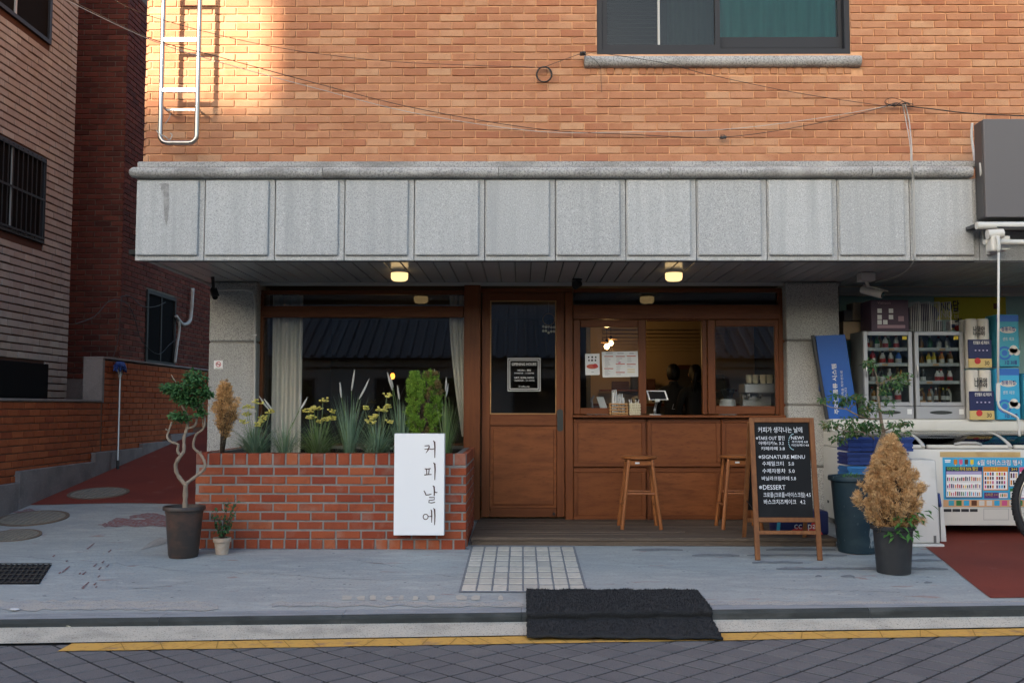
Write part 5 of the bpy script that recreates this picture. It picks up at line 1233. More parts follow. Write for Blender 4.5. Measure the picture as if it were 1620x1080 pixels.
# opening hours print on the door glass
YG = YF + .024
oh = thing('opening_hours', 'square white opening hours print on the door glass', 'sign', P(829, 618, YG))
def ringpx(u0, v0, u1, v1, w_, Y): 
    mb = MB()
    for (a, b, c, d) in ((u0,v0,u1,v0+w_),(u0,v1-w_,u1,v1),(u0,v0+w_,u0+w_,v1-w_),(u1-w_,v0+w_,u1,v1-w_)): mb.add([P(a,d,Y),P(c,d,Y),P(c,b,Y),P(a,b,Y)], [(0,1,2,3)])
    return mb
build(ringpx(803, 566.3, 855, 618.5, 1.3, YG), 'border', 'letter_white', oh); build(ringpx(806, 569.3, 852, 615.5, 1.2, YG), 'border', 'letter_white', oh)
pw_ = YG / FPX
def olt(s, v, wpx, h, b=.0004): text(s, h * pw_ * 1.4, P(829 - wpx / 2, v, YG), (1,0,0), (0,0,1), 'lettering', 'letter_white', oh, width=wpx * pw_, lift=0, bold=b)
olt('OPENING HOURS', 578, 39, 4.4, .0007); olt('MON - FRI', 586.8, 20.5, 2.8, .0006); olt('09:00AM - 21:00PM', 591, 31, 2.2, .0003); olt('SAT, SUN, HOLI', 598.6, 31, 2.8, .0006); olt('10:00AM - 21:30PM', 602.8, 31, 2.2, .0003); olt('□ coffee_nale', 612, 17, 2.2, .0003)
# menus on the serving window
YM = YF + .012
def zq(x, y): return (900 + x / 4.5, 480 + y / 4.5)
def poster(name, label, pts, Y, lines):
    t = thing(name, label, 'poster', P(*zq(*pts[3]), Y)); build(MB().prism([P(*zq(*q), Y) for q in pts], V(0,.001,0)), 'sheet', 'paper', t, fix=True)
    for (x0, y0, x1, y1, m) in lines: build(MB().add([P(*zq(x0,y1),Y-.0012),P(*zq(x1,y1),Y-.0012),P(*zq(x1,y0),Y-.0012),P(*zq(x0,y0),Y-.0012)], [(0,1,2,3)]), 'print', m, t)
    return t
tm = poster('fruit_poster', 'small white poster with red fruit on the serving window', [(115,358),(218,356),(220,507),(117,509)], YM, [(136,376,146,388,'letter_dark'),(160,375,172,388,'letter_dark'),(186,376,196,388,'letter_dark'),(138,398,148,410,'letter_dark'),(158,398,172,410,'letter_dark'),(184,398,194,410,'letter_dark'),(160,484,178,488,'paper_grey')])
build(MB().add([P(*zq(125 + 42 + 42*math.cos(t), 448 + 17*math.sin(t)), YM - .0012) for t in [-i*.393 for i in range(16)]], [list(range(16))]), 'fruit', 'paper_red', tm)
build(MB().add([P(*zq(186 + 18*math.cos(t), 442 + 14*math.sin(t)), YM - .0016) for t in [-i*.393 for i in range(16)]], [list(range(16))]), 'fruit', 'print_red', tm)
ml = []; r = random.Random(1)
for (cx, ys) in ((252, ((376,90),(463,55))), (334, ((376,45),(430,55),(490,22))), (412, ((374,50),(432,28)))):
    for (y, hh) in ys:
        ml.append((cx, y - 3, cx + 64, y + 3, 'paper_red'))
        yy = y + 9
        while yy < y + hh - 4: ml.append((cx + 4, yy, cx + 4 + r.uniform(22, 44), yy + 2.2, 'paper_grey')); yy += 7.5
ml += [(352,415,368,424,'print_pink'),(416,464,470,474,'paper_cream'),(416,482,470,492,'paper_cream'),(262,352,312,358,'paper_grey'),(345,352,390,358,'paper_grey'),(430,352,462,358,'paper_grey')]
poster('menu_sheet', 'wide white printed menu sheet on the serving window', [(234,344),(490,338),(497,520),(240,526)], YM, ml)
# ------------------------------------------------------------------ things on the counter
zc = ct.location.z * 0 + max(v.co.z for v in ct.data.vertices) + WO[ct.name].z
def cz(u, Y): return V(X(u, Y, 650), Y, zc)
Yk = YF - .02
rk = thing('straw_rack', 'small slatted wood rack holding wrapped straws on the counter', 'rack', cz(978, Yk)); x0_, x1_ = X(964, Yk), X(992.5, Yk); hgt = .105
for (xx) in (x0_, x1_ - .008, (x0_ + x1_) / 2 - .003): 
    for yy in (Yk - .035, Yk + .045): build(Bx(xx, xx + .007, yy, yy + .006, zc, zc + hgt), 'upright', 'straw_rack_wood', rk)
for i in range(4):
    for yy in (Yk - .043, Yk + .053): build(Bx(x0_ - .003, x1_ + .003, yy, yy + .0075, zc + .012 + i * .027, zc + .024 + i * .027), 'slat', 'straw_rack_wood', rk)
    build(Bx(x0_ - .003, x0_ - .0002, Yk - .035, Yk + .052, zc + .012 + i * .027, zc + .024 + i * .027), 'slat', 'straw_rack_wood', rk)
build(Bx(x0_, x1_, Yk - .034, Yk + .05, zc, zc + .006), 'bottom', 'straw_rack_wood', rk)
r = random.Random(17)
sme = {}
for i in range(38):
    u = r.uniform(0, 1); 
    if .50 < u < .58: continue
    x = x0_ + .012 + (x1_ - x0_ - .03) * u; y = Yk + r.uniform(-.02, .038); hh = .20 + r.uniform(-.03, .03) - (.035 if u > .55 else 0)
    build(MB().tube([V(x, y, zc + .008), V(x + r.uniform(-.006,.006), y + r.uniform(-.01,.01), zc + hh)], .0042, 6), 'straw', 'paper', rk)
for i in range(6):
    x = x0_ + (x1_ - x0_) * .55 + r.uniform(-.006,.006); build(MB().tube([V(x, Yk + r.uniform(-.02,.03), zc + .008), V(x + r.uniform(-.004,.004), Yk, zc + .15)], .004, 6), 'straw', 'black_plastic', rk)
nb = thing('woven_basket', 'small pale woven basket with sticks beside the straw rack', 'basket', cz(1003, Yk)); x0_, x1_ = X(995, Yk), X(1012.5, Yk); n_ = 11
bb = MB()
for i in range(7):
    z = zc + .006 + i * .0145; o = .002 * (i % 2)
    build(frame_ring(x0_ - o, x1_ + o, 0, 0, 0, 0, 0) if False else MB().box(x0_ - o, x1_ + o, Yk - .04 - o, Yk - .034, z, z + .010).box(x0_ - o, x1_ + o, Yk + .034, Yk + .04 + o, z, z + .010).box(x0_ - o, x0_ + .006, Yk - .034, Yk + .034, z, z + .010).box(x1_ - .006, x1_ + o, Yk - .034, Yk + .034, z, z + .010), 'weave_band', 'paper_cream', nb, bevel=.002)
for i in range(n_):
    x = x0_ + (x1_ - x0_) * (i + .5) / n_; build(Bx(x - .002, x + .002, Yk - .033, Yk - .028, zc, zc + .108), 'weave_stake', 'paper_cream', nb)
build(Bx(x0_ + .004, x1_ - .004, Yk - .03, Yk + .03, zc + .001, zc + .005), 'bottom', 'paper_cream', nb)
for (dx, ex) in ((-.035, -.03), (.0, .012), (.02, .04), (-.01, -.05)): build(MB().tube([V((x0_+x1_)/2 + dx*.6, Yk, zc + .01), V((x0_+x1_)/2 + ex, Yk, zc + .14)], .0035, 6), 'stick', 'paper', nb)
tbm = thing('tablet_stand', 'white tablet on a jointed metal stand in the open serving window', 'tablet', cz(1039, Yk + .06)); Ytb = Yk + .06
pts = [zq(552,618),(zq(692,620)),zq(710,686),zq(570,688)]
d_ = V(0, .03, 0)
tp = [P(*q, Ytb) + (V(0,.035,0) if i < 2 else V(0,0,0)) for i, q in enumerate(pts)]
build(MB().prism(tp, V(0, .008, .002)), 'tablet_body', 'sign_white', tbm, bevel=.003, fix=True)
cen = sum(tp, V(0,0,0)) / 4; build(MB().prism([cen + (q - cen) * f + V(0,-.0012,0) for q, f in zip(tp, (.84,.84,.84,.84))], V(0,.0009,0)), 'screen', 'screen_black', tbm, fix=True)
bz = V(cen.x + .0, Ytb + .02, zc); build(MB().lathe([(.055, 0), (.055, .006), (.05, .009), (.0001, .009)], bz - V(.02,0,0), 24), 'base', 'grinder_white', tbm, smooth=True)
for o in (-.006, .006): build(MB().tube([bz + V(-.02 + o, 0, .008), bz + V(-.022 + o, .01, .05), bz + V(.0 + o, .03, .12)], .005, 6), 'arm', 'steel_dull', tbm, smooth=2)
build(MB().tube([bz + V(-.012,.03,.118), bz + V(.012,.03,.118)], .010, 8), 'joint', 'grinder_white', tbm)
build(Bx(cen.x - .02, cen.x + .02, Ytb - .004, Ytb + .014, tp[3].z - .012, tp[3].z + .012), 'clamp', 'grinder_white', tbm)
# ================================================================== INSIDE THE CAFE
def curtain(u0, u1, v0, v1, Y, n, label, taper=None):
    mb = MB(); N = n * 8; M_ = 16; x0_, x1_ = X(u0, Y), X(u1, Y); z0, z1 = P(u0, v1, Y).z, P(u0, v0, Y).z
    for j in range(M_ + 1):
        t = j / M_; z = z1 + (z0 - z1) * t
        a, b = x0_, x1_
        if taper: a = x0_ + (x1_ - x0_) * taper(t)
        for i in range(N + 1):
            s = i / N; mb.v.append(V(a + (b - a) * s, Y + .022 * math.sin(i / 8 * 6.2832) * (.6 + .4 * t) + .01 * math.sin(i * .37 + t * 2), z))
    for j in range(M_):
        for i in range(N): k = j * (N + 1) + i; mb.f.append([k, k + N + 1, k + N + 2, k + 1])
    t = thing('curtain', label, 'curtain', V((x0_ + x1_) / 2, Y, z0)); build(mb, 'cloth', 'curtain_cloth', t, smooth=2)
    build(MB().tube([V(x0_ - .03, Y, z1 + .01), V(x1_ + .03, Y, z1 + .01)], .009, 8), 'curtain_rod', 'black_metal', t)
curtain(429, 477, 467, 722, 9.17, 7, 'long cream curtain hanging behind the cafe window by the pillar')
curtain(710, 738, 467, 690, 9.17, 4, 'cream curtain gathered aside behind the window next to the door post', lambda t: max(0, (t - .15)) ** 1.5 * .95)
def pendant(u, v, Y, label, mat, r, shade=None, ltw=3, long=True):
    c = P(u, v, Y); t = thing('pendant_lamp', label, 'lamp', c)
    build(MB().lathe([(.0001, -r * 1.35), (r * .7, -r * 1.15), (r, -r * .3), (r * .85, r * .5), (r * .45, r), (.0001, r * 1.05)] if long else [(.0001, -r), (r*.6, -r*.8), (r, 0), (r*.6, r*.8), (.0001, r)], c, 16), 'bulb', mat, t, smooth=2)
    build(MB().tube([c + V(0,0,r), c + V(0,0,r + .05)], .014, 8), 'socket', 'black_metal', t)
    build(MB().tube([c + V(0,0,r + .05), V(c.x, c.y, rz1_ - .002)], .003, 5), 'cord', 'cable_black', t)
    if shade: build(MB().lathe([(shade, 0), (shade, .008), (.01, .012)], c + V(0,0,r + .01), 24), 'lamp_shade', 'straw_rack_wood', t)
    ld = bpy.data.lights.new('bulb_light', 'POINT'); ld.energy = ltw; ld.color = (1, .58, .22); ld.shadow_soft_size = r; lo = bpy.data.objects.new('bulb_light', ld); COL.objects.link(lo); lo.location = c - V(0, 0, r * 1.5 + .03)
pendant(621, 594, 11.2, 'glowing orange pendant bulb hanging in the dark seating room', 'bulb_hot', .028, None, .3)
pendant(966.5, 542.5, 11.6, 'round glowing pendant lamp with flat shade, the higher of the kitchen pair', 'globe_hot', .032, .075, .7, False)
pendant(960, 548, 11.0, 'round glowing pendant lamp with flat shade, the lower of the kitchen pair', 'globe_hot', .032, .07, .7, False)
# tables and chairs near the window
def table(u, Y, wd, label):
    x = X(u, Y); t = thing('cafe_table', label, 'table', (x, Y, .1)); z = Z(703, Y); build(Bx(x - wd/2, x + wd/2, Y - .3, Y + .3, z - .03, z), 'tabletop', 'wood_panel', t, bevel=.004)
    build(MB().box(x - wd/2, x + wd/2, Y - .305, Y - .301, z - .03, z), 'edge_strip', 'steel', t)
    for sx in (-1, 1):
        for sy in (-1, 1): build(Bx(x + sx*(wd/2 - .04) - .02, x + sx*(wd/2 - .04) + .02, Y + sy*.26 - .02, Y + sy*.26 + .02, .1, z - .032), 'leg', 'trim_white', t)
table(545, 9.75, .9, 'cafe table with white legs just behind the planter window'); table(725, 9.75, .35, 'small white edged table behind the gathered curtain')
def chair(u, Y, label):
    x = X(u, Y); t = thing('cafe_chair', label, 'chair', (x, Y, .1))
    build(MB().lathe([(.19, 0), (.2, .015), (.19, .03), (.0001, .03)], V(x, Y, .53), 20), 'seat', 'wood_stool', t, smooth=True)
    for sx in (-1, 1):
        for sy in (-1, 1): build(MB().tube([V(x + sx*.13, Y + sy*.13, .53), V(x + sx*.17, Y + sy*.17, .1)], .014, 8), 'leg', 'black_metal', t)
    build(MB().tube([V(x + .2*math.cos(RD(a)), Y + .2*math.sin(RD(a)), .55 + .34*math.sin(RD(a))) for a in range(0, 181, 15)], .013, 8), 'backrest', 'black_metal', t)
chair(500, 10.5, 'dark cafe chair with bent hoop back beside the long curtain'); chair(590, 10.6, 'dark cafe chair with bent hoop back beneath the glowing orange bulb')
# kitchen: back counter, paper rolls, machines
kc = thing('back_counter', 'dark kitchen back counter with shelf of stacked boxes behind the two people', 'counter', (1.8, 12.0, .1))
build(Bx(.85, 2.7, 11.95, 12.23, .1, 1.12), 'carcass', 'interior_grey', kc); build(Bx(.85, 2.7, 11.92, 12.235, 1.122, 1.15), 'worktop', 'wood_panel', kc)
build(Bx(.95, 2.6, 12.05, 12.235, 1.30, 1.32), 'shelf', 'wood_panel', kc)
for i, (a, b, h) in enumerate(((1.10,1.30,.10),(1.33,1.50,.16),(1.52,1.62,.13),(1.86,2.1,.25),(1.90,2.06,.30),(2.15,2.45,.18))):
    tag(build(Bx(a, b, 12.07 + .001 * i, 12.2, 1.322, 1.32 + h), 'storage_box', 'interior_dark' if i % 2 else 'print_brown', bevel=.004), ['low brown box at the end of the kitchen shelf', 'dark box second on the kitchen shelf', 'slim brown box on the kitchen shelf', 'tall dark box on the kitchen shelf behind the black haired person', 'tallest brown box on the kitchen shelf', 'broad dark box on the kitchen shelf by the dark jamb'][i], 'box')
for i, (u, v, rr) in enumerate(((1042, 600, .045), (1033, 601, .03), (1007, 603, .045))):
    c = P(u, v, 11.96); c = V(c.x, 11.96, 1.151 + rr); t = thing('paper_roll', ['large white paper roll on the kitchen worktop beside the person', 'smaller white paper roll on the kitchen worktop', 'white paper roll at the partition end of the kitchen worktop'][i], 'paper roll', c - V(0,0,rr))
    build(MB().tube([c, c + V(0,.2,0)], rr, 18), 'roll', 'paper_cream', t, smooth=True); build(MB().tube([c - V(0,.003,0), c - V(0,.0005,0)], rr * .45, 14), 'core', 'black_plastic', t)
# people with their backs turned
def person(label, base, hh, yawv, tail=False, logo=False):
    t = thing('person', label, 'person', base); x, y, z = base; s = hh / 1.65
    pts = {'pel': (0,0,.92,.13), 'wai': (0,.01,1.05,.12), 'che': (0,.02,1.22,.135), 'shc': (0,.01,1.36,.10), 'nek': (0,.0,1.43,.052), 'hd0': (0,.01,1.50,.062),
           'sl': (-.16,.01,1.35,.06), 'sr': (.16,.01,1.35,.06), 'el': (-.21,.06,1.10,.045), 'er': (.21,.06,1.10,.045), 'wl': (-.16,.26,1.06,.03), 'wr': (.16,.26,1.06,.03),
           'hl': (-.09,0,.86,.085), 'hr': (.09,0,.86,.085), 'kl': (-.10,-.01,.48,.06), 'kr': (.10,-.01,.48,.06), 'al': (-.10,.0,.09,.04), 'ar': (.10,0,.09,.04), 'tl': (-.11,.15,.04,.035), 'tr': (.11,.15,.04,.035)}
    ed = [('pel','wai'),('wai','che'),('che','shc'),('shc','nek'),('nek','hd0'),('shc','sl'),('shc','sr'),('sl','el'),('sr','er'),('el','wl'),('er','wr'),('pel','hl'),('pel','hr'),('hl','kl'),('hr','kr'),('kl','al'),('kr','ar'),('al','tl'),('ar','tr')]
    for side, sg_ in (('wl', -1), ('wr', 1)):                  # hands: palm and five fingers
        px_, py_, pz_, _ = pts[side]; pts['p' + side] = (px_, py_ + .07, pz_ - .005, .026); ed.append((side, 'p' + side))
        for i, (o, l_) in enumerate(((-.03,.065),(-.01,.078),(.01,.074),(.028,.058))):
            k1, k2 = f'{side}f{i}', f'{side}g{i}'; pts[k1] = (px_ + o, py_ + .07 + l_ * .6, pz_ - .01, .010); pts[k2] = (px_ + o, py_ + .07 + l_, pz_ - .035, .008); ed += [('p' + side, k1), (k1, k2)]
        pts[side + 't'] = (px_ - sg_ * .045, py_ + .06, pz_ - .01, .011); ed.append((side, side + 't'))
    keys = list(pts); me = bpy.data.meshes.new('body'); me.from_pydata([(pts[k][0]*s, pts[k][1]*s, pts[k][2]*s) for k in keys], [(keys.index(a), keys.index(b)) for a, b in ed], [])
    o = bpy.data.objects.new('body', me); link(o, t, Vector(base)); me.materials.append(M('shirt_black'))
    sk_ = o.modifiers.new('skin', 'SKIN'); 
    for i, k in enumerate(keys): me.skin_vertices[0].data[i].radius = (pts[k][3]*s,) * 2; me.skin_vertices[0].data[i].use_root = (k == 'pel')
    sd = o.modifiers.new('sub', 'SUBSURF'); sd.levels = sd.render_levels = 2
    hz = z + 1.575 * s; hc = V(x, y + .012, hz)
    hd = MB().lathe([(.0001,-.115*s),(.035*s,-.11*s),(.055*s,-.085*s),(.068*s,-.04*s),(.074*s,.01*s),(.068*s,.06*s),(.045*s,.095*s),(.0001,.108*s)], hc, 24)
    for v in hd.v: v.y = hc.y + (v.y - hc.y) * 1.2
    build(hd, 'head', 'skin', t, smooth=2)
    build(MB().tube([V(x, y, z + 1.40*s), V(x, y + .01, z + 1.52*s)], [.054*s, .05*s], 14), 'neck', 'skin', t, smooth=2)
    fc_ = MB()
    for sx in (-1, 1):
        ev = hc + V(sx*.03*s, .082*s, .0); fc_.lathe([(.0001,-.010),(.010,0),(.0001,.010)], ev, 10)
    build(fc_, 'eyes', 'letter_dark', t); build(MB().add([hc + V(-.012,.085*s,-.03), hc + V(.012,.085*s,-.03), hc + V(0,.115*s,-.03), hc + V(0,.09*s,.01)], [(0,1,2),(0,2,3),(1,3,2)]), 'nose', 'skin', t); build(Bx(hc.x-.022, hc.x+.022, hc.y+.082*s, hc.y+.087*s, hc.z-.057, hc.z-.05), 'mouth', 'paper_red', t)
    for sx in (-1, 1): build(MB().lathe([(.0001,-.03*s),(.011*s,-.015*s),(.013*s,.01*s),(.0001,.03*s)], hc + V(sx*.076*s, .01, -.005), 8), 'ear', 'skin', t, smooth=2)
    hr_ = MB().lathe([(.058*s,-.085*s),(.076*s,-.05*s),(.083*s,.0),(.080*s,.05*s),(.062*s,.095*s),(.03*s,.118*s),(.0001,.122*s)], hc + V(0,-.012,0), 28)
    for v in hr_.v:
        v.y = hc.y - .012 + (v.y - hc.y + .012) * 1.18
        if v.y > hc.y + .03 and v.z < hc.z + .06: v.z = hc.z + .06 + (v.z - hc.z) * .1
        v += rvec(random) * .004
    if tail: hr_.tube([hc + V(0,-.10,.04), hc + V(-.02,-.135,.0), hc + V(-.03,-.13,-.08), hc + V(-.03,-.115,-.16), hc + V(-.03,-.11,-.20)], [.022,.03,.03,.02,.004], 10)
    build(hr_, 'hair', 'hair_black', t, smooth=2)
    if logo: text('Le', .085, V(x - .05, y - .150, z + 1.12*s), (1,0,0), (0,0,1), 'lettering', 'paper_grey', t, shear=.3, lift=0)
    return t
p = P(1065, 578, 11.15); person('person with short black hair and black shirt turned towards the kitchen shelf', (p.x, 11.15, .1), (p.z - .1) * .985, 0, logo=True)
p = P(1100, 579, 10.9); person('person with tied back dark hair and black top standing next to the jamb', (p.x, 10.9, .1), (p.z - .1) * .985, 0, tail=True)
# grinder, machine and cups behind the glass
Ygr = 9.42; gx = X(1154, Ygr); zk = zc + .0
wk = thing('work_counter', 'inner work counter carrying the grinder and coffee machine behind the serving window', 'counter', (1.9, 9.6, .1)); build(Bx(.62, 2.62, 9.36, 9.80, .1, zk - .045), 'carcass', 'interior_grey', wk); build(Bx(.62, 2.62, 9.355, 9.805, zk - .043, zk - .005), 'worktop', 'interior_dark', wk)
gr = thing('coffee_grinder', 'rounded white coffee grinder with dark hopper behind the glass', 'grinder', (gx, Ygr + .08, zk - .005))
build(MB().lathe([(.085, 0), (.088, .02), (.075, .12), (.07, .148), (.05, .156), (.0001, .156)], V(gx, Ygr + .08, zk - .005), 24), 'body', 'grinder_white', gr, smooth=True)
build(MB().lathe([(.035, .157), (.04, .17), (.068, .235), (.07, .25), (.0001, .252)], V(gx, Ygr + .08, zk - .005), 24), 'hopper', 'dark_glass', gr, smooth=True); build(Bx(gx - .02, gx + .02, Ygr - .012, Ygr - .006, zk + .045, zk + .065), 'name_plate', 'paper_grey', gr)
mc = thing('espresso_machine', 'steel espresso machine with cups on top seen behind the glass', 'coffee machine', (X(1205, 9.6), 9.6, zk - .005)); xa_, xb_ = X(1178, 9.5), X(1226, 9.5)
build(Bx(xa_, xb_, 9.5, 9.75, zk - .004, zk + .06), 'base', 'black_metal', mc, bevel=.006); build(Bx(xa_ + .01, xb_ - .005, 9.62, 9.75, zk + .062, zk + .2), 'back_panel', 'steel_dull', mc); build(Bx(xa_, xb_, 9.5, 9.75, zk + .202, zk + .30), 'head', 'steel_dull', mc, bevel=.01)
for dx in (.05, .16): build(MB().tube([V(xa_ + dx, 9.54, zk + .2), V(xa_ + dx, 9.54, zk + .165)], .028, 12), 'group_head', 'steel', mc); build(MB().tube([V(xa_ + dx, 9.53, zk + .172), V(xa_ + dx - .02, 9.46, zk + .165)], .010, 8), 'handle', 'black_plastic', mc)
for i, (u, v) in enumerate(((1186, 0), (1196, 0), (1208, 0), (1218, 0))):
    for j in range(2): cx = X(u, 9.6); tag(build(MB().lathe([(.026, 0), (.034, .05), (.0345, .052), (.03, .052), (.022, .006), (.0001, .006)], V(cx, 9.6, zk + .302 + j * .03), 14), 'cup', 'paper_cream', smooth=True), ['pale cup, lower of its pair, on the espresso machine', 'pale cup, upper of its pair, on the espresso machine'][j], 'cup', 'cups on the espresso machine')
pos = thing('order_terminal', 'white order terminal with raised screen behind the menu sheet', 'terminal', (X(940, 9.45), 9.45, zk - .005)); build(Bx(X(929, 9.42), X(963, 9.42), 9.40, 9.56, zk - .004, zk + .045), 'base', 'grinder_white', pos, bevel=.006)
build(MB().obox(V(X(953, 9.45), 9.5, zk + .11), V(.035,.0,.0), V(0,.008,0), V(-.02,.0,.06)), 'screen', 'sign_white', pos, bevel=.004); build(MB().tube([V(X(938,9.45), 9.5, zk + .04), V(X(936,9.45), 9.5, zk + .16)], .012, 8), 'stand', 'steel_dull', pos); build(MB().tube([V(X(935,9.45), 9.49, zk + .12), V(X(940,9.45), 9.49, zk + .18)], .01, 8), 'arm', 'steel_dull', pos)

# shell chime behind the door glass
cc = P(868, 500, YF + .12); ch_t = thing('shell_chime', 'round shell wind chime hanging behind the door glass', 'wind chime', P(868, 532, YF + .12))
build(MB().tube([V(cc.x, cc.y, rz1_ - .02), cc + V(0, 0, .03)], .0015, 5), 'string', 'cable_white', ch_t)
build(MB().tube([cc + V(.055 * math.cos(i * .3307), 0, -.03 + .055 * math.sin(i * .3307)) for i in range(20)], .004, 6), 'hoop', 'straw_rack_wood', ch_t)
rch = random.Random(3)
for i in range(10):
    q = cc + V(-.05 + .025 * (i % 5), .002 * i, -.09 - .045 * (i // 5) - rch.uniform(0, .02)); build(MB().tube([q, q + V(0, .002, 0)], .012, 12), 'shell', 'paper_cream', ch_t)
    build(MB().tube([q + V(0, .001, .012), V(q.x, q.y, cc.z - .06)], .0008, 4), 'thread', 'cable_white', ch_t)
# ================================================================== ALLEY SIDE
XP = -4.95
pk_y0, pk_y1 = 6.6, PX(105, 632, XP).y
pink = thing('pink_brick_building', 'dusky pink brick building with barred window at the mouth of the alley', 'building', (XP - 2, 8.5, 0))
pw = build(Bx(XP - 5, XP - .012, pk_y0, pk_y1 - .02, -.1, 8.5), 'wall', 'mortar_brown', pink)
def Yx(u, v): return PX(u, v, XP)
w1 = (Yx(2, 300).y - .75, Yx(70, 300).y, Yx(60, 383).z, Yx(60, 246).z)
w2 = (Yx(2, 40).y - .75, Yx(79, 60).y, Yx(66, 62).z, 6.2)
w3 = (Yx(2, 600).y - .75, Yx(69, 600).y, Yx(60, 631).z, Yx(60, 575).z)
hl = [(w[0] - .02, w[1] + .02, w[2] - .03, w[3] + .03) for w in (w1, w2, w3)]
lay(bond(8.3, pk_y1, 0.9, 6.6, .215, .0755, .015, hl, half=.37, vj=.004), V(XP, 0, 0), RD(90), 'brick_pink', pw, 300, depth=.022, jit=.003, ch=.003)
lay(bond(-XP, -XP + 1.2, .9, 6.6, .215, .0755, .013), V(0, pk_y1, 0), RD(180), 'brick_pink', pw, 0, depth=.022, jit=.003, rest='rear_brickwork')
def side_window(w, bars, name='window'):
    y0, y1, z0, z1 = w; o = build(Bx(XP - .0105, XP - .004, y0, y1, z0, z1), name, 'window_dark', pink)
    build(MB().box(XP - .003, XP + .02, y0, y0 + .05, z0, z1).box(XP - .003, XP + .02, y1 - .05, y1, z0, z1).box(XP - .003, XP + .02, y0 + .05, y1 - .05, z0, z0 + .04).box(XP - .003, XP + .02, y0 + .05, y1 - .05, z1 - .04, z1), 'frame', 'charcoal_frame', o)
    ym = (y0 + y1) / 2 + .12; build(Bx(XP - .003, XP + .012, ym, ym + .03, z0 + .04, z1 - .04), 'sash_bar', 'trim_white', o)
    if bars:
        n = int((y1 - y0) / .09)
        for i in range(n): y = y0 + .06 + (y1 - y0 - .1) * i / (n - 1); build(MB().tube([V(XP + .03, y, z0 + .02), V(XP + .03, y, z1 - .02)], .006, 6), 'bar', 'black_metal', o)
        for f in (.05, .5, .95): build(Bx(XP + .026, XP + .036, y0 + .03, y1 - .03, z0 + (z1 - z0) * f - .01, z0 + (z1 - z0) * f + .01), 'crossbar', 'black_metal', o)
side_window(w1, True); side_window(w2, False)
b = build(Bx(XP - .05, XP + .05, w3[0], w3[1], w3[2], w3[3]), 'shutter_box', 'window_dark', pink, bevel=.006); build(Bx(XP + .051, XP + .056, w3[0] + .03, w3[1] - .03, w3[2] + .02, w3[3] - .03), 'cover', 'window_dark', b)
# dark red building
YD = 12.1; XD = P(188, 560, YD).x
dark = thing('dark_brick_building', 'dark red brick building standing deep in the alley', 'building', (XD - 2, YD + 2, 0))
dw = build(Bx(XD - 5, XD - .012, YD + .012, 18, 0, 8), 'wall', 'mortar_dark', dark)
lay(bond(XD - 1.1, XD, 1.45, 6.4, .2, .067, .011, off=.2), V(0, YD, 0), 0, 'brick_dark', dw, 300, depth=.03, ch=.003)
def Yd_(u, v): return PX(u, v, XD)
wd = (Yd_(230, 520).y, Yd_(276, 520).y, Yd_(250, 577).z, Yd_(250, 463).z)
lay(bond(YD + .03, 17.6, .6, 6.4, .2, .067, .011, [(wd[0], wd[1], wd[2], wd[3])], off=.5), V(XD, 0, 0), RD(90), 'brick_dark', dw, 0, depth=.03, ch=.003, rest='flank_brickwork')
o = build(Bx(XD - .0105, XD - .004, wd[0], wd[1], wd[2], wd[3]), 'window', 'window_dark', dark); build(MB().box(XD - .003, XD + .022, wd[0], wd[0] + .05, wd[2], wd[3]).box(XD - .003, XD + .022, wd[1] - .05, wd[1], wd[2], wd[3]).box(XD - .003, XD + .022, wd[0] + .05, wd[1] - .05, wd[2], wd[2] + .05).box(XD - .003, XD + .022, wd[0] + .05, wd[1] - .05, wd[3] - .05, wd[3]), 'frame', 'black_metal', o); build(Bx(XD - .003, XD + .012, (wd[0]+wd[1])/2 - .02, (wd[0]+wd[1])/2 + .02, wd[2] + .05, wd[3] - .05), 'mullion', 'black_metal', o)
build(Bx(XD - 1.2, XD + .008, YD - .01, YD + .1, .2, 1.44), 'plinth', 'plinth', dark)
# wall that closes the alley
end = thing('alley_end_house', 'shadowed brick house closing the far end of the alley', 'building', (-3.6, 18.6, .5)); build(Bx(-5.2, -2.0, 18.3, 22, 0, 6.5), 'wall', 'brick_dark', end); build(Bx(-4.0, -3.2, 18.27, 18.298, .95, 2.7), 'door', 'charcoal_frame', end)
# garden wall, one step up part way
XG = -4.6
gy0, gys, gy1 = 7.6, PX(165, 600, XG).y, 15.8
zt1 = PX(60, 632.5, XG).z; zt2 = PX(165, 567.5, XG).z
gw = thing('garden_wall', 'orange brown brick garden wall stepping up along the alley', 'wall', (XG - .1, 11, 0))
build(Bx(XG - .2, XG - .012, gy0, gys, 0, zt1 - .01), 'core', 'mortar_garden', gw); build(Bx(XG - .2, XG - .012, gys, gy1, 0, zt2 - .01), 'core', 'mortar_garden', gw)
build(Bx(XG - .21, XG + .004, gys - .06, gys - .002, zt1 - .02, zt2), 'pier_face', 'plinth', gw, bevel=.004)
build(Bx(XG - .21, XG + .012, gy0, gys - .065, zt1 - .012, zt1 + .012), 'coping', 'plinth', gw, bevel=.004); build(Bx(XG - .21, XG + .012, gys - .06, gy1, zt2 + .001, zt2 + .024), 'coping', 'plinth', gw, bevel=.004)
cells = bond(gy0, gys - .065, .15, zt1 - .014, .2, .0668, .010) + bond(gys, gy1, .15, zt2 - .004, .2, .0668, .010, off=.3)
cells = [c for c in cells if c[2] > gz(XG, (c[0] + c[1]) / 2) + .02]
lay(cells, V(XG, 0, 0), RD(90), 'brick_garden', gw, 300, depth=.02, jit=.003, ch=.0035)
steps = [(0, 735), (56, 683), (145, 653), (224, 590 + 75), (300, 560 + 100)]
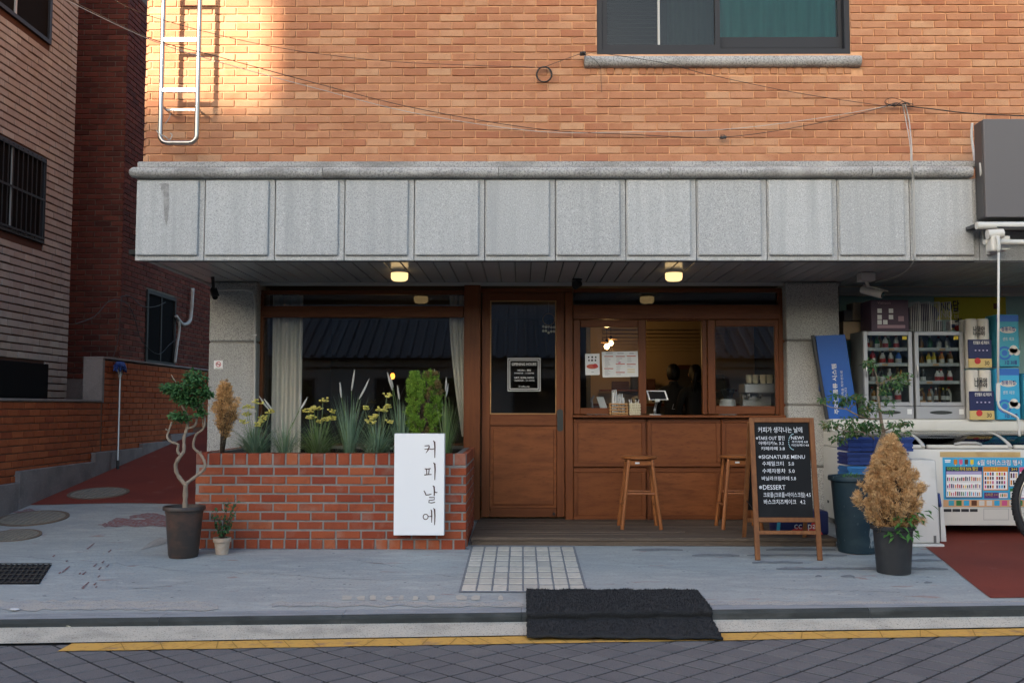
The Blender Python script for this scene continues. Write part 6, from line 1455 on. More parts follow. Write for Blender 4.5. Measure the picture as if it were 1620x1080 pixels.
edges = [(7.6, PX(24, 742, XG).y), (PX(24, 742, XG).y, PX(144, 730, XG).y), (PX(144, 730, XG).y, PX(220, 708, XG).y), (PX(220, 708, XG).y, PX(266, 695, XG).y), (PX(266, 690, XG).y, 15.8)]
tops = [PX(10, 765, XG).z, PX(80, 738, XG).z, PX(180, 712, XG).z, PX(245, 699, XG).z, PX(290, 685, XG).z]
for (a, b), z in zip(edges, tops): build(Bx(XG - .05, XG + .045, a + .001, b - .001, -.05, z), 'plinth', 'plinth', gw, bevel=.005)
# mop
mp = G(187, 706); mp = V(XG + .10, PX(187, 706, XG + .10).y, 0); mp.z = gz(mp.x, mp.y)
tp_ = V(XG + .045, PX(191, 580, XG + .05).y, PX(191, 585, XG + .05).z)
mop = thing('upturned_mop', 'mop with blue head leaning upside down on the garden wall', 'mop', mp); build(MB().tube([mp + V(0,0,.02), tp_], .011, 8), 'handle', 'steel_dull', mop, smooth=True)
build(MB().tube([mp + V(.002,0,.003), mp + V(0,0,.10)], .017, 8), 'grip', 'black_plastic', mop)
r = random.Random(4)
build(MB().tube([tp_, tp_ + V(0,0,.04)], [.03,.04], 8), 'socket', 'crate_light_blue', mop)
for s in (-1, 1): build(MB().tube([tp_ + V(0,0,-.10), tp_ + V(0,s*.05,-.04), tp_ + V(0,s*.055,.04)], .008, 6), 'fork', 'grinder_white', mop)
h_ = MB()
for i in range(70):
    a = r.uniform(0, 6.28); e = tp_ + V(.05*math.cos(a)+.02, .14*math.sin(a) - .05, r.uniform(-.03,.05)); h_.tube([tp_ + V(0,.03*math.sin(a),.04), tp_ + V(.02*math.cos(a), .08*math.sin(a), .085), e], [.008,.009,.006], 5)
build(h_, 'mop_head', 'crate_blue', mop, smooth=2)
# pipes and wires on the dark building
def xpipe(uvs, r_, X_, mat, label, name='drain_pipe', cat='pipe'):
    t = thing(name, label, cat, PX(*uvs[-1], X_)); build(MB().tube(smooth_path([PX(u, v, X_) for u, v in uvs], 5), r_, 8), 'pipe', mat, t, smooth=2); return t
xpipe([(305,456),(303,490),(300,508),(290,513),(282,505),(279,500)], .025, XD + .05, 'conduit', 'grey pipe bending on the dark alley wall')
xpipe([(282,504),(284,520),(280,548),(277,574)], .018, XD + .05, 'conduit', 'thin grey pipe dropping beside the dark alley window')
for i, uv in enumerate(([(120,512),(150,500),(170,478),(188,474),(205,485),(215,510)], [(190,470),(205,468),(225,484),(245,485),(262,478)], [(215,510),(225,540),(250,560),(268,545),(278,537)], [(178,568),(186,540),(190,500),(192,470)])):
    t = thing('alley_cable', ['thin dark cable looping across the corner of the dark building', 'thin dark cable above the dark alley window', 'slack dark cable under the dark alley window', 'dark cable dropping to the mop'][i], 'cable', PX(*uv[0], XD + .04)); build(MB().tube(smooth_path([PX(u, v, XD + .04) for u, v in uv], 5), .005, 5), 'wire', 'cable_black', t)
# manhole covers and drain grate
def manhole(u, v, ru, label, sq=False):
    c = G(u, v); R_ = ru * c.y / FPX; t = thing('manhole_cover', label, 'manhole cover', c, 'manhole covers by the alley'); sl_ = Vector((gz(c.x+.1,c.y)-gz(c.x-.1,c.y), gz(c.x,c.y+.1)-gz(c.x,c.y-.1), 0)) / .2
    def dz(mb):
        for q in mb.v: q.z += sl_.x * (q.x - c.x) + sl_.y * (q.y - c.y)
        return mb
    build(dz(MB().lathe([(R_, 0), (R_, .010), (R_*.90, .010), (R_*.90, .005)], c, 40)), 'rim', 'iron_rim', t)
    build(dz(MB().lathe([(R_*.885, 0), (R_*.885, .009), (.0001, .009)], c, 40)), 'lid', 'iron_cover', t)
    n = 9
    for i in range(-n // 2 + 1, n // 2 + 1):
        x = i * R_ * 1.6 / n; hl_ = math.sqrt(max(0, (R_*.82)**2 - x*x))
        if hl_ > .03: build(dz(Bx(c.x + x - R_*.035, c.x + x + R_*.035, c.y - hl_, c.y + hl_, c.z + .0095, c.z + .014)), 'rib', 'iron_cover', t)
manhole(156, 780.5, 46, 'iron manhole cover set in the red alley paint'); manhole(52, 820, 53, 'iron manhole cover in grey paint, closer to the garden wall'); manhole(20, 848, 42, 'iron manhole cover in grey paint, between drain grate and the other cover')
gp = [G(-45, 893), G(82, 893), G(62, 924), G(-75, 924)]
c = sum(gp, V(0,0,0)) / 4; gt = thing('drain_grate', 'dark iron drain grate sunk in the painted pavement', 'grate', c)
build(MB().prism([p + V(0,0,.001) for p in gp], V(0,0,.003)), 'pit', 'black_metal', gt, fix=True)
def gl(s, t): return (gp[0]*(1-s) + gp[1]*s)*(1-t) + (gp[3]*(1-s) + gp[2]*s)*t
for i in range(15):
    s = (i + .5) / 15; build(MB().bar(gl(s, .03) + V(0,0,.008), gl(s, .97) + V(0,0,.008), .013, .006, (1,0,0)), 'grate_bar', 'grate_iron', gt)
for i in range(6):
    t_ = .02 + i * .192; build(MB().bar(gl(0, t_) + V(0,0,.0125), gl(1, t_) + V(0,0,.0125), .012, .004, (0,1,0)), 'cross_bar', 'grate_iron', gt)
# litter
for i, (u, v, m, lb) in enumerate(((22, 966, 'paper', 'scrap of white paper lying on the kerb'), (110, 993, 'paper_cream', 'pale dry leaf lying in the gutter'))):
    c = G(u, v) if i == 0 else PZ(u, v, GH - .005); r = random.Random(i); n = 7
    tag(build(MB().prism([c + V(.03*math.cos(k*.9)*r.uniform(.5,1.2), .03*math.sin(k*.9)*r.uniform(.5,1.2), .006 + r.uniform(0,.01)) for k in range(n)], V(0,0,.002)), 'litter', m, fix=True), lb, 'litter')
# ================================================================== SHOP NEXT DOOR
YW = 9.45
shop = build(MB().box(X(1331, YF) + .002, XR, YW, YW + .1, 0, zs - .002), 'shop_wall', 'shop_teal', cafe)
build(Bx(X(1331, YF) + .002, XR, 9.31, 9.44, Z(463, 9.31), zs - .003), 'shop_beam', 'soffit_metal', cafe)
build(Bx(X(1331, YF) + .01, XR, 9.28, 9.308, Z(468, 9.3), Z(463.5, 9.3)), 'shop_trim', 'trim_white', cafe)
bn = thing('yellow_banner', 'yellow banner with dark letters on the shop wall above the fridges', 'banner', P(1540, 505, YW)); build(rect(1478, 470, 1591, 506, YW, -.001, .006), 'cloth', 'banner_yellow', bn)
text('NO답', .115, P(1488, 491, YW - .0075), (1,0,0), (0,0,1), 'lettering', 'letter_dark', bn, width=29*YW/FPX, lift=0, bold=.003); text('NO답', .10, P(1488, 502, YW - .0075), (1,0,0), (0,0,1), 'lettering', 'paper_cream', bn, width=29*YW/FPX, lift=0)
build(rect(1571, 480, 1578, 489, YW, -.0065, .0075), 'print_block', 'print_brown', bn)
# chest freezer
YFz, YBz = 8.2, 8.93
fx0 = X(1343, YFz); fx1 = fx0 + 1.85
fzb = .15; gtop = Z(668, YBz - .2); zf = Z(705, YFz)
fr = thing('ice_cream_freezer', 'white chest freezer with curved glass lids and an ice cream poster', 'freezer', ((fx0+fx1)/2, 8.55, .09))
build(Bx(fx0, fx1, YFz, YBz, fzb, zf - .02), 'body', 'freezer_white', fr, bevel=.012, seg=2, smooth=True)
for sx in (fx0 + .08, fx1 - .08):
    for yy in (YFz + .08, YBz - .08): build(MB().tube([V(sx - .015, yy, gz(0, yy) + .032), V(sx + .015, yy, gz(0, yy) + .032)], .03, 12), 'caster', 'black_plastic', fr); build(Bx(sx - .025, sx + .025, yy - .02, yy + .02, gz(0, yy) + .05, fzb - .001), 'caster_plate', 'steel_dull', fr)
# curved top: profile swept along x at the ends and as ribs
glid = Z(681, 8.65)
def prof_top(n=10):
    out = []
    for i in range(n + 1):
        a = RD(90) * i / n; out.append((YFz + .03 + (8.655 - YFz - .03) * i / n, zf + (glid - zf) * math.sin(a) ** .8))
    return out
pt_ = prof_top()
def swept(x0, x1, thick=.02, lo=0):
    mb = MB(); ps = [V(0, y, z) for y, z in pt_]; k = len(ps)
    for xx in (x0, x1):
        for p in ps: mb.v.append(V(xx, p.y, p.z))
        for p in ps: mb.v.append(V(xx, p.y + thick, p.z - thick))
    for i in range(k - 1): mb.f += [[i, i+1, 2*k+i+1, 2*k+i][::-1], [k+i, k+i+1, 3*k+i+1, 3*k+i], [i, i+1, k+i+1, k+i], [2*k+i, 2*k+i+1, 3*k+i+1, 3*k+i][::-1]]
    mb.f += [[0, k, 3*k, 2*k], [k-1, 2*k-1, 4*k-1, 3*k-1][::-1]]
    return mb
xr_ = [fx0 + .02, X(1462, YFz), X(1600, YFz), fx1 - .02]
for x in xr_: build(swept(x - .014, x + .014, .025), 'lid_rib', 'freezer_white', fr, smooth=True, fix=True)
for a, b in zip(xr_[:-1], xr_[1:]):
    build(swept(a + .024, b - .024, .006), 'glass_lid', 'fridge_glass', fr, smooth=True, fix=True); build(Bx(a + .024, b - .024, YFz + .015, YFz + .05, zf - .015, zf + .014), 'lid_rail', 'freezer_white', fr, bevel=.006)
    m = (a + b) / 2; build(MB().tube([V(m - .11, YFz + .02, zf + .016), V(m - .06, YFz + .012, zf + .03), V(m + .06, YFz + .012, zf + .03), V(m + .11, YFz + .02, zf + .016)], .012, 8), 'lid_handle', 'trim_white', fr, smooth=2)
    # goods inside
build(Bx(fx0 + .04, fx1 - .04, YFz + .06, YBz - .05, zf - .019, zf - .01), 'inner_tray', 'fridge_dark', fr)
build(Bx(fx0 + .005, fx1 - .005, YBz - .24, YBz, zf - .018, glid - .006), 'back_ledge', 'freezer_white', fr, bevel=.008); build(Bx(fx0, fx1, YBz - .27, YBz, glid - .004, gtop + .035), 'top_ledge', 'freezer_white', fr, bevel=.018, seg=3, smooth=True)
for x in (fx0 + .001, fx1 - .03):
    mb = MB().prism([V(x, YFz + .03, zf - .018)] + [V(x, y, z) for y, z in pt_] + [V(x, YBz - .241, zf - .018)], V(.018, 0, 0)); build(mb, 'end_panel', 'freezer_white', fr, fix=True)
r = random.Random(6)
for i in range(16):
    x = fx0 + .1 + r.random() * (fx1 - fx0 - .25); y = YFz + .12 + r.random() * .28; m = r.choice(['print_blue','print_white','print_sky','print_red','print_navy','print_cyan','print_yellow'])
    build(MB().obox(V(x, y, zf + .002 + .001 * i), V(.06, .015*r.uniform(-1,1), .006), V(0,.035,.004), V(0,0,.006)), 'ice_cream_pack', m, fr, bevel=.003)
pt0 = (1492, 719)
build(rect(1487, 714.5, 1614, 722.5, YFz, -.0005, .004), 'tape_strip', 'freezer_tape', fr)
def fpr(u0, v0, u1, v1, m, lift=.003, name='print'): 
    Y = YFz - lift; mb = MB().add([P(u0,v1,Y),P(u1,v1,Y),P(u1,v0,Y),P(u0,v0,Y)], [(0,1,2,3)]); return build(mb, name, m, fr)
build(rect(1492, 723.6, 1660, 802, YFz, -.0005, .0025), 'poster_sheet', 'print_sky', fr)
fpr(1492.3, 790, 1659.7, 801.7, 'print_peach')
def f3(x, y): return (1460 + x / 4.906, 640 + y / 4.906)
def fz3(x0, y0, x1, y1, m, lift=.003): a = f3(x0, y0); b = f3(x1, y1); return fpr(a[0], a[1], b[0], b[1], m, lift)
def ftx(s, x, y, w_, h, m, lift=.0045, bold=0): u, v = f3(x, y); text(s, h / 4.906 * YFz / FPX * 1.25, P(u, v, YFz - lift), (1,0,0), (0,0,1), 'lettering', m, fr, width=w_ / 4.906 * YFz / FPX, lift=0, bold=bold)
ftx('6월 아이스크림 행사', 424, 466, 340, 38, 'letter_blue', .004, .0022); ftx('6월 아이스크림 행사', 424, 466, 340, 38, 'sign_white', .0048, .0004)
for i, (x, m) in enumerate(((240,'print_orange'),(281,'print_pink'),(324,'print_brown'),(368,'print_yellow'))):
    fz3(x, 424, x + 27, 462, m); fz3(x + 10, 462, x + 16, 472, 'paper_cream')
fz3(170, 426, 216, 434, 'sign_white'); fz3(172, 438, 214, 448, 'sign_white')
fz3(176, 480, 462, 724, 'print_navy'); fz3(182, 540, 456, 716, 'sign_white', .0036); fz3(182, 516, 456, 540, 'print_lilac', .0036)
ftx('다다익선', 186, 507, 90, 24, 'print_lime', .0045, .0008); ftx('최대 55% 할인', 284, 507, 140, 24, 'print_yellow', .0045, .0008)
rr_ = random.Random(12); cs = ['print_red','print_brown','print_yellow','print_purple','print_sky','print_pink','print_navy','print_green','print_peach','print_orange','print_black']
for row, y in enumerate((556, 612, 672)):
    for i in range(17):
        x = 188 + i * 15.6; hh = rr_.uniform(22, 34); fz3(x, y + 34 - hh, x + rr_.uniform(7, 11), y + 34, rr_.choice(cs), .0042)
    fz3(186, y + 39, 452, y + 42, 'paper_grey', .0042)
fz3(468, 480, 662, 664, 'print_orange'); fz3(474, 518, 656, 656, 'sign_white', .0036); ftx('1+1', 526, 506, 44, 24, 'print_yellow', .0045, .001)
for gx_ in range(2):
    for gy_ in range(4):
        for k in range(4): x = 480 + gx_ * 90 + k * 19; y = 524 + gy_ * 33; fz3(x, y, x + 13, y + 24, rr_.choice(cs), .0042)
fz3(476, 680, 662, 726, 'print_purple'); fz3(590, 684, 658, 722, 'sign_white', .0036); ftx('슈퍼콘 1+1', 484, 706, 96, 20, 'print_yellow', .0045)
for k in range(4): fz3(598 + k * 14, 690, 608 + k * 14, 714, rr_.choice(cs), .0042)
fz3(670, 484, 742, 636, 'print_navy'); fz3(674, 520, 738, 630, 'sign_white', .0036); ftx('2+1', 686, 508, 44, 20, 'print_yellow', .0045, .001); fz3(676, 648, 742, 726, 'print_green'); fz3(680, 672, 738, 722, 'sign_white', .0036); fz3(748, 484, 900, 726, 'print_pink'); fz3(754, 520, 894, 720, 'sign_white', .0036)
for k in range(6): fz3(680 + (k % 3) * 19, 530 + (k // 3) * 54, 693 + (k % 3) * 19, 568 + (k // 3) * 54, rr_.choice(cs), .0042)
for k in range(14): x = 200 + k * 59; fz3(x, 742, x + 42, 782, rr_.choice(['print_sky','print_green','print_white','print_brown','print_cyan','print_pink','print_grey']), .0042)
for k in range(4): build(rect(1493 + k * 13.8, 804.5, 1505 + k * 13.8, 809, YFz, -.0005, .0025), 'vent_slot', 'black_plastic', fr)
build(ringpx(1556, 804, 1596, 822, .7, YFz - .002), 'service_hatch', 'paper_grey', fr)
for v in (785, 794): 
    p = PX(1320, v, fx0); build(Bx(fx0 - .003, fx0 - .0005, p.y - .03 + (v-785)*.02, p.y + .01 + (v-785)*.02, p.z - .02, p.z + .002), 'side_vent', 'black_plastic', fr)
# display fridges on the freezer's rear ledge
def fridge(u0, u1, label, goods, seed):
    Yfr = 8.72; x0, x1 = X(u0, Yfr), X(u1, Yfr); z0 = gtop + .037; z1 = Z(523, Yfr); D = .34
    t = thing('display_fridge', label, 'fridge', ((x0+x1)/2, Yfr + .17, z0), 'small glass door fridges'); fw = .035
    build(MB().box(x0, x0 + .012, Yfr + .03, Yfr + D, z0, z1).box(x1 - .012, x1, Yfr + .03, Yfr + D, z0, z1).box(x0 + .012, x1 - .012, Yfr + D - .01, Yfr + D, z0, z1).box(x0 + .012, x1 - .012, Yfr + .03, Yfr + D - .01, z1 - .02, z1).box(x0 + .012, x1 - .012, Yfr + .03, Yfr + D - .01, z0, z0 + .02), 'cabinet', 'fridge_inside', t)
    zb_p = z0 + .11; dr_ = build(frame_ring(x0 + .002, x1 - .002, zb_p, z1 - .004, fw, Yfr, Yfr + .028), 'door', 'fridge_frame', t, bevel=.004)
    build(Bx(x0 + fw, x1 - fw, Yfr + .012, Yfr + .016, zb_p + fw, z1 - fw), 'glass', 'fridge_glass', dr_); build(MB().tube([V(x0 + .018, Yfr - .012, (z0+z1)/2 - .02), V(x0 + .018, Yfr - .02, (z0+z1)/2 + .03), V(x0 + .018, Yfr - .012, (z0+z1)/2 + .08)], .007, 8), 'handle', 'steel_dull', dr_)
    bp_ = build(Bx(x0 + .002, x1 - .002, Yfr, Yfr + .029, z0, zb_p - .003), 'base_panel', 'fridge_frame', t, bevel=.004)
    build(MB().add([V((x0+x1)/2 + .10*math.cos(-a), Yfr - .0012, z0 + .055 + .016*math.sin(-a)) for a in [i*.314 for i in range(20)]], [list(range(20))[::-1]]), 'badge', 'bronze_dark', bp_); build(Bx(x1 - .06, x1 - .02, Yfr - .0015, Yfr - .0003, z0 + .04, z0 + .085), 'sticker', 'paper', bp_)
    build(Bx(x1 - .085, x1 - .045, Yfr + .0095, Yfr + .0115, z1 - .075, z1 - .045), 'sticker', 'print_yellow', dr_)
    lv = [zb_p + .03, zb_p + .20, zb_p + .355, zb_p + .49]
    for i, z in enumerate(lv):
        build(Bx(x0 + .014, x1 - .014, Yfr + .035, Yfr + D - .012, z, z + .006), 'shelf', 'shelf_white', t); build(Bx(x0 + .014, x1 - .014, Yfr + .030, Yfr + .034, z - .006, z + .022 if i else z + .004), 'shelf_rail', 'shelf_white', t)
        build(Bx(x0 + .05 + .06*i, x0 + .10 + .06*i, Yfr + .0275, Yfr + .0295, z - .004, z + .016), 'price_tag', 'print_peach', t)
    r = random.Random(seed)
    for (row, f, body, cap, h, rad, lab) in goods:
        x = x0 + .055 + (x1 - x0 - .11) * f; c = V(x, Yfr + .08 + r.uniform(0,.03), lv[row] + .0065)
        b_ = thing('bottle', lab, 'bottle', c, 'bottles in the display fridges')
        build(MB().lathe([(rad*.92, 0), (rad, .008), (rad, h*.52), (rad*.92, h*.62), (rad*.42, h*.80), (rad*.40, h*.87)], c, 14), 'body', body, b_, smooth=True)
        build(MB().lathe([(rad*.47, h*.872), (rad*.47, h), (.0001, h)], c, 12), 'cap', cap, b_, smooth=True)
        build(MB().lathe([(rad*1.012, h*.16), (rad*1.012, h*.44)], c, 14), 'label_band', 'print_white' if body != 'print_white' else 'print_red', b_, smooth=True)
    for row in range(4):                       # second row behind the first
        for k in range(5):
            if r.random() < .25: continue
            x = x0 + .06 + (x1 - x0 - .12) * k / 4; c = V(x, Yfr + .20, lv[row] + .0065); h = r.uniform(.11, .14); rad = .023
            bod, cp_ = r.choice((('print_white', 'print_red'), ('print_amber', 'print_gold'), ('print_green', 'print_white')))
            b_ = thing('bottle', {'print_white': 'white', 'print_amber': 'amber', 'print_green': 'green'}[bod] + ' bottle in the back row of the ' + ('fridge by the blue board' if seed == 1 else 'fridge by the tissue packs'), 'bottle', c, 'bottles in the display fridges')
            build(MB().lathe([(rad*.92, 0), (rad, .008), (rad, h*.55), (rad*.42, h*.80), (rad*.40, h*.87)], c, 12), 'body', bod, b_, smooth=True)
            build(MB().lathe([(rad*.47, h*.872), (rad*.47, h), (.0001, h)], c, 10), 'cap', cp_, b_, smooth=True)
    return t
def names(n, a): return a
fridge(1368, 1446, 'silver glass door fridge beside the blue board', [(3,.0,'print_white','print_white',.135,.026,'white bottle on the top shelf of fridge by the blue board'),(3,.55,'print_white','print_red',.13,.024,'white bottle with red cap beside the green one, fridge by the blue board'),(3,.85,'print_white','print_red',.13,.024,'white bottle with red cap under the yellow sticker, fridge by the blue board'),(3,.3,'print_green','print_green',.12,.022,'green bottle on the top shelf of fridge by the blue board'),
   (2,.18,'print_red','print_red',.135,.025,'red bottle on the second shelf of fridge by the blue board'),(2,.45,'print_white','print_black',.125,.024,'white bottle with black cap in fridge by the blue board'),(2,.68,'print_white','print_brown',.125,.025,'white bottle with brown cap in fridge by the blue board'),(2,.9,'print_blue','print_yellow',.13,.026,'blue bottle with yellow cap in fridge by the blue board'),
   (1,.15,'print_brown','print_red',.12,.024,'brown bottle with red cap in fridge by the blue board'),(1,.42,'print_black','print_black',.12,.024,'black bottle in fridge by the blue board'),(1,.65,'print_white','print_white',.125,.024,'white bottle on the third shelf of fridge by the blue board'),(1,.95,'print_orange','print_orange',.115,.02,'orange bottle in fridge by the blue board'),
   (0,.2,'print_amber','print_black',.12,.022,'amber bottle on the bottom shelf of fridge by the blue board'),(0,.45,'print_green','print_black',.12,.022,'green bottle on the bottom shelf of fridge by the blue board'),(0,.62,'print_green','print_white',.12,.022,'green bottle with white cap in fridge by the blue board'),(0,.86,'print_white','print_white',.14,.028,'white jar on the bottom shelf of fridge by the blue board')], 1)
fridge(1449, 1528, 'silver glass door fridge beside the white tissue packs', [(2,.34,'print_yellow','print_orange',.115,.021,'yellow bottle with orange cap in fridge by the tissue packs'),(2,.48,'print_yellow','print_yellow',.115,.021,'all yellow bottle in fridge by the tissue packs'),(2,.66,'print_orange','print_red',.118,.022,'orange bottle with red cap in fridge by the tissue packs'),(2,.9,'print_amber','print_red',.12,.022,'amber bottle with red cap in fridge by the tissue packs'),
   (1,.17,'print_black','print_grey',.12,.024,'black bottle with grey cap in fridge by the tissue packs'),(1,.56,'print_white','print_brown',.122,.023,'white bottle with brown cap in fridge by the tissue packs'),(1,.66,'print_white','print_red',.122,.023,'white bottle with red cap in fridge by the tissue packs'),(1,.88,'print_white','print_black',.12,.023,'white bottle with black cap in fridge by the tissue packs'),
   (0,.08,'print_brown','print_gold',.115,.018,'brown bottle with gold cap in fridge by the tissue packs'),(0,.32,'print_amber','print_red',.115,.019,'amber bottle on bottom shelf of fridge by the tissue packs'),(0,.5,'print_brown','print_white',.125,.018,'slim brown bottle in fridge by the tissue packs'),(0,.68,'print_black','print_yellow',.125,.020,'black bottle with yellow cap in fridge by the tissue packs'),(0,.80,'print_black','print_gold',.12,.021,'black bottle with gold cap in fridge by the tissue packs')], 2)
# boxes and racks on top of the fridges
zft = Z(523, 8.72) + .001
def Xf(u, Y): return X(u, Y, 500)
pb = thing('fan_box', 'purple cardboard box with product pictures on top of a fridge', 'box', (Xf(1405, 8.8), 8.9, zft)); build(Bx(Xf(1378, 8.75), Xf(1438, 8.75), 8.75, 9.02, zft, Z(474, 8.75)), 'carton', 'purple_box', pb, bevel=.004)
for (u, v) in ((1388,488),(1406,488),(1388,498),(1406,498),(1388,506),(1397,506)): build(rect(u, v, u + 7, v + 7, 8.75, -.0006, .0016), 'picture', 'paper', pb)
build(rect(1388, 514, 1432, 519, 8.75, -.0006, .0016), 'pink_band', 'box_pink', pb); text('Vanson', .04, P(1388, 481, 8.748), (1,0,0), (0,0,1), 'lettering', 'box_pink', pb, lift=0)
build(MB().tube([P(1427, 490, 8.747), P(1427, 500, 8.747)], .003, 6).lathe([(.02, 0), (.02, .002), (.0001, .002)], V(0,-50,0), 12) if False else rect(1421, 500, 1430, 508, 8.75, -.0006, .0016), 'picture', 'box_pink', pb)
sl2 = thing('slippers', 'bundle of grey slippers hanging beside the purple box', 'slippers', P(1372, 519, 8.7))
for i, (u, v) in enumerate(((1366, 504), (1375, 511), (1371, 498))):
    c = P(u, v, 8.70 - .012 * i); build(MB().lathe([(.0001,0),(.034,.002),(.038,.010),(.03,.016),(.0001,.018)], V(0,0,0), 18), 'slipper', 'box_pink' if i != 1 else 'fridge_frame', sl2, smooth=True); o = bpy.context.scene.objects[-1] if False else list(sl2.children)[-1]; o.location = c - WO[sl2.name]; o.rotation_euler = (RD(80), 0, .2 * i); o.scale = (1, 1.35, 1)
bx2 = thing('carton', 'pale cardboard cartons stacked behind the slippers', 'box', (Xf(1345, 9.1), 9.2, zft)); build(Bx(Xf(1334, 9.1), Xf(1364, 9.1), 9.1, 9.27, zft - .05, Z(508, 9.1)), 'carton', 'box_cream', bx2, bevel=.004); build(Bx(Xf(1350, 9.08), Xf(1366, 9.08), 9.08, 9.27, Z(506, 9.08), Z(478, 9.08)), 'carton', 'box_cream', bx2, bevel=.004); build(Bx(Xf(1334, 9.12), Xf(1349.5, 9.12), 9.1, 9.27, Z(507, 9.08), Z(490, 9.08)), 'carton', 'interior_grey', bx2, bevel=.004)
for i, u in enumerate((1438, 1455, 1470, 1488)):
    a, b = P(u, 520, 8.74), P(u + 16, 479, 8.74); t = thing('wire_shelf', ['white wire shelf standing next to the purple box on the fridges', 'white wire shelf second from the purple box on the fridges', 'white wire shelf third from the purple box on the fridges', 'white wire shelf standing before the yellow banner on the fridges'][i], 'shelf', a, 'spare wire shelves on the fridges'); z0, z1 = zft, Z(478, 8.8); x0, x1 = a.x, a.x + .10
    rm = lambda f: (V(x0 + (x1-x0)*f, 8.76 + .16*(1-f), z0), V(x0 + (x1-x0)*f, 8.76 + .16*(1-f), z1))
    q = rm(0); s_ = rm(1); build(MB().tube([q[0], q[1], s_[1], s_[0], q[0]], .005, 6), 'rim', 'wire_white', t)
    for k in range(1, 10): e = rm(k / 10); build(MB().tube([e[0], e[1]], .0022, 5), 'wire', 'wire_white', t)
cp = thing('blue_bag', 'dark blue plastic bag slumped behind the wire shelves', 'bag', P(1460, 495, 9.15)); mb = MB().lathe([(.0001,-.02),(.12,0),(.15,.06),(.13,.12),(.06,.16),(.0001,.165)], V(Xf(1460, 9.2), 9.22, Z(508, 9.2)), 18)
for v in mb.v: v += rvec(random) * .006
build(mb, 'bag_body', 'print_navy', cp, smooth=2); build(Bx(Xf(1435, 9.2), Xf(1485, 9.2), 9.12, 9.3, zft, Z(508.5, 9.2)), 'box_below', 'fridge_dark', cp)
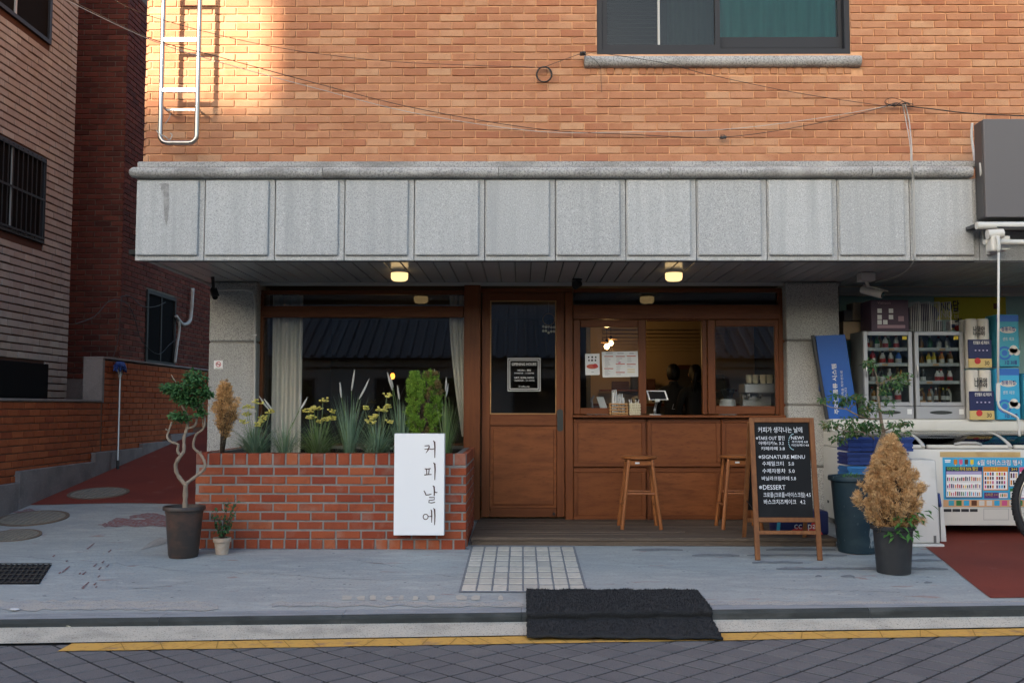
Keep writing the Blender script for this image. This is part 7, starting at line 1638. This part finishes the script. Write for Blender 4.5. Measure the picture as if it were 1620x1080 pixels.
# tissue packs
def tissue(u0, u1, v0, v1, Y, kind, label):
    x0, x1 = X(u0, Y, (v0+v1)/2), X(u1, Y, (v0+v1)/2); z0, z1 = Z(v1, Y, u0), Z(v0, Y, u0); s = FPX / Y
    t = thing('tissue_pack', label, 'tissue pack', ((x0+x1)/2, Y + .12, z0), 'packs of toilet tissue'); H = z1 - z0; W_ = x1 - x0
    if kind == 0:
        n = 2
        for i in range(2): build(MB().lathe([(W_/4 - .002, 0), (W_/4 - .001, .01), (W_/4 - .001, H - .012), (W_/4 - .01, H - .003), (.0001, H - .003)], V(x0 + W_*(.25 + .5*i), Y + W_/4 + .002, z0), 18), 'roll_column', 'print_white', t, smooth=True)
        for i in range(2): build(MB().lathe([(W_/4 - .002, 0), (W_/4 - .001, .01), (W_/4 - .001, H - .012), (W_/4 - .01, H - .003), (.0001, H - .003)], V(x0 + W_*(.25 + .5*i), Y + W_*.75 + .002, z0), 18), 'roll_column', 'print_white', t, smooth=True)
        def band(a, b, m, lift): build(Bx(x0 + .003, x1 - .003, Y - lift, Y + .012, z0 + H*a, z0 + H*b), 'wrapper_band', m, t, bevel=.003)
        band(.19, .57, 'print_navy', .002); band(.01, .189, 'print_gold', .0021)
        tx = lambda s_, f, g, h, w_, m: text(s_, h, V(x0 + W_*f, Y - .0035, z0 + H*g), (1,0,0), (0,0,1), 'lettering', m, t, width=w_, lift=0, bold=.0008)
        text('나무야', .05, V(x0 + W_*.22, Y - .003, z0 + H*.74), (1,0,0), (0,0,1), 'lettering', 'letter_dark', t, width=W_*.5, lift=0, bold=.0016); text('나무야', .05, V(x0 + W_*.22, Y - .003, z0 + H*.65), (1,0,0), (0,0,1), 'lettering', 'letter_dark', t, width=W_*.5, lift=0, bold=.0016)
        tx('천연펄프 3겹 화장지', .22, .48, .03, W_*.66, 'letter_white'); tx('30', .66, .06, .05, W_*.2, 'letter_dark')
        build(MB().add([V(x0 + W_*.38 + .027*math.cos(-a), Y - .0042, z0 + H*.14 + .027*math.sin(-a)) for a in [i*.314 for i in range(20)]], [list(range(20))[::-1]]), 'round_seal', 'print_red', t)
        for k in range(4): build(Bx(x0 + W_*(.28 + .16*k), x0 + W_*(.34 + .16*k), Y - .0042, Y - .0022, z0 + H*.34, z0 + H*.365), 'icon', 'print_lilac', t)
    else:
        build(Bx(x0, x1, Y, Y + .22, z0, z1), 'wrapper', 'print_cyan' if kind == 1 else 'print_sky', t, bevel=.014, seg=3, smooth=True)
        build(Bx(x0 + .004, x1 - .004, Y - .0015, Y + .01, z0 + H*.86, z0 + H*.985), 'wrapper_band', 'print_blue', t)
        build(MB().add([V((x0+x1)/2 + W_*.36*math.cos(-a), Y - .002, z0 + H*.70 + .028*math.sin(-a)) for a in [i*.314 for i in range(20)]], [list(range(20))[::-1]]), 'name_oval', 'print_white', t)
        text('정풍의집', .04, V(x0 + W_*.2, Y - .003, z0 + H*.685), (1,0,0), (0,0,1), 'lettering', 'letter_blue', t, width=W_*.6, lift=0, bold=.001); text('센트 데코', .034, V(x0 + W_*.25, Y - .002, z0 + H*.50), (1,0,0), (0,0,1), 'lettering', 'letter_white', t, width=W_*.5, lift=0)
        for (fx_, fz_, rr2, m, lf_) in ((.32,.26,.06,'print_blue',.0018),(.32,.26,.042,'print_cyan',.0024),(.32,.26,.025,'print_blue',.003),(.72,.33,.036,'print_white',.0022),(.62,.29,.03,'print_white',.0022),(.84,.28,.03,'print_white',.0022)):
            build(MB().add([V(x0 + W_*fx_ + rr2*math.cos(-a), Y - lf_, z0 + H*fz_ + rr2*math.sin(-a)) for a in [i*.314 for i in range(20)]], [list(range(20))[::-1]]), 'wave_print', m, t)
        text('3겹 30롤', .04, V(x0 + W_*.3, Y - .003, z0 + H*.05), (1,0,0), (0,0,1), 'lettering', 'letter_blue', t, width=W_*.55, lift=0, bold=.0008)
Yti = 8.62
zb_l = gtop + .037
tissue(1531, 1569, 503, 582, Yti, 0, 'white and navy tissue pack, upper of the stack by the fridge'); tissue(1533, 1573, 584, 664.5, Yti, 0, 'white and navy tissue pack, lower of the stack by the fridge')
tissue(1577, 1613, 497, 580, Yti, 1, 'turquoise tissue pack with wave print, upper of its stack'); tissue(1577, 1614, 582, 664, Yti, 2, 'turquoise tissue pack with wave print, lower of its stack')
tissue(1620, 1660, 590, 664, Yti, 1, 'turquoise tissue pack standing alone outside the crank rod')
tissue(1505, 1529, 506, 521.5, 9.0, 0, 'small white tissue pack lying on the fridge under the yellow banner')
# blue folding board leaning on the pillar
bb_ = thing('blue_board', 'bright blue printed cardboard leaning on the granite pillar', 'board', P(1325, 663, 8.86)); Yb = 8.80
def bq(u, v): return P(u, v, Yb)
build(MB().prism([bq(1290,531), bq(1337,529), bq(1358,662), bq(1309,664)], V(0,.012,0)), 'board', 'blue_board', bb_, bevel=.002, fix=True); build(MB().prism([P(1296,580,Yb+.02), P(1302,580,Yb+.02), P(1320,640,Yb+.02), P(1296,618,Yb+.02)], V(0,.01,0)), 'rear_flap', 'blue_board', bb_, fix=True)
build(MB().bar(bq(1285,530) - V(0,.01,0), bq(1308,663) - V(0,.01,0), .03, .022, (1,0,0)), 'black_edge', 'black_plastic', bb_, bevel=.004)
d1 = (bq(1350,560) - bq(1354,650)); 
rg_ = V(-d1.z * 0 + .0, 0, 1); text('주의안 물류 시스템', .045, P(1327, 655, Yb - .002), (-.04,0,1), (-1,0,-.04), 'lettering', 'letter_white', bb_, width=.44, lift=-.001, bold=.0008); text('고객만족을 최우선으로', .024, P(1336, 640, Yb - .002), (-.04,0,1), (-1,0,-.04), 'lettering', 'letter_white', bb_, width=.30, lift=-.001); text('하겠습니다', .024, P(1341, 640, Yb - .002), (-.04,0,1), (-1,0,-.04), 'lettering', 'letter_white', bb_, width=.15, lift=-.001)
# crates between tub and freezer
def crate(u0, u1, v0, v1, Y, mat, label):
    x0, x1 = X(u0, Y, v1), X(u1, Y, v1); z0, z1 = Z(v1, Y, u0), Z(v0, Y, u0); t = thing('plastic_crate', label, 'crate', ((x0+x1)/2, Y + .12, z0)); D = .26
    build(Bx(x0 + .006, x1 - .006, Y + .006, Y + D, z0, z0 + .008), 'bottom', mat, t)
    build(MB().box(x0 + .008, x1 - .008, Y + .008, Y + .011, z0 + .009, z1 - .004).box(x0 + .008, x0 + .011, Y + .012, Y + D - .008, z0 + .009, z1 - .004).box(x1 - .011, x1 - .008, Y + .012, Y + D - .008, z0 + .009, z1 - .004), 'inner_wall', mat, t)
    n = max(2, int((z1 - z0) / .032))
    for i in range(n):
        a = z0 + (z1 - z0) * i / n; b = a + (z1 - z0) / n * .62
        build(MB().box(x0, x1, Y, Y + .007, a, b).box(x0, x1, Y + D - .007, Y + D, a, b).box(x0, x0 + .007, Y + .007, Y + D - .007, a, b).box(x1 - .007, x1, Y + .007, Y + D - .007, a, b), 'side_band', mat, t)
    for k in range(6): x = x0 + .012 + (x1 - x0 - .03) * k / 5; build(Bx(x, x + .009, Y - .003, Y - .0005, z0, z1), 'rib', mat, t)
    build(MB().box(x0 - .008, x1 + .008, Y - .01, Y - .004, z1 - .022, z1), 'lip', mat, t)
Yc_ = 7.95
crate(1342, 1418, 737, 768, Yc_, 'crate_light_blue', 'bright blue crate at the bottom of the stack behind the tub'); crate(1341, 1436, 715, 735, Yc_, 'crate_blue', 'dark blue crate second from the top behind the tub'); crate(1341, 1445, 691, 713.5, Yc_, 'crate_blue', 'dark blue crate topmost behind the tub')
cs_ = thing('crate_stand', 'grey stand under the stacked crates behind the tub', 'stand', (X(1385, Yc_), Yc_ + .1, .05)); x0_, x1_ = X(1345, Yc_, 800), X(1415, Yc_, 800); zt_ = Z(768, Yc_, 1380) - .002
build(Bx(x0_, x1_, Yc_ + .01, Yc_ + .24, zt_ - .03, zt_), 'top', 'fridge_frame', cs_)
for x in (x0_ + .02, x1_ - .02):
    for y in (Yc_ + .03, Yc_ + .21): build(Bx(x - .015, x + .015, y - .015, y + .015, gz(x, y), zt_ - .031), 'leg', 'fridge_frame', cs_)
# white bin
Ybn = 7.78
wb = thing('white_bin', 'plain white plastic bin on a lipped base beside the freezer', 'bin', (X(1468, Ybn), Ybn + .12, gz(3, Ybn)))
xa_, xb_ = X(1443, Ybn, 860), X(1489, Ybn, 860); z0 = gz(3, Ybn); z1 = Z(727, Ybn, 1465)
build(Bx(xa_ - .02, xb_ + .018, Ybn - .02, Ybn + .27, z0, z0 + .022), 'base', 'white_plastic', wb, bevel=.006, seg=2)
mb = Bx(xa_, xb_, Ybn, Ybn + .25, z0 + .023, z1)
for v in mb.v:
    if v.z > .5: v.x = xa_ + (v.x - xa_) * .90 + .008; v.y += .012 if v.y < Ybn + .1 else -.012
build(mb, 'shell', 'white_plastic', wb, bevel=.02, seg=3, smooth=True)
build(Bx((xa_+xb_)/2 + .055, (xa_+xb_)/2 + .075, Ybn - .0015, Ybn + .004, z0 + .03, z0 + .085), 'slot', 'interior_grey', wb)
cl2 = thing('folded_stool', 'folded white step leaning between the bin and the freezer', 'step', P(1490, 848, 8.0)); build(MB().prism([P(1487,790,8.02), P(1491,790,8.02), P(1497,848,7.98), P(1489,850,7.98)], V(0,.10,0)), 'side', 'white_plastic', cl2, fix=True); build(MB().prism([P(1484,782,8.01), P(1487,780,8.01), P(1490,800,8.0), P(1488,802,8.0)], V(0,.08,0)), 'hinge', 'crate_blue', cl2, fix=True); build(Bx(X(1489, 7.98, 848), X(1497, 7.98, 848), 7.98, 8.08, gz(3.4, 8), Z(849, 7.98, 1493)), 'foot', 'white_plastic', cl2)
# sign box and awning over the shop
YSB = 7.28
sbx = thing('sign_box', 'dark grey shop sign box fixed over the granite fascia', 'sign box', P(1600, 345, YSB)); x0_ = X(1558, YSB, 270)
build(Bx(x0_, 8.2, YSB, YFA - .03, Z(344, YSB, 1600), Z(188, YSB, 1600)), 'box', 'sign_box_grey', sbx, bevel=.006)
build(Bx(x0_ - .006, x0_ - .001, YSB + .02, YFA - .03, Z(344, YSB, 1600) + .01, Z(188, YSB, 1600) - .01), 'side_plate', 'sign_box_side', sbx)
for z in (Z(220, YSB, 1600), Z(320, YSB, 1600)): build(Bx(x0_ + .1, x0_ + .14, YFA - .029, YFA - .001, z - .02, z + .02), 'bracket', 'steel_dull', sbx)
aw = thing('awning', 'rolled awning with cream folding arm below the grey sign box', 'awning', P(1600, 395, 7.1)); x0_ = X(1560, 7.05, 355)
build(MB().tube([V(x0_, 7.2, Z(357, 7.2, 1600)), V(8.2, 7.2, Z(357, 7.2, 1600))], .028, 14), 'front_bar', 'enamel_cream', aw, smooth=True)
build(Bx(x0_ + .02, 8.2, 7.22, 7.42, Z(352, 7.1, 1600), Z(347, 7.1, 1600)), 'hood', 'sign_box_side', aw)
build(MB().prism([V(x0_ + .12, 7.14, Z(360, 7.14, 1600)), V(8.2, 7.14, Z(372, 7.14, 1600)), V(8.2, 7.40, Z(395, 7.4, 1600)), V(x0_ + .30, 7.40, Z(366, 7.4, 1600))], V(0,0,.008)), 'cloth', 'awning_cloth', aw, fix=True)
build(MB().tube([V(x0_ + .03, 7.15, Z(383, 7.15, 1600)), V(8.2, 7.25, Z(385, 7.25, 1600))], .020, 10), 'folding_arm', 'enamel_cream', aw, smooth=True)
c = P(1571, 384, 7.12); build(MB().obox(c, V(.035,0,0), V(0,.05,0), V(0,0,.07)), 'gear_box', 'enamel_cream', aw, bevel=.015, seg=2); c2 = P(1573, 371, 7.1); build(MB().tube([c2 - V(.05,0,0), c2 + V(.06,0,.008)], .034, 14), 'gear_drum', 'enamel_cream', aw, smooth=True); build(MB().tube([P(1577, 374, 7.06), P(1580, 386, 7.05), P(1578, 393, 7.05), P(1580, 399, 7.05)], .010, 8), 'hook', 'enamel_cream', aw, smooth=2)
build(MB().box(*(lambda q: (q.x, q.x + .06, 7.2, YFA - .001, q.z - .05, q.z + .05))(P(1585, 384, 7.2))), 'wall_bracket', 'enamel_cream', aw)
ck = thing('crank_rod', 'long white awning crank rod with bent handle hanging from the gear', 'crank', P(1619, 689, 7.05)); YC = 7.05
build(MB().tube([P(1580,399,YC), P(1579.5,480,YC), P(1579,606,YC)], .0085, 8), 'rod', 'enamel_cream', ck, smooth=2); build(MB().tube([P(1579,606,YC), P(1579,634,YC)], .014, 10), 'grip', 'enamel_cream', ck, smooth=True)
build(MB().tube(smooth_path([P(1579,634,YC), P(1580,641,YC), P(1586,648,YC), P(1606,658,YC), P(1611,665,YC), P(1613,690,YC)], 5), .0085, 8), 'bent_handle', 'enamel_cream', ck, smooth=2)
# bicycle parked at the edge of the shop
Yb2 = 7.45; wc = P(1681, 797, Yb2); Rw = wc.z - gz(wc.x, Yb2) - .0
bic = thing('bicycle', 'bicycle with knobbly tyres parked at the ice cream freezer', 'bicycle', (wc.x + .5, Yb2, gz(wc.x, Yb2)))
def wheel(c):
    ty = MB(); N = 48
    ty.tube([c + V((Rw-.025)*math.cos(i*2*math.pi/N), 0, (Rw-.025)*math.sin(i*2*math.pi/N)) for i in range(N + 1)], .023, 10, False); 
    for i in range(60):
        a = i*2*math.pi/60
        for s in (-1, 0, 1): 
            e = V(math.cos(a + (.05 if s == 0 else 0)), 0, math.sin(a + (.05 if s == 0 else 0))); ty.obox(c + e*(Rw - .004 - .004*abs(s)) + V(0, s*.014, 0), e*.005, V(0,.005,0), e.cross(V(0,1,0))*.008)
    w_ = build(ty, 'wheel', 'tyre', bic, smooth=True)
    build(MB().tube([c + V((Rw-.055)*math.cos(i*2*math.pi/N), 0, (Rw-.055)*math.sin(i*2*math.pi/N)) for i in range(N + 1)], .010, 8, False), 'rim', 'steel', w_, smooth=2)
    sp_ = MB()
    for i in range(28): a = i*2*math.pi/28; sp_.tube([c + V(.02*math.cos(a + .8*(1 if i % 2 else -1)), .02*(1 if i % 2 else -1), .02*math.sin(a + .8*(1 if i % 2 else -1))), c + V((Rw-.06)*math.cos(a), 0, (Rw-.06)*math.sin(a))], .0014, 4)
    build(sp_, 'spokes', 'steel', w_); build(MB().tube([c - V(0,.05,0), c + V(0,.05,0)], .02, 12), 'hub', 'steel_dull', w_)
wheel(wc); wc2 = wc + V(1.02, 0, 0); wheel(wc2)
hd_ = wc + V(.16, 0, .52); bbk = wc + V(.60, 0, -.02); st_ = wc + V(.74, 0, .50)
build(MB().tube([hd_, wc + V(.02,0,.1), wc], [.018,.014,.012], 8).tube([hd_, hd_ + V(.02,0,.14)], .015, 8), 'fork', 'black_metal', bic, smooth=2); build(MB().tube([hd_, bbk], .018, 8).tube([bbk, st_], .016, 8).tube([hd_ + V(.01,0,.04), st_], .016, 8).tube([bbk, wc2], .011, 8).tube([st_, wc2], .010, 8), 'frame', 'print_red', bic, smooth=True)
build(MB().tube([hd_ + V(.02,-.28,.16), hd_ + V(.02,0,.14), hd_ + V(.02,.28,.16)], .012, 8), 'handlebar', 'black_metal', bic); build(MB().obox(st_ + V(.02,0,.10), V(.13,0,0), V(0,.06,0), V(0,0,.025)), 'saddle', 'black_plastic', bic, bevel=.02, seg=2); build(MB().tube([st_, st_ + V(.02,0,.09)], .012, 8), 'seat_post', 'steel', bic); build(MB().tube([bbk + V(-.12,-.07,-.10), bbk + V(0,-.06,0), bbk + V(0,.06,0), bbk + V(.12,.07,.10)], .010, 8), 'crank', 'steel_dull', bic)
